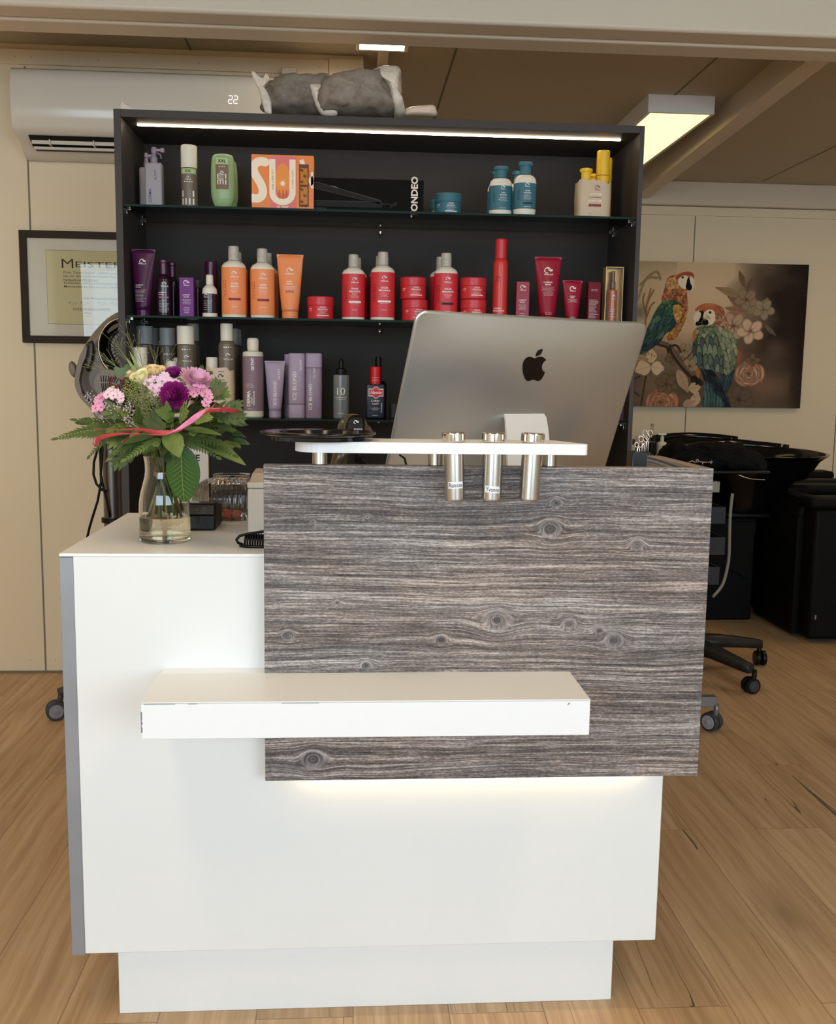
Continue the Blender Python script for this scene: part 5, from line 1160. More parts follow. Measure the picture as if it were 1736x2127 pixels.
# ================================================================== PARROT CANVAS
def paint():
    NX, NY = 430, 336; X0, X1, Y0, Y1 = -35.0, 1505.0, 105.0, 1300.0
    xs_ = np.linspace(X0, X1, NX)[None, :] * np.ones((NY, 1)); ys_ = np.linspace(Y0, Y1, NY)[:, None] * np.ones((1, NX))
    img = np.zeros((NY, NX, 3)); rg = np.random.RandomState(4)
    def c3(c): return np.array(c, float)
    def fbm(sc, seed, oct=4):
        r = np.random.RandomState(seed); o = np.zeros((NY, NX)); amp = 1; tot = 0
        for k in range(oct):
            n = int(3 + 2 ** k * sc); gr = r.rand(n + 2, n + 2); u = (xs_ - X0) / (X1 - X0) * n; v = (ys_ - Y0) / (Y1 - Y0) * n; i = u.astype(int).clip(0, n); j = v.astype(int).clip(0, n); a = u - i; b = v - j; a = a * a * (3 - 2 * a); b = b * b * (3 - 2 * b)
            o += amp * ((gr[j, i] * (1 - a) + gr[j, i + 1] * a) * (1 - b) + (gr[j + 1, i] * (1 - a) + gr[j + 1, i + 1] * a) * b); tot += amp; amp *= .5
        return o / tot
    def over(mask, col): img[:] = img * (1 - mask[..., None]) + c3(col) * mask[..., None]
    def blob(x, y, rx, ry, col, op=1.0, rot=0, hard=2.0):
        c_, s_ = math.cos(rot), math.sin(rot); dx = xs_ - x; dy = ys_ - y; u = (dx * c_ + dy * s_) / rx; v = (-dx * s_ + dy * c_) / ry
        over(np.exp(-(u * u + v * v) ** (hard / 2)) * op, col)
    def ellm(x, y, rx, ry, rot=0, soft_=.08):
        c_, s_ = math.cos(rot), math.sin(rot); dx = xs_ - x; dy = ys_ - y; u = (dx * c_ + dy * s_) / rx; v = (-dx * s_ + dy * c_) / ry
        return np.clip((1 - np.sqrt(u * u + v * v)) / soft_ + .5, 0, 1)
    def polym(P):
        P = np.array(P, float); ins = np.zeros(xs_.shape, bool); n = len(P)
        for i in range(n):
            x1_, y1_ = P[i]; x2_, y2_ = P[(i + 1) % n]
            if y1_ == y2_: continue
            cnd = ((y1_ > ys_) != (y2_ > ys_)) & (xs_ < (x2_ - x1_) * (ys_ - y1_) / (y2_ - y1_) + x1_); ins ^= cnd
        return ins.astype(float)
    def smooth(P, k=4):
        n = len(P); o = []
        for i in range(n):
            p0, p1, p2, p3 = P[i - 1], P[i], P[(i + 1) % n], P[(i + 2) % n]
            for j in range(k):
                s_ = j / k; o.append(tuple(.5 * ((2 * p1[a]) + (-p0[a] + p2[a]) * s_ + (2 * p0[a] - 5 * p1[a] + 4 * p2[a] - p3[a]) * s_ * s_ + (-p0[a] + 3 * p1[a] - 3 * p2[a] + p3[a]) * s_ ** 3) for a in (0, 1)))
        return o
    def shape(P, col, op=1.0): m_ = polym(smooth(P)); over(m_ * op, col); return m_
    def stroke(P, wd, col, op=1.0):
        P = smooth_open(P)
        for (a, b) in zip(P[:-1], P[1:]):
            d = np.array(b) - a; L2 = (d ** 2).sum() + 1e-9; t_ = np.clip(((xs_ - a[0]) * d[0] + (ys_ - a[1]) * d[1]) / L2, 0, 1); dist = np.hypot(xs_ - a[0] - t_ * d[0], ys_ - a[1] - t_ * d[1]); over(np.clip(wd / 2 - dist + .5, 0, 1) * op, col)
    def smooth_open(P):
        o = []; n = len(P)
        for i in range(n - 1):
            p0, p1, p2, p3 = P[max(i - 1, 0)], P[i], P[i + 1], P[min(i + 2, n - 1)]
            for j in range(4):
                s_ = j / 4; o.append(tuple(.5 * ((2 * p1[a]) + (-p0[a] + p2[a]) * s_ + (2 * p0[a] - 5 * p1[a] + 4 * p2[a] - p3[a]) * s_ * s_ + (-p0[a] + 3 * p1[a] - 3 * p2[a] + p3[a]) * s_ ** 3) for a in (0, 1)))
        return o + [P[-1]]
    def feathers(mask, x0, y0, x1, y1, dx, dy, rx, ry, rot, cols, edge, jit=.25, skew=0):
        y = y0; row = 0
        while y < y1:
            x = x0 + (row % 2) * dx / 2 + skew * (y - y0)
            xe = x1 + skew * (y - y0)
            while x < xe:
                jx, jy = rg.uniform(-jit, jit, 2) * (dx, dy); cc_ = cols[rg.randint(len(cols))]; k = rg.uniform(.88, 1.12)
                e = ellm(x + jx, y + jy, rx, ry, rot, .12) * mask; over(e, edge); e = ellm(x + jx - 1.5 * math.cos(rot + .6), y + jy - 3, rx * .86, ry * .88, rot, .2) * mask; over(e, np.clip(c3(cc_) * k, 0, 255))
                x += dx
            y += dy; row += 1
    # ground tones
    n1 = fbm(2, 1); n2 = fbm(4, 2)
    k = np.clip((xs_ + 150 * (n1 - .5) * 3 - 820) / 430, 0, 1) ** .8; kb = np.clip((ys_ - 620 + 260 * (n2 - .5)) / 420, 0, 1)
    img[:] = c3((190, 160, 126)); over(np.clip(1.1 - np.hypot((xs_ - 640) / 520, (ys_ - 330) / 420), 0, 1), (206, 176, 142)); over(k, (44, 33, 27)); over(kb * .85 * (1 - k * .3), (78, 60, 46)); over(np.clip((260 - ys_) / 260, 0, 1) * .5 * (xs_ < 420), (110, 104, 78))
    over(np.clip((n2 - .5) * 3, 0, 1) * k * .35, (98, 84, 70)); over(np.clip((n1 - .52) * 4, 0, 1) * kb * .4, (150, 120, 96)); over(np.clip((xs_ - 1380) / 120, 0, 1) * .6, (26, 18, 14)); blob(1180, 1120, 110, 70, (140, 90, 70), .5); blob(1250, 950, 120, 120, (110, 92, 74), .35)
    # grasses at the left
    for P in ([(110, 420), (160, 260), (250, 190), (285, 250)], [(120, 300), (190, 240), (260, 240)]): stroke(P, 22, (132, 116, 84), .7)
    for P in ([(180, 640), (180, 480), (210, 330)], [(185, 560), (215, 470), (245, 440)], [(175, 520), (150, 430), (160, 370)], [(180, 470), (205, 400), (235, 340)]): stroke(P, 15, (142, 96, 58), .85)
    blob(130, 520, 60, 60, (70, 76, 62), .6)
    # spray of leaves and flowers right of the birds
    def leaf(x0, y0, x1, y1, wd, col, op=.95):
        d = np.array((x1 - x0, y1 - y0), float); L_ = np.hypot(*d); nn = np.array((-d[1], d[0])) / L_ * wd; q = lambda t_, s_: (x0 + d[0] * t_ + nn[0] * s_, y0 + d[1] * t_ + nn[1] * s_)
        shape([q(0, 0), q(.25, .8), q(.55, 1), q(.85, .4), q(1, 0), q(.8, -.45), q(.5, -.9), q(.2, -.7)], col, op); stroke([q(0, 0), q(1, 0)], 3, tuple(v * .6 for v in col), .7)
    for a in ((970, 380, 735, 305, 36, (146, 118, 84)), (1000, 480, 840, 375, 36, (128, 96, 66)), (980, 300, 925, 160, 26, (120, 84, 60)), (990, 500, 820, 470, 26, (150, 100, 74)), (1010, 540, 860, 510, 24, (158, 112, 86)), (1000, 330, 1040, 220, 26, (112, 84, 62)), (1080, 560, 1110, 430, 34, (134, 96, 70)), (1040, 520, 1060, 350, 40, (150, 122, 92)), (1100, 520, 1180, 380, 40, (140, 122, 98)), (1160, 600, 1270, 700, 18, (116, 96, 72))): leaf(*a)
    def flower(x, y, r, n, c1, c2, rot=0, sq=.8, op=.95):
        for i in range(n):
            a = rot + 2 * PI * i / n; m_ = ellm(x + r * .55 * math.cos(a), y + r * .55 * math.sin(a) * sq, r * .52, r * .40, a, .15); over(m_ * op, tuple(v * .62 for v in c1)); m_ = ellm(x + r * .57 * math.cos(a), y + r * .57 * math.sin(a) * sq, r * .46, r * .34, a, .3); over(m_ * op, c1)
        for i in range(n): a = rot + 2 * PI * i / n; stroke([(x, y), (x + r * .6 * math.cos(a), y + r * .6 * math.sin(a) * sq)], 3, tuple(v * .55 for v in c1), .6)
        blob(x, y, r * .16, r * .14, c2, .95)
    flower(1000, 400, 95, 5, (156, 128, 98), (120, 60, 44), .4, .9, .8); flower(1150, 480, 90, 5, (160, 140, 110), (120, 90, 60), .2, .9, .8)
    flower(905, 620, 110, 6, (186, 150, 122), (120, 70, 50), .1, 1, .9); flower(1050, 660, 112, 5, (206, 168, 138), (130, 70, 50), .5, .85)
    def rose(x, y, r, base):
        for k in range(26):
            a = k * 2.4; q = r * (1 - k / 28); kx = q * .55; m_ = ellm(x + kx * math.cos(a), y + kx * math.sin(a) * .8, q * .55 + 8, q * .40 + 8, a + PI / 2, .2); over(m_, tuple(v * .55 for v in base)); m_ = ellm(x + kx * math.cos(a) * 1.05, y + kx * math.sin(a) * .84, q * .5 + 5, q * .34 + 5, a + PI / 2, .35); kq = 0.82 + .3 * rg.rand(); over(m_ * .95, tuple(min(255, v * kq) for v in base))
        blob(x, y, r * .16, r * .14, tuple(v * .5 for v in base), .9)
    rose(1055, 1015, 135, (196, 142, 112)); rose(335, 1265, 150, (204, 134, 96)); blob(960, 880, 34, 60, (168, 84, 66), .9); flower(1080, 900, 60, 4, (120, 92, 64), (80, 60, 40))
    flower(985, 1230, 120, 6, (116, 92, 76), (70, 50, 40), .3, .8, .6)
    # blossoms at lower left
    for x, y, r, n, c1 in ((375, 1110, 90, 6, (120, 94, 68)), (510, 830, 62, 6, (160, 134, 104)), (560, 960, 70, 5, (170, 140, 110)), (420, 890, 70, 5, (118, 94, 70))): flower(x, y, r, n, c1, (80, 54, 36), .3, .9, .85)
    for a in ((460, 990, 560, 1180, 46, (176, 142, 110)), (560, 1150, 660, 1130, 50, (190, 160, 126)), (600, 1300, 640, 1170, 44, (196, 164, 130)), (240, 940, 235, 815, 46, (206, 174, 134)), (235, 960, 110, 1010, 66, (204, 176, 138)), (240, 970, 350, 985, 60, (208, 182, 146)), (220, 910, 60, 880, 26, (170, 132, 98)), (520, 1290, 620, 1250, 40, (176, 140, 112))): leaf(*a)
    for x, y in ((215, 860), (240, 870), (262, 880), (590, 1190), (610, 1215)): blob(x, y, 4, 8, (80, 40, 20), 1)
    for P in ([(60, 1290), (90, 1100), (150, 1050)], [(60, 1150), (150, 1210)], [(170, 1290), (200, 1050)]): stroke(P, 16, (52, 54, 44), .8)
    leaf(0, 880, 60, 640, 60, (150, 124, 92)); leaf(40, 1290, -10, 980, 60, (60, 62, 50)); leaf(-30, 760, 60, 520, 60, (140, 116, 86))
    # branch
    stroke([(60, 760), (150, 745), (260, 765), (380, 800), (430, 870), (500, 960), (580, 1040), (660, 1100)], 46, (60, 44, 34)); stroke([(60, 752), (150, 738), (260, 758), (380, 792), (436, 862), (505, 950), (590, 1030)], 22, (112, 86, 66)); stroke([(380, 800), (440, 790), (480, 840)], 20, (78, 58, 44)); stroke([(500, 920), (560, 860), (590, 800)], 10, (84, 62, 48))
    leaf(370, 760, 325, 595, 50, (196, 150, 112)); leaf(350, 740, 290, 650, 36, (190, 140, 104))
    # bird 1
    tail = shape([(215, 640), (330, 720), (240, 820), (150, 870), (90, 860), (130, 760)], (38, 56, 68)); feathers(tail, 90, 640, 340, 880, 34, 46, 20, 60, .7, [(44, 72, 90), (36, 60, 66), (50, 84, 84)], (18, 26, 32))
    bd = shape([(345, 240), (420, 215), (500, 300), (510, 380), (522, 480), (505, 590), (460, 690), (415, 745), (360, 740), (380, 650), (330, 560), (300, 430), (318, 340)], (150, 86, 48))
    feathers(bd, 280, 330, 560, 540, 34, 21, 21, 15, .3, [(170, 96, 60), (186, 116, 74), (150, 82, 52)], (58, 26, 18)); feathers(bd, 300, 520, 560, 760, 38, 34, 22, 26, .5, [(186, 112, 46), (170, 92, 38), (200, 134, 62)], (70, 36, 20))
    shape([(370, 250), (430, 200), (500, 185), (545, 205), (560, 240), (520, 270), (500, 330), (440, 330), (380, 330), (340, 300)], (186, 118, 68)); feathers(polym([(335, 240), (430, 230), (440, 330), (330, 330)]), 335, 240, 440, 340, 22, 20, 14, 14, .4, [(206, 168, 104), (196, 140, 84)], (110, 62, 36), .3)
    shape([(405, 240), (440, 205), (500, 182), (548, 195), (560, 225), (520, 215), (460, 215), (430, 245)], (172, 70, 38))
    shape([(430, 250), (470, 215), (510, 225), (515, 262), (498, 320), (465, 315), (438, 290)], (222, 208, 186)); blob(466, 230, 11, 10, (60, 50, 34), 1, 0, 6); blob(466, 230, 5, 5, (8, 8, 8), 1, 0, 6)
    shape([(528, 222), (556, 240), (568, 280), (560, 320), (545, 335), (540, 300), (520, 270)], (216, 204, 184)); shape([(505, 245), (520, 225), (530, 270), (548, 305), (540, 330), (515, 335), (495, 310), (500, 275)], (18, 15, 14))
    wg = shape([(315, 430), (400, 420), (455, 440), (475, 490), (455, 570), (420, 640), (360, 690), (290, 740), (200, 720), (180, 690), (215, 600), (260, 500)], (44, 84, 62))
    feathers(wg, 280, 420, 470, 560, 30, 24, 18, 17, .3, [(56, 104, 70), (70, 118, 84), (44, 88, 66)], (20, 40, 30)); feathers(wg, 170, 540, 450, 760, 32, 60, 18, 62, .55, [(60, 104, 84), (46, 84, 78), (74, 112, 92), (44, 70, 84)], (18, 34, 34))
    yw = shape([(398, 470), (450, 455), (474, 495), (465, 560), (440, 600), (415, 560)], (200, 142, 56)); feathers(yw, 390, 450, 480, 610, 20, 18, 12, 14, .5, [(214, 160, 72), (192, 130, 52)], (120, 76, 28))
    for P in ([(360, 810), (380, 850), (370, 820)], [(400, 790), (440, 790), (465, 815)], [(390, 800), (400, 830)]): stroke(P, 12, (44, 38, 36))
    # bird 2
    tl2 = shape([(650, 960), (760, 1000), (880, 1180), (920, 1300), (860, 1300), (760, 1180), (690, 1080)], (30, 40, 52)); feathers(tl2, 640, 950, 940, 1310, 30, 70, 16, 90, -.6, [(40, 54, 68), (30, 38, 52), (50, 66, 76)], (10, 14, 18))
    t3 = shape([(700, 1080), (780, 1180), (850, 1240), (850, 1300), (690, 1300), (690, 1180)], (52, 84, 88)); feathers(t3, 680, 1080, 860, 1310, 26, 80, 13, 90, 0, [(60, 98, 100), (48, 80, 88)], (18, 30, 36))
    t4 = shape([(830, 980), (925, 960), (920, 1080), (870, 1180), (820, 1080)], (42, 60, 74)); feathers(t4, 820, 960, 930, 1190, 24, 60, 12, 70, .3, [(54, 76, 92), (42, 62, 76)], (14, 22, 30))
    bd2 = shape([(600, 640), (680, 615), (780, 600), (860, 640), (930, 740), (945, 860), (930, 970), (860, 1020), (750, 990), (650, 975), (600, 930), (575, 820), (570, 700)], (86, 108, 84))
    feathers(bd2, 570, 620, 960, 800, 40, 32, 25, 22, .2, [(112, 130, 98), (96, 120, 92), (134, 146, 112), (120, 136, 104)], (40, 52, 40)); feathers(bd2, 570, 790, 960, 1030, 42, 74, 24, 84, -.12, [(92, 118, 98), (74, 102, 90), (116, 136, 112), (66, 86, 96), (100, 124, 98)], (26, 36, 34))
    mk = polym(smooth([(760, 600), (860, 640), (935, 740), (950, 870), (900, 1010), (850, 1010), (840, 860), (790, 740)])); feathers(mk, 760, 600, 960, 1030, 34, 50, 20, 44, -.5, [(150, 156, 124), (130, 142, 112), (116, 132, 106)], (48, 58, 46))
    shape([(570, 680), (600, 650), (600, 720), (575, 760)], (180, 112, 50)); shape([(612, 980), (650, 1000), (640, 1070), (622, 1040)], (176, 100, 48))
    shape([(590, 480), (640, 445), (720, 438), (800, 465), (830, 520), (810, 590), (760, 620), (740, 560), (640, 500)], (176, 76, 46)); feathers(polym(smooth([(740, 500), (800, 480), (845, 560), (860, 640), (760, 620), (740, 600)])), 740, 480, 870, 650, 26, 20, 16, 14, .5, [(168, 84, 56), (190, 108, 76), (150, 140, 112)], (90, 50, 36)); shape([(580, 490), (620, 460), (700, 455), (760, 480), (700, 490), (640, 495), (600, 510)], (196, 92, 50)); blob(720, 450, 70, 14, (190, 160, 120), .5)
    shape([(660, 510), (700, 488), (742, 505), (750, 580), (720, 612), (690, 615), (680, 560), (655, 545)], (220, 206, 182))
    for i in range(4): stroke([(668 + i * 3, 532 + i * 9), (700 + i * 6, 548 + i * 6)], 2.5, (60, 50, 40), .7)
    blob(706, 512, 12, 12, (54, 44, 30), 1, 0, 6); blob(706, 512, 5, 5, (8, 8, 8), 1, 0, 6); shape([(590, 510), (625, 495), (640, 540), (620, 590), (600, 625), (578, 590), (575, 545)], (212, 200, 178)); blob(622, 505, 8, 8, (30, 22, 18), 1, 0, 6)
    shape([(630, 500), (655, 510), (650, 560), (690, 575), (694, 612), (640, 618), (600, 625), (590, 600), (615, 580), (630, 545)], (20, 17, 16)); stroke([(640, 600), (655, 570), (672, 580)], 4, (120, 112, 104)); stroke([(600, 590), (640, 600), (650, 612)], 3, (90, 84, 78))
    for P in ([(590, 1050), (580, 1080), (600, 1090)], [(610, 1060), (630, 1100), (620, 1110)], [(640, 1070), (660, 1110)], [(600, 1050), (640, 1065)]): stroke(P, 13, (30, 28, 28))
    gry = img.mean(-1, keepdims=True); img[:] = gry + (img - gry) * .74
    return np.clip(img * np.array((1.12, 1.10, 1.06)), 0, 255) / 255, NX, NY
img, NX, NY = paint()
cy_ = 4.46; x1c, z1c, z0c = 2.862, 1.975, 1.076; x0c = x1c - (1505 + 35) * 7.78e-4
CV = thing('parrot_canvas', 'large canvas print of two macaws among flowers on the far wall', 'picture', ((x0c + x1c) / 2, cy_ + .02, z0c))
G().box(x0c, x1c, cy_ + .0005, YF - .0005, z0c, z1c).out('stretcher', plain('canvas_side', 40, 34, 30, .8), CV)
me = bpy.data.meshes.new('canvas_print'); X_, Z_ = np.meshgrid(np.linspace(x0c, x1c, NX), np.linspace(z1c, z0c, NY)); org = origin(CV)
co = np.stack([X_ - org.x, np.full_like(X_, cy_ - org.y), Z_ - org.z], -1).reshape(-1, 3); idx = np.arange(NX * NY).reshape(NY, NX)
qd = np.stack([idx[1:, :-1], idx[1:, 1:], idx[:-1, 1:], idx[:-1, :-1]], -1).reshape(-1, 4)
me.vertices.add(len(co)); me.vertices.foreach_set('co', co.ravel()); me.loops.add(qd.size); me.loops.foreach_set('vertex_index', qd.ravel().astype(np.int32)); me.polygons.add(len(qd)); me.polygons.foreach_set('loop_start', np.arange(0, qd.size, 4, dtype=np.int32)); me.update()
li = np.where(img <= .04045, img / 12.92, ((img + .055) / 1.055) ** 2.4); ca = me.color_attributes.new('paint', 'FLOAT_COLOR', 'POINT'); ca.data.foreach_set('color', np.concatenate([li, np.ones((NY, NX, 1))], -1).astype(np.float32).ravel())
mp = mat('printed_canvas', (1, 1, 1), .85, spec=.2); t = NT(mp); at_ = t.n('ShaderNodeAttribute', attribute_name='paint'); t.l(at_.outputs['Color'], t.b.inputs['Base Color']); me.materials.append(mp)
o = bpy.data.objects.new('canvas_print', me); C.objects.link(o); o.parent = CV; o['label'] = 'painted macaws and blossoms'

# ================================================================== VASE AND BOUQUET
VX, VY = A(343, 1125, y=.142).x, .142
def zpx(v, y=VY): return A(343, v, y=y).z
zr = zpx(946)
pass
VS = thing('glass_vase', 'clear glass carafe vase of water near the left front of the counter', 'vase', (VX, VY, zt))
vc = Vector((VX, VY, 0)); Rv = .0478
vp = [(Rv * .90, zt + .0008), (Rv * .97, zt + .003), (Rv, zt + .010), (Rv, zt + .060), (Rv * .985, zt + .075), (Rv * .93, zt + .092), (Rv * .84, zt + .108), (Rv * .76, zt + .122), (Rv * .725, zt + .134), (Rv * .73, zt + .148), (Rv * .76, zr - .006), (Rv * .785, zr)]
ip = [(Rv * .90, zt + .0075)] + [(r - .0018, z) for r, z in vp[2:]]
g = G(); g.lathe(vp + list(reversed(ip)), vc, 72, cap0=True, cap1=True)
g.out('vase_glass', MAT['vase'], VS)
zw = zpx(1072)
g = G(); g.lathe([(Rv * .90, zt + .0072), (Rv - .0015, zt + .0105), (Rv - .0015, min(zw, zt + .060)), (Rv * .985 - .0015, zw)], vc, 64); g.out('water', MAT['water'], VS, 'still pale yellowish water')

BQ = thing('flower_bouquet', 'mixed bouquet of purple, pink and yellow flowers with pink ribbon in the vase', 'bouquet', (VX, VY, zt + .03))
greens = [plain('leaf_green_%d' % i, *c, .45) for i, c in enumerate(((80, 98, 46), (102, 120, 58), (58, 76, 36), (122, 136, 70), (70, 88, 46)))]
for m_ in greens: soft(m_, 45, .28)
gdark = plain('dark_leaf_green', 44, 64, 30, .4); glaurel = None
def leafgeo(g, base, tip, up, wd, sag=0.0, cup=.15, n=8, shape_=None, m=3):
    """one leaf blade: base to tip, face towards up"""
    base, tip, up = Vector(base), Vector(tip), Vector(up); d = tip - base; L_ = d.length; d_ = d.normalized(); s_ = d_.cross(up).normalized(); u_ = s_.cross(d_).normalized()
    rows = []
    for i in range(n + 1):
        t_ = i / n; w_ = wd * (math.sin(PI * min(1, t_ ** .8)) ** .8 if shape_ is None else shape_(t_)) + 1e-4
        c_ = base + d * t_ + u_ * (-sag * L_ * (t_ * t_) + sag * L_ * .6 * t_)
        rows.append([c_ + s_ * (w_ * k / m) + u_ * (cup * w_ * abs(k / m) ** 1.5) for k in range(-m, m + 1)])
    g.loft(rows, closed=False)
def frond(g, base, tip, up, L1, pairs=9, lw=.004, sag=.1, ang=.9, teeth=False):
    base, tip, up = Vector(base), Vector(tip), Vector(up); d = tip - base; L_ = d.length; d_ = d.normalized(); s_ = d_.cross(up).normalized(); u_ = s_.cross(d_).normalized(); P = []
    for i in range(pairs + 2):
        t_ = i / (pairs + 1); P.append(base + d * t_ + u_ * (sag * L_ * (.7 * t_ - t_ * t_)))
    g.tube(P, .0008, 5)
    for i in range(1, pairs + 1):
        t_ = i / (pairs + 1); ll = L1 * (math.sin(PI * (.12 + .80 * (1 - t_) * .9 + .08)) if not teeth else (1 - t_) ** .8 + .12)
        for sg in (-1, 1):
            dd = (s_ * sg * math.sin(ang) + d_ * math.cos(ang)).normalized()
            leafgeo(g, P[i], P[i] + dd * ll + u_ * random.uniform(-.1, .1) * ll, u_, lw if not teeth else ll * .115 + .0005, .1, .1, 4, m=1)
    leafgeo(g, P[-2], P[-1] + d_ * L1 * .3, u_, lw, 0, .1, 4, m=1)
def Bq(u, v, y): return A(u, v, y=y)
BC = Bq(330, 880, .14); NCK = Vector((VX, VY, zr - .035))
def outn(p, k=.35): return ((Vector(p) - BC).normalized() + Vector((0, -k, .25))).normalized()
# stems in the vase, bound with twine
for i in range(22):
    a = 2 * PI * i / 22 * 1.0 + .3; ri = .012 + .010 * ((i * 7) % 5) / 5; rb_ = .018 + .020 * ((i * 11) % 7) / 7; zb_ = zt + .045 + .016 * ((i * 5) % 6) / 6
    p_t = Vector((VX + ri * 1.5 * math.cos(a), VY + ri * 1.5 * math.sin(a), zr + .012)); p_m = Vector((VX + ri * .8 * math.cos(a), VY + ri * .8 * math.sin(a), zr - .03)); a2 = a + 1.0; p_b = Vector((VX + rb_ * math.cos(a2), VY + rb_ * math.sin(a2), zb_))
    g = G(); g.tube([p_t, p_m, (p_m + p_b) / 2 + Vector((.003, 0, 0)), p_b], [.0016, .0017, .0019, .0018 + .0006 * (i % 3)], 7)
    g.out('stem', plain('brown_stem', 122, 84, 48, .6) if i % 7 == 3 else greens[i % 5], BQ)
g = G()
for k in range(5): g.tube([Vector((VX + (.019 + .001 * (k % 2)) * math.cos(a), VY + .019 * math.sin(a), zr - .030 - .0022 * k + .0015 * math.sin(a + k))) for a in [2 * PI * i / 20 for i in range(21)]], .0009, 5, False)
g.out('binding_twine', plain('natural_twine', 150, 118, 78, .8), BQ)
def stalk(p, nm='flower_stalk', m=None, r=.0012):
    p = Vector(p); mid = NCK * .45 + p * .55 + Vector((0, 0, .01)); g = G(); g.tube([NCK, mid * .5 + NCK * .5, mid, p], r, 6); return g
# --- big laurel leaf hanging over the vase
mL = mat('laurel_leaf', rgb(52, 108, 48), .3); t = NT(mL); X, Y, Z = t.sep(t.coord('Object'))
leafm = {}
g = G(); b0, tp = Bq(376, 926, .060), Bq(383, 1043, .072); wd_ = (Bq(418, 985, .06).x - Bq(347, 985, .06).x) / 2
def shp(t_): return (math.sin(PI * min(1, (t_ * .96 + .02)) ** .92)) ** .62
leafgeo(g, b0, tp, Vector((0, -1, .12)), wd_, .10, -.22, 22, shp, 6); lf = g.out('laurel_leaf', soft(plain('laurel_green', 58, 94, 38, .3), 60, .12), BQ, 'large glossy laurel leaf hanging over the vase')
g = G(); ctr = [b0 + (tp - b0) * (i / 12) + Vector((0, -.0022 - .010 * math.sin(PI * i / 12) * .6 + (.0 if 1 else 0), 0)) for i in range(13)]
g.tube(ctr, [.0011 - .0007 * i / 12 for i in range(13)], 6)
for i in range(2, 11):
    for sg in (-1, 1):
        t_ = i / 12; e = ctr[i] + Vector((sg * wd_ * shp(t_) * .80, .0030, -.019 + .010 * 0)) + Vector((0, 0, .004 * t_)); e = Vector((e.x, e.y, ctr[i].z + .012 - .004 * t_)) if 0 else e; g.tube([ctr[i], (ctr[i] + e) / 2 + Vector((0, -.0012, -.0012)), e], [.0005, .0004, .0002], 4)
g.out('leaf_vein', plain('leaf_vein', 132, 150, 76, .4), lf)
# --- collar of broad leaves
LF = [((372, 908, .08), (200, 900, .03), 13, 0), ((330, 890, .04), (195, 893, .05), 15, 3), ((390, 880, .05), (498, 856, .04), 15, 2), ((400, 905, .06), (512, 962, .03), 17, 3), ((350, 895, .02), (372, 948, -.02), 20, 1), ((330, 900, .02), (250, 920, .0), 12, 4), ((380, 900, .10), (440, 935, .04), 15, 0), ((300, 905, .16), (238, 940, .14), 13, 4),
      ((290, 900, .05), (215, 958, .03), 10, 1), ((420, 870, .06), (512, 905, .03), 9, 0), ((380, 890, .03), (460, 900, -.01), 9, 1), ((310, 880, .20), (190, 870, .18), 14, 2), ((400, 880, .22), (505, 850, .22), 15, 2), ((350, 880, .25), (350, 930, .30), 18, 2), ((300, 915, .08), (262, 962, .05), 8, 3), ((330, 905, .10), (300, 945, .07), 10, 4), ((360, 905, .10), (335, 948, .06), 10, 0)]
for i, ((u, v, y), (u2, v2, y2), wpx, ci) in enumerate(LF):
    g = G(); leafgeo(g, Bq(u, v, y), Bq(u2, v2, y2), Vector((0, -.55, .8)), wpx * .00092, .14, .12, 10); g.out('broad_leaf', greens[ci], BQ)
# --- ferns
for (u, v, y), (u2, v2, y2), L1, pr_, ci in (((235, 888, .06), (114, 909, .03), .028, 17, 0), ((245, 885, .08), (152, 870, .06), .022, 10, 0), ((390, 900, .07), (490, 945, .02), .022, 14, 4), ((400, 890, .08), (508, 880, .05), .024, 13, 2), ((380, 905, .05), (480, 925, .0), .022, 13, 4), ((330, 905, .05), (230, 945, .01), .022, 13, 4), ((340, 910, .02), (255, 955, -.01), .02, 12, 1), ((380, 910, .03), (455, 950, .0), .02, 12, 4), ((350, 912, .03), (300, 940, -.01), .018, 10, 2), ((230, 900, .10), (182, 950, .10), .016, 10, 0)):
    g = G(); frond(g, Bq(u, v, y), Bq(u2, v2, y2), Vector((0, -.6, .75)), L1, pr_, .0040, .12, .85, teeth=True); g.out('fern_frond', greens[ci], BQ)
# --- small leaved sprays
SP = [((360, 880, .02), (340, 850, .0)), ((370, 880, .02), (386, 848, -.01)), ((300, 880, .02), (285, 862, .0)), ((350, 895, .0), (310, 870, -.01)), ((430, 850, .06), (500, 842, .05)), ((420, 830, .07), (470, 815, .08)), ((400, 880, .0), (430, 860, -.01)), ((270, 870, .03), (225, 850, .03)), ((440, 870, .02), (505, 870, .02)), ((300, 930, .03), (236, 965, .02)), ((290, 900, .06), (228, 918, .04)), ((330, 850, .06), (320, 800, .05)), ((265, 800, .1), (255, 770, .1)), ((410, 800, .1), (425, 775, .1)), ((430, 840, .05), (455, 795, .06))]
for i, (a, b) in enumerate(SP):
    g = G(); frond(g, Bq(*a), Bq(*b), Vector((0, -.8, .55)), .024, 5, .0040, .05, .7); g.out('leaf_spray', greens[(i * 2 + 1) % 5], BQ)
rl = random.Random(31)
for i in range(34):
    u = rl.uniform(232, 492); v = 905 + rl.uniform(-28, 38) * (1 - abs(u - 355) / 190) ; y_ = .02 + rl.uniform(0, .10); du = (u - 350) * rl.uniform(.10, .22) + rl.uniform(-8, 8); dv = rl.uniform(2, 26)
    g = G(); leafgeo(g, Bq(u, v, y_), Bq(u + du, v + dv, y_ - .012), Vector((rl.uniform(-.3, .3), -.8, .5)), rl.uniform(.0045, .0085), .15, .15, 7, m=2); g.out('small_leaf', greens[rl.randrange(5)] if i % 3 else gdark, BQ)
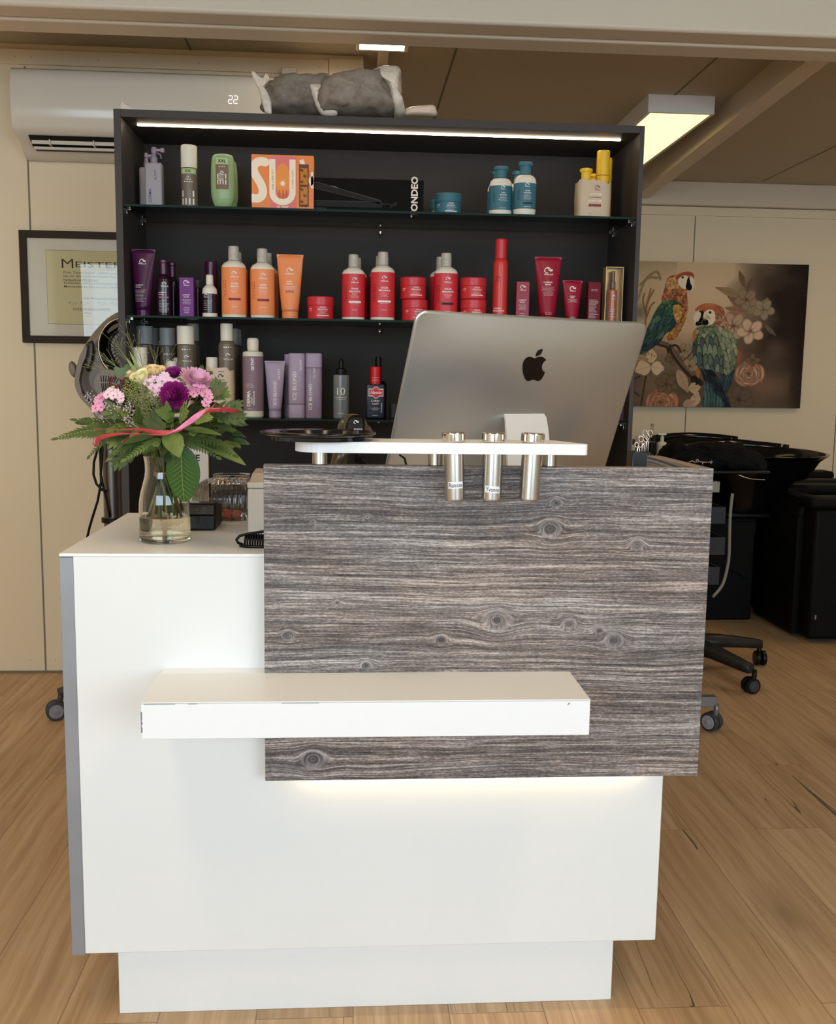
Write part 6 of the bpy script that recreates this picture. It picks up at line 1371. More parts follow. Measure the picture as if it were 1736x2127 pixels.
for i in range(12):
    u = rl.uniform(240, 470); v = rl.uniform(842, 895); g = G(); frond(g, Bq(u, v, .04), Bq(u + (u - 350) * .28, v + rl.uniform(-14, 22), .01), Vector((0, -.8, .5)), .017, 6, .0024, .05, .75); g.out('leaf_spray', greens[rl.randrange(5)], BQ)
# dark heart of the bouquet
for i in range(46):
    a = random.uniform(0, 2 * PI); e = random.uniform(-.35, .9); r_ = random.uniform(.05, .105); p = BC + Vector((r_ * 1.25 * math.cos(a) * math.cos(e), r_ * math.sin(a) * math.cos(e), r_ * .62 * math.sin(e) - .005)); q = p + (p - BC).normalized() * .03 + Vector((random.uniform(-.015, .015), 0, random.uniform(-.012, .012)))
    g = G(); leafgeo(g, p, q, Vector((0, -.8, .6)), .009, .1, .15, 6, m=2); g.out('filler_leaf', (gdark, greens[2], greens[0])[i % 3], BQ)
for u, v, y in ((362, 825, .05), (350, 785, .1), (405, 800, .08), (300, 785, .12), (330, 785, .10), (232, 830, .07), (412, 822, .05), (290, 820, .06), (320, 850, .03), (250, 790, .12)):
    stalk(Bq(u, v, y)).out('flower_stalk', greens[2], BQ)
# --- flowers
def basis(n):
    n = Vector(n).normalized(); a = n.cross(Vector((0, 0, 1)));
    if a.length < .1: a = n.cross(Vector((1, 0, 0)))
    a.normalize(); return a, n.cross(a).normalized(), n
def petal(g, p, d, up, L_, wd, curl=.3, n=4, notch=0.0):
    """petal from p along d, curling towards up"""
    d = Vector(d).normalized(); up = Vector(up); s_ = d.cross(up).normalized(); u_ = s_.cross(d).normalized(); rows = []
    for i in range(n + 1):
        t_ = i / n; w_ = wd * (.25 + .75 * math.sin(PI * (.08 + .72 * t_))); c_ = p + d * L_ * t_ + u_ * curl * L_ * t_ * t_
        e = L_ * .06 * (1 if i == n else 0)
        rows.append([c_ - s_ * w_ - d * e + u_ * w_ * .25, c_ - d * (notch * L_ if i == n else 0), c_ + s_ * w_ - d * e + u_ * w_ * .25])
    g.loft(rows, closed=False)
def pompon(u, v, y, r, m, label, np_=150, nrm=None, plen=.42, tight=1.0, part='chrysanthemum'):
    c = Bq(u, v, y); nn = Vector(nrm).normalized() if nrm else outn(c); a, b, n = basis(nn); g = G(); ga = PI * (3 - 5 ** .5)
    for i in range(np_):
        k = (i + .5) / np_; th = math.acos(1 - k * 1.05); ph = i * ga; dd = (a * math.cos(ph) + b * math.sin(ph)) * math.sin(th) + n * math.cos(th) * .75
        petal(g, c + dd * r * .34, (dd + n * (.15 - .1 * k) + Vector((random.uniform(-.1, .1), 0, random.uniform(-.1, .1)))).normalized(), n if k > .15 else a, r * (.50 + .20 * k) * random.uniform(.9, 1.1), r * .10, .32 * tight, 3)
    g.ball(c, r * .34, 2)
    return g.out(part, m, BQ, label)
purple = plain('deep_purple_petal', 150, 30, 118, .6); purple2 = plain('violet_petal', 158, 42, 140, .6)
pompon(362, 824, .032, .0275, purple, 'big deep purple pompon flower at the front', 190, (.05, -.9, .42))
pompon(362, 779, .10, .0185, purple2, 'smaller violet pompon flower at the top', 120, (.05, -.5, .85))
def daisy(u, v, y, r, m, nrm, label):
    c = Bq(u, v, y); a, b, n = basis(nrm); g = G()
    for lay in range(3):
        for i in range(24):
            ph = 2 * PI * (i + lay * .33) / 24; dd = (a * math.cos(ph) + b * math.sin(ph)) * (1 - .12 * lay) + n * (.35 + .35 * lay); petal(g, c + dd * r * .1, dd, n, r * (1.0 - .14 * lay), r * .085, .15, 4)
    g.ball(c + n * r * .12, r * .2, 2); return g.out('chrysanthemum', m, BQ, label)
daisy(406, 800, .075, .034, plain('pale_pink_petal', 218, 164, 190, .55), (.35, -.55, .9), 'pale pink many petalled flower at the right')
def rose(u, v, y, r, m, nrm, label):
    c = Bq(u, v, y); a, b, n = basis(nrm); g = G()
    for lay in range(5):
        k = 5 - lay // 2; rr = r * (1 - lay * .19)
        for i in range(k):
            ph = 2 * PI * (i + lay * .4) / k; dd = a * math.cos(ph) + b * math.sin(ph); rows = []
            for j in range(6):
                t_ = j / 5; rad = rr * (.35 + .62 * math.sin(t_ * 1.45) + (.10 * t_ * t_ if lay < 2 else -.12 * t_)); hgt = -r * .55 + r * 1.25 * t_ - (.18 * r * t_ ** 4 if lay < 2 else 0); ww = .62 * PI / k * 2 * (.55 + .45 * math.sin(PI * min(.9, t_ + .15)))
                rows.append([c + (a * math.cos(ph + q * ww) + b * math.sin(ph + q * ww)) * rad + n * (hgt - .10 * r * q * q) for q in (-1, -.5, 0, .5, 1)])
            g.loft(rows, closed=False)
    g.ball(c - n * r * .35, r * .42, 2); return g.out('rose', m, BQ, label)
yelp = plain('pale_yellow_petal', 246, 238, 186, .6); peach = plain('peach_petal', 248, 222, 172, .6)
rose(294, 787, .07, .0185, yelp, (-.3, -.55, .8), 'pale yellow rose'); rose(320, 776, .10, .0200, peach, (.0, -.4, .95), 'peach yellow rose at the top'); rose(272, 779, .11, .0150, peach, (-.5, -.3, .8), 'small peach rose'); rose(232, 811, .09, .0085, yelp, (-.4, -.4, .8), 'yellow rosebud'); rose(264, 862, .03, .0085, plain('green_yellow_bud', 198, 190, 70, .5), (-.2, -.8, .2), 'closed yellow bud'); rose(300, 774, .13, .015, yelp, (-.1, -.3, .95), 'pale yellow rose behind')
def floret(g, c, n, r, five=5):
    a, b, n = basis(n)
    for i in range(five):
        ph = 2 * PI * i / five + c.x * 90; dd = a * math.cos(ph) + b * math.sin(ph); petal(g, c + dd * r * .12, dd + n * .12, n, r * .95, r * .40, .05, 4, .14)
def cluster(pts, r, m, mc, label, part='dianthus_cluster'):
    g = G(); cs = []
    for u, v, y in pts:
        c = Bq(u, v, y); n = (outn(c, .6) + Vector((random.uniform(-.25, .25), 0, random.uniform(-.15, .25)))).normalized(); floret(g, c, n, r); cs.append((c, n))
    o = g.out(part, m, BQ, label, recalc=False); g = G()
    for c, n in cs: g.ball(c + n * .0006, .0013, 1)
    g.out('flower_eye', mc, o, kind='stuff')
    g = G()
    for c, n in cs: g.tube([c - n * .018 + (BC - c) * .15, c], [.0022, .0008], 6)
    g.out('calyx', greens[2], o, kind='stuff')
lav = plain('lavender_pink_petal', 224, 190, 214, .55); pnk = plain('rose_pink_petal', 228, 156, 184, .55); plp = plain('blush_petal', 238, 202, 214, .55); eye = plain('magenta_eye', 150, 50, 100, .6)
cluster([(308, 796, .055), (322, 789, .06), (336, 792, .05), (350, 794, .05), (318, 806, .045), (330, 806, .04), (341, 781, .08), (358, 800, .05), (344, 786, .065), (312, 788, .075)], .0098, lav, eye, 'lavender pink cluster in the centre top')
cluster([(300, 792, .06), (366, 796, .055), (327, 817, .035)], .0085, plp, eye, 'pale blush florets')
cluster([(206, 838, .05), (199, 848, .045), (214, 824, .06), (203, 829, .06), (210, 846, .04)], .0092, pnk, eye, 'rose pink cluster at the far left')
cluster([(224, 820, .055), (236, 822, .045), (248, 822, .045), (228, 814, .07), (242, 816, .06), (252, 828, .04)], .0088, plp, eye, 'blush pink cluster at the left')
cluster([(396, 811, .05), (408, 805, .05), (420, 806, .055), (430, 815, .05), (434, 823, .045), (425, 820, .045), (427, 838, .035), (431, 831, .04), (402, 818, .045), (416, 812, .05)], .0086, pnk, eye, 'bright pink cluster at the right')
# burgundy berries
g = G(); rnd = random.Random(9)
for i in range(75):
    u = rnd.uniform(226, 286); v = 790 + (256 - u) ** 2 * .004 + rnd.uniform(-9, 16); g.ball(Bq(u, v, .11 + rnd.uniform(-.02, .02)), rnd.uniform(.0016, .0026), 1)
g.out('berry_spray', plain('burgundy_berry', 104, 34, 30, .4), BQ, 'burgundy berry heads', kind='stuff')
# lace flowers: umbels of tiny green heads
def umbel(u, v, y, r, m, n1, label, nrm, part='lace_flower'):
    c = Bq(u, v, y); a, b, n = basis(nrm); rnd = random.Random(u); g = G(); c0 = c - n * r * .6
    for i in range(n1):
        k = (i + .5) / n1; ph = i * 2.39996; q = math.sqrt(k); p = c + (a * math.cos(ph) + b * math.sin(ph)) * r * q + n * (r * .12 * (1 - q * q) + rnd.uniform(-.002, .002)); g.tube([c0, p], .00035, 4)
        for j in range(7):
            w_ = Vector((rnd.uniform(-1, 1), rnd.uniform(-1, 1), rnd.uniform(-1, 1))).normalized() * .0034; g.ball(p + w_, .0010, 1)
    g.tube([NCK, (NCK + c0) / 2, c0], .0012, 6); g.out(part, m, BQ, label)
lg = plain('lace_green', 150, 158, 84, .7); lg2 = plain('lace_olive', 140, 140, 92, .7)
umbel(282, 806, .055, .026, lg, 46, 'rounded green lace flower', (-.2, -.8, .55)); umbel(318, 846, .02, .026, lg2, 40, 'open lace flower with radiating stalks', (.2, -.95, .1)); umbel(286, 838, .03, .022, lg2, 36, 'smaller lace flower', (-.1, -.9, .3)); umbel(322, 822, .035, .014, plain('lace_pale', 190, 180, 150, .7), 22, 'pale lace flower', (0, -.8, .5)); umbel(372, 795, .08, .014, lg, 20, 'small green filler flower', (.2, -.5, .8))
# statice: tiny pale papery flowers on wiry stems
for k, P in enumerate(([(240, 880, .03), (230, 860, .03), (222, 848, .03), (218, 838, .03)], [(265, 885, .01), (247, 850, .02), (243, 835, .02)], [(290, 890, .0), (274, 880, .0), (262, 872, .0), (280, 868, .01)], [(230, 880, .07), (195, 850, .07), (190, 835, .07), (181, 815, .07)], [(235, 870, .04), (210, 868, .04), (197, 858, .05)], [(285, 860, .02), (268, 850, .02), (262, 842, .02)])):
    g = G(); Q = [Bq(*p) for p in P]; g.tube(Q, .0005, 4); rnd = random.Random(k)
    for i in range(34):
        t_ = rnd.uniform(.25, 1) * (len(Q) - 1); j = min(int(t_), len(Q) - 2); p = Q[j].lerp(Q[j + 1], t_ - j) + Vector((rnd.uniform(-.007, .007), rnd.uniform(-.005, .005), rnd.uniform(-.007, .007))); g.ball(p, rnd.uniform(.0010, .0018), 1)
    g.out('statice_sprig', plain('papery_mauve', 186, 172, 170, .8), BQ)
# panicum grass: hair-fine branching heads
for k, (b, e) in enumerate((((290, 800, .12), (205, 735, .11)), ((296, 800, .12), (238, 712, .11)), ((300, 800, .12), (262, 692, .12)), ((306, 800, .12), (286, 722, .12)), ((285, 795, .12), (192, 765, .10)), ((325, 790, .12), (322, 730, .12)), ((335, 790, .12), (345, 752, .12)))):
    g = G(); P0, P1 = Bq(*b), Bq(*e); rnd = random.Random(k + 20); g.tube([P0, P0.lerp(P1, .5) + Vector((0, 0, .003)), P1], [.0006, .0004, .0002], 4)
    for i in range(15 if k < 5 else 8):
        t_ = rnd.uniform(.25, .95); p = P0.lerp(P1, t_); dd = (P1 - P0).normalized() * .02 * rnd.uniform(.7, 1.6) + Vector((rnd.uniform(-.014, .014), rnd.uniform(-.01, .01), rnd.uniform(-.004, .016))); g.tube([p, p + dd * .6 + Vector((0, 0, .001)), p + dd], .00022, 3); g.ball(p + dd, .0008, 1)
    g.out('grass_plume', plain('pale_straw_green', 150, 150, 100, .7), BQ)
g = G()
for a, b in (((300, 800, .10), (262, 742, .10)), ((296, 800, .10), (270, 755, .10)), ((305, 800, .11), (268, 728, .11))): leafgeo(g, Bq(*a), Bq(*b), Vector((0, -1, .2)), .0035, .05, .1, 8, m=1)
g.out('grass_blade', greens[3], BQ)
# ribbon
def ribbon(P, wd, m, label, tw=0.0):
    Q = []
    n = len(P)
    for i in range(n - 1):
        p0, p1, p2, p3 = [Vector(Bq(*P[max(0, min(n - 1, j))])) for j in (i - 1, i, i + 1, i + 2)]
        for j in range(6):
            s_ = j / 6; Q.append(.5 * ((2 * p1) + (-p0 + p2) * s_ + (2 * p0 - 5 * p1 + 4 * p2 - p3) * s_ * s_ + (-p0 + 3 * p1 - 3 * p2 + p3) * s_ ** 3))
    g = G(); rows = []
    for i in range(len(Q)):
        d = (Q[min(i + 1, len(Q) - 1)] - Q[max(i - 1, 0)]).normalized(); s_ = d.cross(Vector((0, -1, 0))).normalized(); a = tw * math.sin(i * .35); s_ = s_ * math.cos(a) + Vector((0, -1, 0)) * math.sin(a); w_ = wd * (.55 + .45 * math.sin(i * .23 + wd * 900)); rows.append([Q[i] - s_ * w_, Q[i] + Vector((0, -.0008, 0)), Q[i] + s_ * w_])
    g.loft(rows, closed=False); return g.out('ribbon', m, BQ, label)
rr1 = plain('coral_red_ribbon', 186, 62, 70, .5); rr2 = plain('pink_ribbon', 226, 130, 168, .45)
ribbon([(196, 890, .05), (240, 893, .0), (290, 892, -.03), (335, 899, -.04), (372, 893, -.04), (400, 876, -.04), (424, 858, -.03), (450, 851, .0), (485, 853, .03), (500, 860, .05)], .0042, rr1, 'coral red ribbon strand', .5)
ribbon([(198, 905, .03), (193, 920, .03), (200, 924, .02), (207, 910, .01), (240, 902, -.02), (290, 901, -.04), (335, 903, -.042), (365, 893, -.043)], .0042, rr1, 'looped coral ribbon end', .3)
ribbon([(345, 902, -.045), (368, 892, -.046), (392, 877, -.045), (412, 862, -.042), (432, 850, -.03), (460, 848, -.01)], .0050, rr2, 'bright pink ribbon strand', .4)
ribbon([(425, 855, -.035), (440, 846, -.03), (452, 830, -.02), (456, 818, .0), (451, 809, .02)], .0018, rr1, 'thin curling ribbon tip')
ribbon([(290, 900, -.03), (272, 906, -.02), (258, 914, -.01), (252, 920, .0)], .0030, rr1, 'short ribbon tail')

# ================================================================== HOOD DRYER
hy = 1.86
HD = thing('hood_dryer', 'grey brown standing hood dryer on a steel pole with castors, left of the cabinet', 'hood dryer', (A(232, 1080, y=hy).x, hy, 0))
brn = soft(plain('taupe_shell', 128, 116, 100, .42), 4, .03); brd = plain('dark_taupe_recess', 58, 48, 40, .35)
def hp(u, v, y=hy): return A(u, v, y=y)
outer = [(246, 648), (222, 662), (200, 684), (182, 708), (169, 733), (160, 758), (155, 785), (156, 803), (163, 820), (176, 836), (188, 850), (200, 872), (214, 900), (232, 915), (262, 900), (300, 905), (330, 870), (360, 800), (362, 740), (345, 690), (310, 655), (275, 642)]
def smooth2(P, k=4):
    n = len(P); o = []
    for i in range(n):
        p0, p1, p2, p3 = P[i - 1], P[i], P[(i + 1) % n], P[(i + 2) % n]
        for j in range(k):
            s_ = j / k; o.append(tuple(.5 * ((2 * p1[a]) + (-p0[a] + p2[a]) * s_ + (2 * p0[a] - 5 * p1[a] + 4 * p2[a] - p3[a]) * s_ * s_ + (-p0[a] + 3 * p1[a] - 3 * p2[a] + p3[a]) * s_ ** 3) for a in (0, 1)))
    return o
O_ = smooth2(outer); cu, cv = 262, 765
def ringpx(k, y, P=O_, c=(cu, cv)): return [hp(c[0] + (u - c[0]) * k, c[1] + (v - c[1]) * k, y) for u, v in P]
g = G(); g.loft([ringpx(.90, hy + .10), ringpx(.98, hy + .07), ringpx(1.0, hy + .03), ringpx(.985, hy), ringpx(.94, hy - .022), ringpx(.88, hy - .028), ringpx(.80, hy - .022), ringpx(.72, hy - .010)], True, True); g.out('shell', brn, HD)
lipP = smooth2([(170, 760), (164, 800), (178, 828), (200, 850), (214, 862), (218, 872), (205, 874), (192, 852), (168, 828), (156, 800), (158, 768), (166, 738), (176, 722), (180, 716), (178, 740)])
g = G(); g.prism([hp(u, v, hy - .060) for u, v in lipP], (0, .05, 0), .004, True); g.out('side_wing', brn, HD, 'curved side wing of the shell')
g = G(); P = [hp(u, v, hy - .028) for u, v in smooth2([(182, 712), (193, 708), (195, 725), (193, 745), (184, 772), (176, 760), (172, 745), (174, 728)])]; g.puff(P, .008, 5); g.out('grip_recess', brd, HD)
g = G(); g.puff([hp(152 + 9 * math.cos(a) + 3 * math.sin(a), 767 + 17 * math.sin(a), hy + .02) for a in [2 * PI * i / 20 for i in range(20)]], .03, 5); g.out('tilt_knob', brn, HD)
cc_ = hp(262, 722, hy - .02); rx = (cc_ - hp(205, 722, hy - .02)).length; g = G()
g.tube([cc_ + Vector((rx * math.cos(a) * .97, -.012, rx * 1.08 * math.sin(a))) for a in [2 * PI * i / 64 for i in range(65)]], .0045, 10, False); g.out('chrome_ring', plain('dull_chrome', 150, 138, 118, .22, metal=1.0), HD)
g = G(); g.loft([[cc_ + Vector((rx * k * math.cos(a), dy, rx * 1.08 * k * math.sin(a))) for a in [2 * PI * i / 48 for i in range(48)]] for k, dy in ((.95, -.013), (.80, .004), (.5, .012), (.1, .014))], False, True); bw = g.out('inner_bowl', MAT['black_gloss'], HD)
g = G()
for i in range(14): a = PI * i / 14; d_ = Vector((math.cos(a), 0, math.sin(a) * 1.08)) * rx * .7; g.tube([cc_ - d_ + Vector((0, .002, 0)), cc_ + d_ + Vector((0, .002, 0))], .0012, 5)
for k in (.25, .45, .65): g.tube([cc_ + Vector((rx * k * math.cos(a), .001, rx * 1.08 * k * math.sin(a))) for a in [2 * PI * i / 32 for i in range(33)]], .0012, 5, False)
g.out('fan_grill', MAT['dgrey'], bw)
P = smooth2([(193, 792), (204, 776), (222, 766), (240, 772), (250, 782), (248, 800), (240, 818), (228, 830), (214, 826), (200, 812)]); g = G(); g.prism([hp(u, v, hy - .048) for u, v in P], (0, .02, 0), .003, True); vp_ = g.out('vent_cover', plain('light_taupe', 128, 116, 98, .35), HD)
g = G()
for i in range(8):
    a = -.10 + .085 * i; ox, oy = 214 + 1.5 * i, 826
    for r0, r1 in ((8, 30), (33, 46)):
        p0 = hp(ox + math.sin(a) * r0, oy - math.cos(a) * r0, hy - .0485); p1 = hp(ox + math.sin(a) * r1, oy - math.cos(a) * r1, hy - .0485); g.tube([p0, p1], .0013, 4)
g.out('vent_slot', MAT['black'], vp_, kind='stuff')
pt, pb_ = hp(232, 905), hp(236, 1070); px_ = pb_.x
g = G(); g.lathe([(.034, .34), (.034, 1.12)], (px_, hy, 0), 32); g.out('pole', plain('satin_grey_pole', 116, 110, 106, .28, metal=.8), HD)
zc_ = A(225, 1082, y=hy - .03).z; g = G(); g.lathe([(.036, zc_ - .010), (.043, zc_ - .008), (.043, zc_ + .008), (.036, zc_ + .010)], (px_, hy, 0), 32); g.out('pole_collar', MAT['black'], HD)
g = G(); g.lathe([(.030, .12), (.030, .339)], (px_, hy, 0), 28); g.lathe([(.05, .09), (.045, .13), (.032, .15)], (px_, hy, 0), 28); g.out('hub', MAT['grey'], HD)
def caster(parent, c, r, rot, m_tyre, m_hub, fork):
    """castor wheel; c = contact point on the floor, rot = heading of the wheel plane"""
    ax = Vector((-math.sin(rot), math.cos(rot), 0)); up = Vector((0, 0, 1)); fw = Vector((math.cos(rot), math.sin(rot), 0)); cc2 = Vector(c) + up * r
    for sd in (-1, 1):
        Rm = Matrix((fw, up, ax * sd)).transposed(); g = G(); g.lathe([(r * .55, .001), (r * .98, .003), (r, .006), (r, .016), (r * .96, .020), (r * .76, .021)], cc2 + ax * sd * .002, 32, rot=Rm); o = g.out('caster_wheel', m_tyre, parent)
        g = G(); g.lathe([(r * .74, .0212), (r * .70, .0235), (r * .3, .024), (r * .22, .027), (.0005, .0275)], cc2 + ax * sd * .002, 28, rot=Rm); g.out('wheel_disc', m_hub, o)
    g = G(); g.tube([cc2 + fw * .004, cc2 + up * r * .7 + fw * r * .35, cc2 + up * r * 1.35 + fw * r * .5, cc2 + up * (r * 1.9) + fw * r * .5], [.007, .010, .010, .008], 12); g.out('caster_fork', fork, parent)
gw = plain('grey_wheel_disc', 136, 134, 140, .45); fk = plain('charcoal_fork', 62, 60, 60, .45)
cl_ = A(124, 1494, z=0.0); cl_.y = 1.72
for i, (ex, ey) in enumerate(((cl_.x, cl_.y), (px_ + .34, hy - .12), (px_ - .12, hy + .33), (px_ + .2, hy + .28), (px_ + .06, hy - .36))):
    if i == 4: continue
    e = Vector((ex, ey, .10)); h0 = Vector((px_, hy, .115)); g = G(); g.tube([h0, h0.lerp(e, .5) + Vector((0, 0, .012)), e], [.022, .019, .014], 12); g.out('base_arm', fk, HD)
    caster(HD, (ex - .012, ey, 0), .0345, .35 if i == 0 else i, MAT['dgrey'], gw, fk)
cab = [[(214, 905), (205, 925), (195, 960), (194, 985), (200, 1005), (212, 1018), (222, 1020)], [(207, 905), (208, 940), (210, 1000), (203, 1040), (192, 1075), (186, 1095), (178, 1130)], [(213, 905), (212, 950), (209, 985), (215, 1015), (222, 1040), (228, 1075)]]
for k, P in enumerate(cab):
    g = G(); Q = [hp(u, v, hy - .045) for u, v in P]
    if k == 1: Q.append(Vector((Q[-1].x - .03, hy, .3))); Q.append(Vector((Q[-2].x - .02, hy, .02)))
    g.tube([x for i in range(len(Q) - 1) for x in (Q[i], Q[i].lerp(Q[i + 1], .5))] + [Q[-1]], .0045, 8); g.out('power_cable', MAT['black'], HD)

# ================================================================== WRAPPED BAGS ON THE CABINET
filmw = soft(mat('plastic_film', rgb(216, 202, 184), .3), 20, .15, .6, 40); dcon = plain('dark_wrapped_content', 138, 124, 110, .6)
def bag(name_lab, pts, y, th, m, seed, wob=.004):
    P = [A(u, v, y=y) for u, v in smooth2(pts, 6)]; g = G(); g.puff(P, th, 16, wob=0, seed=seed, flat=.6); crumple(g, wob * 2.6, 30, seed); return g
FB = soft(dcon, 40, .55, 1.0, 45)
zc0 = ST
r = thing('wrapped_bag', 'plastic wrapped dark bundle on the cabinet top, left one with a pointed corner', 'bag', (A(600, 235, y=1.33).x, 1.33, ST), 'plastic wrapped bundles on the cabinet')
g = bag('', [(554, 232), (545, 215), (548, 185), (565, 168), (590, 159), (640, 158), (690, 160), (700, 200), (690, 238), (620, 240)], 1.45, .13, FB, 1); g.out('bundle', FB, r)
g = bag('', [(552, 234), (542, 205), (530, 175), (522, 152), (527, 148), (545, 162), (553, 152), (558, 168), (548, 178), (560, 200), (566, 236)], 1.30, .02, filmw, 2, .002); g.out('plastic_wrap', filmw, r, 'pale plastic corner sticking up')
r = thing('wrapped_bag', 'plastic wrapped dark bundle on the cabinet top, right one with bright torn wrap', 'bag', (A(750, 238, y=1.30).x, 1.33, ST), 'plastic wrapped bundles on the cabinet')
g = bag('', [(668, 236), (655, 205), (668, 172), (700, 158), (745, 152), (780, 150), (800, 160), (812, 190), (822, 215), (818, 240), (740, 242)], 1.30, .17, FB, 3); g.out('bundle', FB, r)
g = bag('', [(668, 238), (655, 215), (643, 180), (650, 176), (665, 175), (690, 165), (675, 185), (685, 215), (700, 238)], 1.27, .03, filmw, 4, .002); g.out('plastic_wrap', filmw, r, 'pale plastic corner at the left of the bundle')
g = bag('', [(770, 150), (790, 142), (815, 141), (831, 150), (833, 175), (832, 205), (842, 228), (840, 240), (822, 241), (812, 215), (803, 185), (790, 165)], 1.29, .12, filmw, 5, .002); g.out('plastic_wrap', filmw, r, 'bright crumpled white wrap at the right')
g = bag('', [(842, 240), (842, 228), (860, 222), (898, 219), (906, 228), (903, 241), (870, 241)], 1.29, .05, filmw, 6, .001); tag(g.out('plastic_scrap', plain('cream_plastic', 226, 200, 176, .4)), 'flat cream plastic package lying at the right end of the bundles', 'package')
g = bag('', [(250, 226), (252, 210), (258, 214), (280, 226), (290, 230), (262, 230)], 1.4, .012, filmw, 7, .0008); tag(g.out('plastic_scrap', filmw), 'small pale plastic corner above the cabinet left end', 'package')

# ================================================================== WASH STATIONS (right, behind the counter)
def sm(P, k=4, closed=False):
    Q = []; n = len(P); P = [Vector(p) for p in P]
    for i in range(n if closed else n - 1):
        if closed: p0, p1, p2, p3 = P[i - 1], P[i], P[(i + 1) % n], P[(i + 2) % n]
        else: p0, p1, p2, p3 = P[max(i - 1, 0)], P[i], P[i + 1], P[min(i + 2, n - 1)]
        for j in range(k):
            s_ = j / k; Q.append(.5 * ((2 * p1) + (-p0 + p2) * s_ + (2 * p0 - 5 * p1 + 4 * p2 - p3) * s_ * s_ + (-p0 + 3 * p1 - 3 * p2 + p3) * s_ ** 3))
    if not closed: Q.append(P[-1])
    return Q
def basin(y, shift, label):
    """flaring ceramic hair wash basin: narrow foot, wide rim rising to a tip at the right"""
    d = Vector((shift, 0, 0)); tipR = A(1717, 944, y=y); lefR = A(1440, 930, y=y); zR = tipR.z
    zb = A(1560, 1062, y=y).z
    r = thing('wash_basin', label, 'wash basin', (1.93 + shift, y + .05, zb), 'black ceramic wash basins')
    x0b, x1b = A(1500, 1060, y=y).x, A(1606, 1060, y=y).x
    secs = []
    for k in range(12):
        t_ = k / 11; z = zb + (zR - zb) * t_; xl_ = x0b - (x0b - lefR.x) * t_ ** 1.5; xr_ = x1b + (tipR.x - x1b) * (.55 * t_ + .45 * t_ ** 2.6); yy = .13 + .17 * t_ ** 1.3; secs.append((xl_, xr_, yy, z))
    def ringb(xl_, xr_, yy, z, k=1.0, tilt=0.0):
        cx_ = (xl_ + xr_) / 2; rx_ = (xr_ - xl_) / 2 * k; o = []
        for i in range(44):
            a = 2 * PI * i / 44; ex = math.copysign(abs(math.cos(a)) ** .85, math.cos(a)); ey = math.copysign(abs(math.sin(a)) ** .85, math.sin(a)); o.append(Vector((cx_ + rx_ * ex, y + .05 + yy * k * ey, z + tilt * ey)) + d)
        return o
    g = G(); R_ = [ringb(*s_) for s_ in secs]
    xl_, xr_, yy, z = secs[-1]
    R_ += [ringb(xl_, xr_, yy, z + .008, .995, .012), ringb(xl_, xr_, yy, z + .008, .95, .010), ringb(xl_, xr_, yy, z - .03, .88), ringb(xl_, xr_, yy, z - .12, .72), ringb(xl_ + .06, xr_ - .12, yy, z - .17, .40)]
    g.loft(R_); g.out('basin_bowl', MAT['black_gloss'], r)
    # raised back rim with the tap behind it
    pts = [Vector((xl_ + (xr_ - xl_) * t_, y + .05 + yy * (.55 + .45 * math.sin(PI * t_)), z + .012 + .036 * math.sin(PI * min(1, t_ * 1.02)) ** .6)) + d for t_ in np.linspace(0.02, .88, 14)]
    g = G(); g.loft([[p + Vector((0, 0, -.05)), p + Vector((0, .02, -.05)), p + Vector((0, .022, 0)), p + Vector((0, -.004, .002))] for p in pts], True, True); g.out('raised_rim', MAT['black_gloss'], r)
    g = G(); c_ = Vector(((x0b + x1b) / 2, y + .05, 0)) + d; g.box(c_.x - .11, c_.x + .16, c_.y - .10, c_.y + .16, zb - .03, zb - .001, .01); g.out('basin_foot', MAT['black'], r)
    return r, zb
b1, zb1 = basin(3.20, 0.0, 'near black wash basin with wide flaring rim and pointed right tip')
def dup(root, off, label):
    r = root.copy(); C.objects.link(r); r.location = root.location + Vector(off); ORG[r.name] = r.location.copy(); r['label'] = label
    for ch in [o for o in bpy.data.objects if o.parent == root]:
        c_ = ch.copy(); C.objects.link(c_); c_.parent = r
        for gc in [o for o in bpy.data.objects if o.parent == ch]:
            d_ = gc.copy(); C.objects.link(d_); d_.parent = c_
    return r
dup(b1, (.04, .82, 0.0), 'far black wash basin half hidden behind the nearer one')
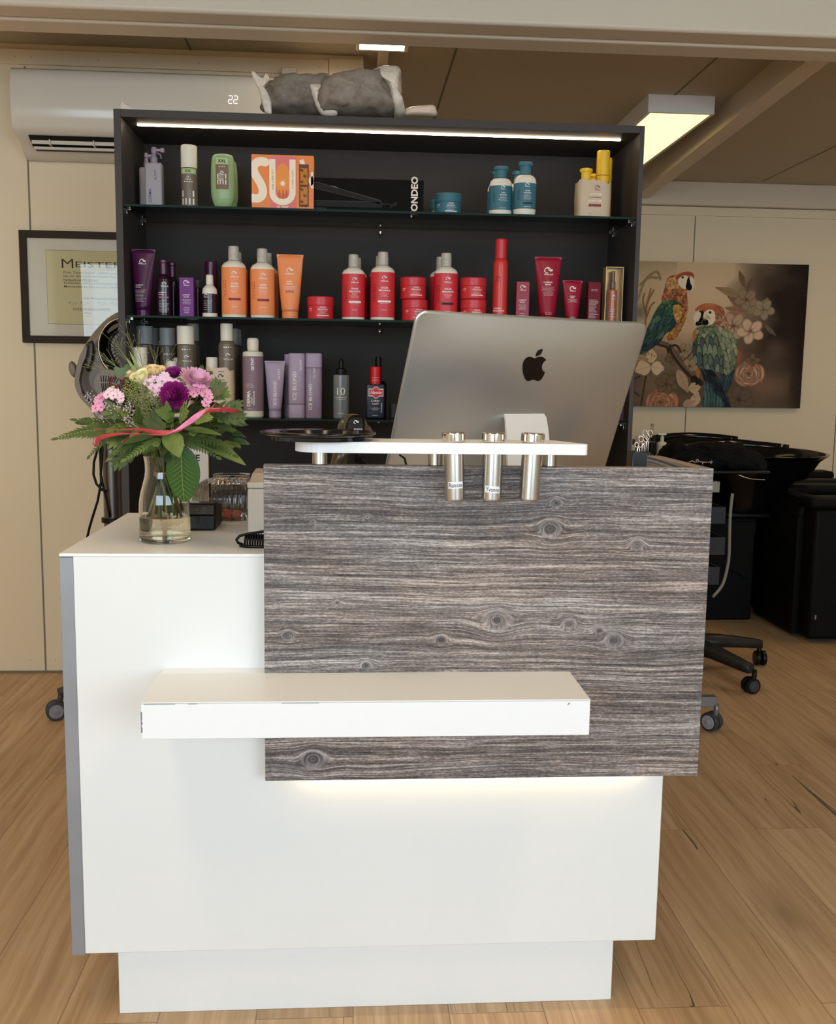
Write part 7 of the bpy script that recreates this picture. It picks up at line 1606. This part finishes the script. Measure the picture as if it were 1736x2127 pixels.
# plinth carrying both basins
g = G(); g.box(1.40, 2.08, 3.18, 4.30, 0.0, zb1 - .032, .01); pl2 = g.out('basin_plinth', MAT['black_soft']); tag(pl2, 'long black plinth cabinet under the two wash basins', 'cabinet')
g = G(); g.loft([[Vector((x, 3.16, z)) for x, z in P] for P in ([(1.62, .34), (1.72, .34), (1.90, .30), (2.05, .22), (2.07, .52), (1.62, .52)],)] + [[Vector((x, 3.179, z)) for x, z in [(1.62, .34), (1.72, .34), (1.90, .30), (2.05, .22), (2.07, .52), (1.62, .52)]]], True, True); g.out('plinth_cover', plain('charcoal_cover', 26, 25, 24, .8, spec=.1), pl2)
def wash_chair(dy, label):
    x0, y0 = 2.16, 2.70 + dy
    r = thing('wash_chair', label, 'salon chair', (2.6, y0 + .35, 0), 'black leather wash chairs')
    zt_ = A(1690, 1058, y=2.70).z
    for s_ in (0, 1):
        g = G(); yy = y0 + s_ * .58; g.box(x0, x0 + .85, yy, yy + .12, .02, zt_, .02, 3); g.out('side_panel', MAT['black_soft'], r)
        g = G(); g.box(x0 - .03, x0 + .80, yy - .01, yy + .14, zt_ + .0005, zt_ + .055, .022, 3); g.out('armrest', MAT['black_soft'], r)
    g = G(); g.box(x0 + .1, x0 + .80, y0 + .125, y0 + .575, .30, .46, .03, 3); g.out('seat', MAT['black_soft'], r)
    g = G(); g.prism([(x0 - .03, y0 + .13, zt_ - .05), (x0 + .01, y0 + .13, zt_ + .035), (x0 + .08, y0 + .13, zt_ + .045), (x0 + .26, y0 + .13, .48), (x0 + .16, y0 + .13, .42)], (0, .44, 0), .02, False); g.out('backrest', MAT['black_soft'], r)
    g = G(); g.box(x0 + .05, x0 + .8, y0 + .13, y0 + .57, 0, .29, .01); g.out('chair_base', MAT['black'], r)
    g = G(); g.box(x0 - .028, x0 + .02, y0 + .122, y0 + .576, .02, zt_ - .052, .006); g.out('rear_panel', MAT['black_soft'], r)
    return r
wc = wash_chair(0.0, 'near black leather wash chair at the right edge'); wash_chair(.86, 'far black leather wash chair behind the nearer one')
p = A(1693, 1282, y=2.70); g = G(); g.box(p.x - .004, p.x + .004, 2.6975, 2.6995, p.z - .010, p.z + .010); g.out('fabric_tab', plain('grey_red_tab', 150, 120, 116, .6), wc)
# hose hanging from the basin
g = G(); P = [A(u, v, y=2.9) for u, v in ((1521, 1025), (1517, 1060), (1515, 1100), (1514, 1150), (1510, 1180), (1500, 1215), (1480, 1240))]
g.tube(sm(P), .0078, 10); tag(g.out('water_hose', plain('pale_grey_hose', 150, 142, 128, .5)), 'pale grey hose hanging down beside the wash basin', 'hose')

# ================================================================== TOOL TROLLEY
ty = 2.30; tc = Vector((A(1472, 1200, y=ty).x - .10, ty, 0))
TR = thing('tool_trolley', 'dark grey tool trolley with stacked trays and star base right behind the counter', 'trolley', tc)
xR = lambda u, v: A(u, v, y=ty - .14).x; zT_ = lambda v: A(1480, v, y=ty - .14).z
tg = plain('anthracite_tray', 56, 56, 60, .6, spec=.2)
for k, (u, v0, v1) in enumerate(((1508, 1053, 1088), (1507, 1116, 1153), (1495, 1178, 1215))):
    x1_ = xR(u, v0); x0_ = x1_ - .36; z1_, z0_ = zT_(v0), zT_(v1); g = G()
    out_ = [(x0_, x1_)]; g.box(x0_, x1_, ty - .14, ty - .132, z0_, z1_, .002); g.box(x0_, x1_, ty + .132, ty + .14, z0_, z1_, .002); g.box(x0_, x0_ + .008, ty - .132, ty + .132, z0_, z1_, .002); g.box(x1_ - .008, x1_, ty - .132, ty + .132, z0_, z1_, .002); g.box(x0_ + .008, x1_ - .008, ty - .132, ty + .132, z0_, z0_ + .006)
    g.out('tray', tg, TR)
xc_ = xR(1496, 1030)
g = G(); g.box(xc_ - .012, xc_ + .010, ty - .02, ty + .02, zT_(1215), zT_(985), .003); g.box(xc_ - .28, xc_ - .258, ty - .02, ty + .02, zT_(1215), zT_(985), .003); g.out('upright', tg, TR)
g = G(); g.box(xR(1474, 995) - .22, xR(1492, 995) + .008, ty - .14, ty - .10, zT_(1023), zT_(1000), .003); g.out('drawer_front', plain('pale_tray_front', 150, 142, 130, .5), TR)
zt3 = zT_(976) ; g = G(); g.box(xc_ - .30, A(1588, 975, y=ty - .12).x, ty - .18, ty + .18, zt3 - .012, zt3, .004); g.out('top_tray', MAT['black'], TR)
g = G(); g.tube(sm([Vector((xc_ + .05, ty - .186, zt3 - .015)), Vector((xc_ + .10, ty - .19, zt3 - .03)), Vector((xc_ + .16, ty - .19, zt3 - .034))]), .0018, 8); g.out('rail', MAT['chrome'], TR)
g = G(); g.lathe([(.02, .13), (.02, zT_(1215))], tc, 24); g.lathe([(.045, .10), (.045, .14), (.02, .20)], tc, 28); g.out('column', MAT['black'], TR)
ec = A(1577, 1381, z=0.0)
for k in range(5):
    a = math.atan2(ec.y - tc.y, ec.x - tc.x) + 2 * PI * k / 5; L_ = math.hypot(ec.x - tc.x, ec.y - tc.y); e = tc + Vector((L_ * math.cos(a), L_ * math.sin(a), 0)); h0 = tc + Vector((0, 0, .145)); d_ = Vector((math.cos(a), math.sin(a), 0)); s_ = Vector((-d_.y, d_.x, 0)); rings = []
    for q, w_, zt__, zb__ in ((0.0, .045, .155, .10), (.5, .028, .142, .095), (.92, .020, .118, .082), (1.0, .018, .112, .080)):
        p = tc + d_ * L_ * q; rings.append([p + s_ * w_ + Vector((0, 0, zb__)), p - s_ * w_ + Vector((0, 0, zb__)), p - s_ * w_ * .8 + Vector((0, 0, zt__)), p + s_ * w_ * .8 + Vector((0, 0, zt__))])
    g = G(); g.loft(rings); g.out('base_arm', plain('black_base', 34, 33, 33, .45), TR); caster(TR, (e.x, e.y, 0), .032, a + 1.35, MAT['black'], MAT['dgrey'], MAT['black'])
# crumpled towel with pale print on the trolley
def tA(u, v, y=ty - .02): return A(u, v, y=y)
TW = thing('black_towel', 'crumpled black towel with pale printed pattern on top of the trolley', 'towel', (tA(1500, 970).x, ty, zt3))
P = [tA(u, v) for u, v in smooth2([(1372, 945), (1385, 925), (1405, 922), (1425, 935), (1450, 926), (1480, 924), (1510, 921), (1540, 925), (1565, 940), (1580, 958), (1584, 972), (1550, 976), (1500, 974), (1450, 972), (1400, 968), (1375, 962)], 3)]
P = sm(P, 3, True); g = G(); g.puff(P, .26, 22, wob=0, seed=11, flat=.7); crumple(g, .022, 17, 3.0)
for v_ in g.bm.verts: v_.co.z = max(v_.co.z, zt3 + .0008) if v_.co.x < A(1588, 975, y=ty - .12).x else v_.co.z
g.out('towel_cloth', MAT['black_cloth'], TW)
for k, Q in enumerate(([(1390, 962), (1410, 945), (1440, 938), (1470, 942)], [(1470, 935), (1500, 932), (1540, 945), (1575, 965)], [(1460, 958), (1500, 948), (1540, 955)], [(1420, 930), (1450, 940), (1500, 938)])):
    g = G(); g.tube(sm([tA(u, v, ty - .125) for u, v in Q]), [.010] * (4 * 3 + 1) if len(Q) == 4 else .010, 8); g.out('fold', MAT['black_cloth'], TW)
g = G(); cx_, cz_ = tA(1459, 960, ty - .20).x, tA(1459, 960, ty - .20).z
for pts in ([(1430, 960), (1438, 957), (1444, 961)], [(1445, 956), (1449, 954), (1451, 958), (1447, 960), (1445, 956)], [(1452, 959), (1460, 960), (1468, 960)], [(1459, 960), (1459, 965)], [(1470, 961), (1474, 959), (1477, 963)], [(1477, 957), (1479, 960), (1475, 962)]): g.tube([tA(u, v, ty - .168) for u, v in pts], .0022, 5)
g.out('printed_pattern', plain('pale_towel_print', 190, 170, 160, .7), TW, kind='stuff')

# ================================================================== SIDEBOARD WITH BOTTLES
sy_ = 2.86
p0 = A(1300, 946, y=sy_); SBD = thing('side_cabinet', 'low black side cabinet behind the display cabinet, carrying bottles', 'cabinet', (p0.x + .12, sy_ + .2, 0))
g = G(); g.box(p0.x - .1, 1.48, sy_ - .05, sy_ + .26, 0.0, p0.z - .02, .004); g.out('cabinet_body', MAT['black_soft'], SBD)
g = G(); g.box(p0.x - .11, 1.49, sy_ - .06, sy_ + .27, p0.z - .0198, p0.z, .002); g.out('cabinet_top', MAT['black'], SBD)
zs_ = p0.z + .0003
def bot(name, u0, u1, top, prof, mats, lab, cat='bottle', grp='bottles on the side cabinet', y=sy_):
    a, b = A(u0, top, y=y), A(u1, top, y=y); c = Vector(((a.x + b.x) / 2, y, zs_)); r = (b.x - a.x) / 2; h = a.z - zs_; t_ = thing(name, lab, cat, c, grp)
    for part, m_, pf in zip(('body', 'cap', 'label_band'), mats, prof): G().lathe([(x * r, z * h) for x, z in pf], c, 28, cap0=part != 'label_band', cap1=part != 'label_band').out(part, m_, t_)
    return t_, c, r, h
t_, c, r, h = bot('pump_bottle', 1365, 1386, 900, ([(.9, 0), (1, .02), (1, .50), (.8, .60), (.35, .64)], [(.34, .645), (.34, .86), (.2, .87), (.2, .92)]), (capw, capw), 'white pump bottle beside the black towel on the side cabinet')
g = G(); g.box(c.x - r * .9, c.x + r * .75, c.y - .008, c.y + .008, c.z + .925 * h, c.z + h, .002); g.out('pump_head', MAT['print_w'], t_)
bot('glass_bottle', 1345, 1364, 880, ([(.9, 0), (1, .015), (1, .46), (.82, .56), (.35, .62), (.26, .66), (.24, .99), (.1, 1.0)], [(.30, .94), (.30, 1.0)], [(1.01, .06), (1.02, .07), (1.02, .38), (1.01, .39)]), (thin_glass('clear_bottle_glass', (.9, .9, .86)), MAT['bowl'], MAT['black']), 'tall clear bottle with narrow neck and dark label on the side cabinet')
bot('pump_bottle', 1318, 1334, 904, ([(.9, 0), (1, .02), (1, .5), (.3, .58)], [(.3, .585), (.3, .9), (.75, .91), (.75, 1.0)]), (plain('purple_bottle', 70, 24, 60, .3), capw), 'purple pump bottle with white head on the side cabinet')
bot('small_bottle', 1311, 1321, 912, ([(.9, 0), (1, .02), (1, .6), (.5, .66)], [(.5, .665), (.5, 1.0)]), (capw, MAT['dgrey']), 'small white bottle with dark cap beside the cabinet edge')

# ================================================================== WHEELED STAND BEHIND THE COUNTER
sc0 = A(1478, 1518, z=0.0); st = Vector((.96, 1.40, 0))
SO = thing('rolling_stand', 'grey wheeled stand with flat steel feet, mostly hidden behind the counter', 'stand', st)
stl = plain('dull_steel_bar', 132, 132, 136, .35, metal=.6); pwd = plain('pale_wheel_disc', 160, 158, 164, .45)
for yy, x0_, x1_ in ((sc0.y + .01, .90, sc0.x + .012), (1.27, .90, 1.04)):
    g = G(); g.box(x0_, x1_, yy - .018, yy + .018, .088, .125, .003); g.out('foot_bar', stl, SO)
    for xx in (x0_ + .02, x1_ - .012): caster(SO, (xx, yy - .004, 0), .034, -.95 if xx > 1.2 else .5, MAT['dgrey'], pwd, stl)
g = G(); g.box(.93, .97, 1.289, sc0.y - .009, .09, .122, .003); g.out('cross_bar', stl, SO)
g = G(); g.lathe([(.018, .1225), (.018, .78)], (.95, 1.41, 0), 24); g.out('column', stl, SO)
g = G(); g.box(.88, 1.10, 1.26, 1.56, .7805, .80, .004); g.out('stand_tray', MAT['dgrey'], SO)

scene.cycles.transparent_max_bounces = 32
scene.cycles.transmission_bounces = 16
scene.cycles.max_bounces = 16
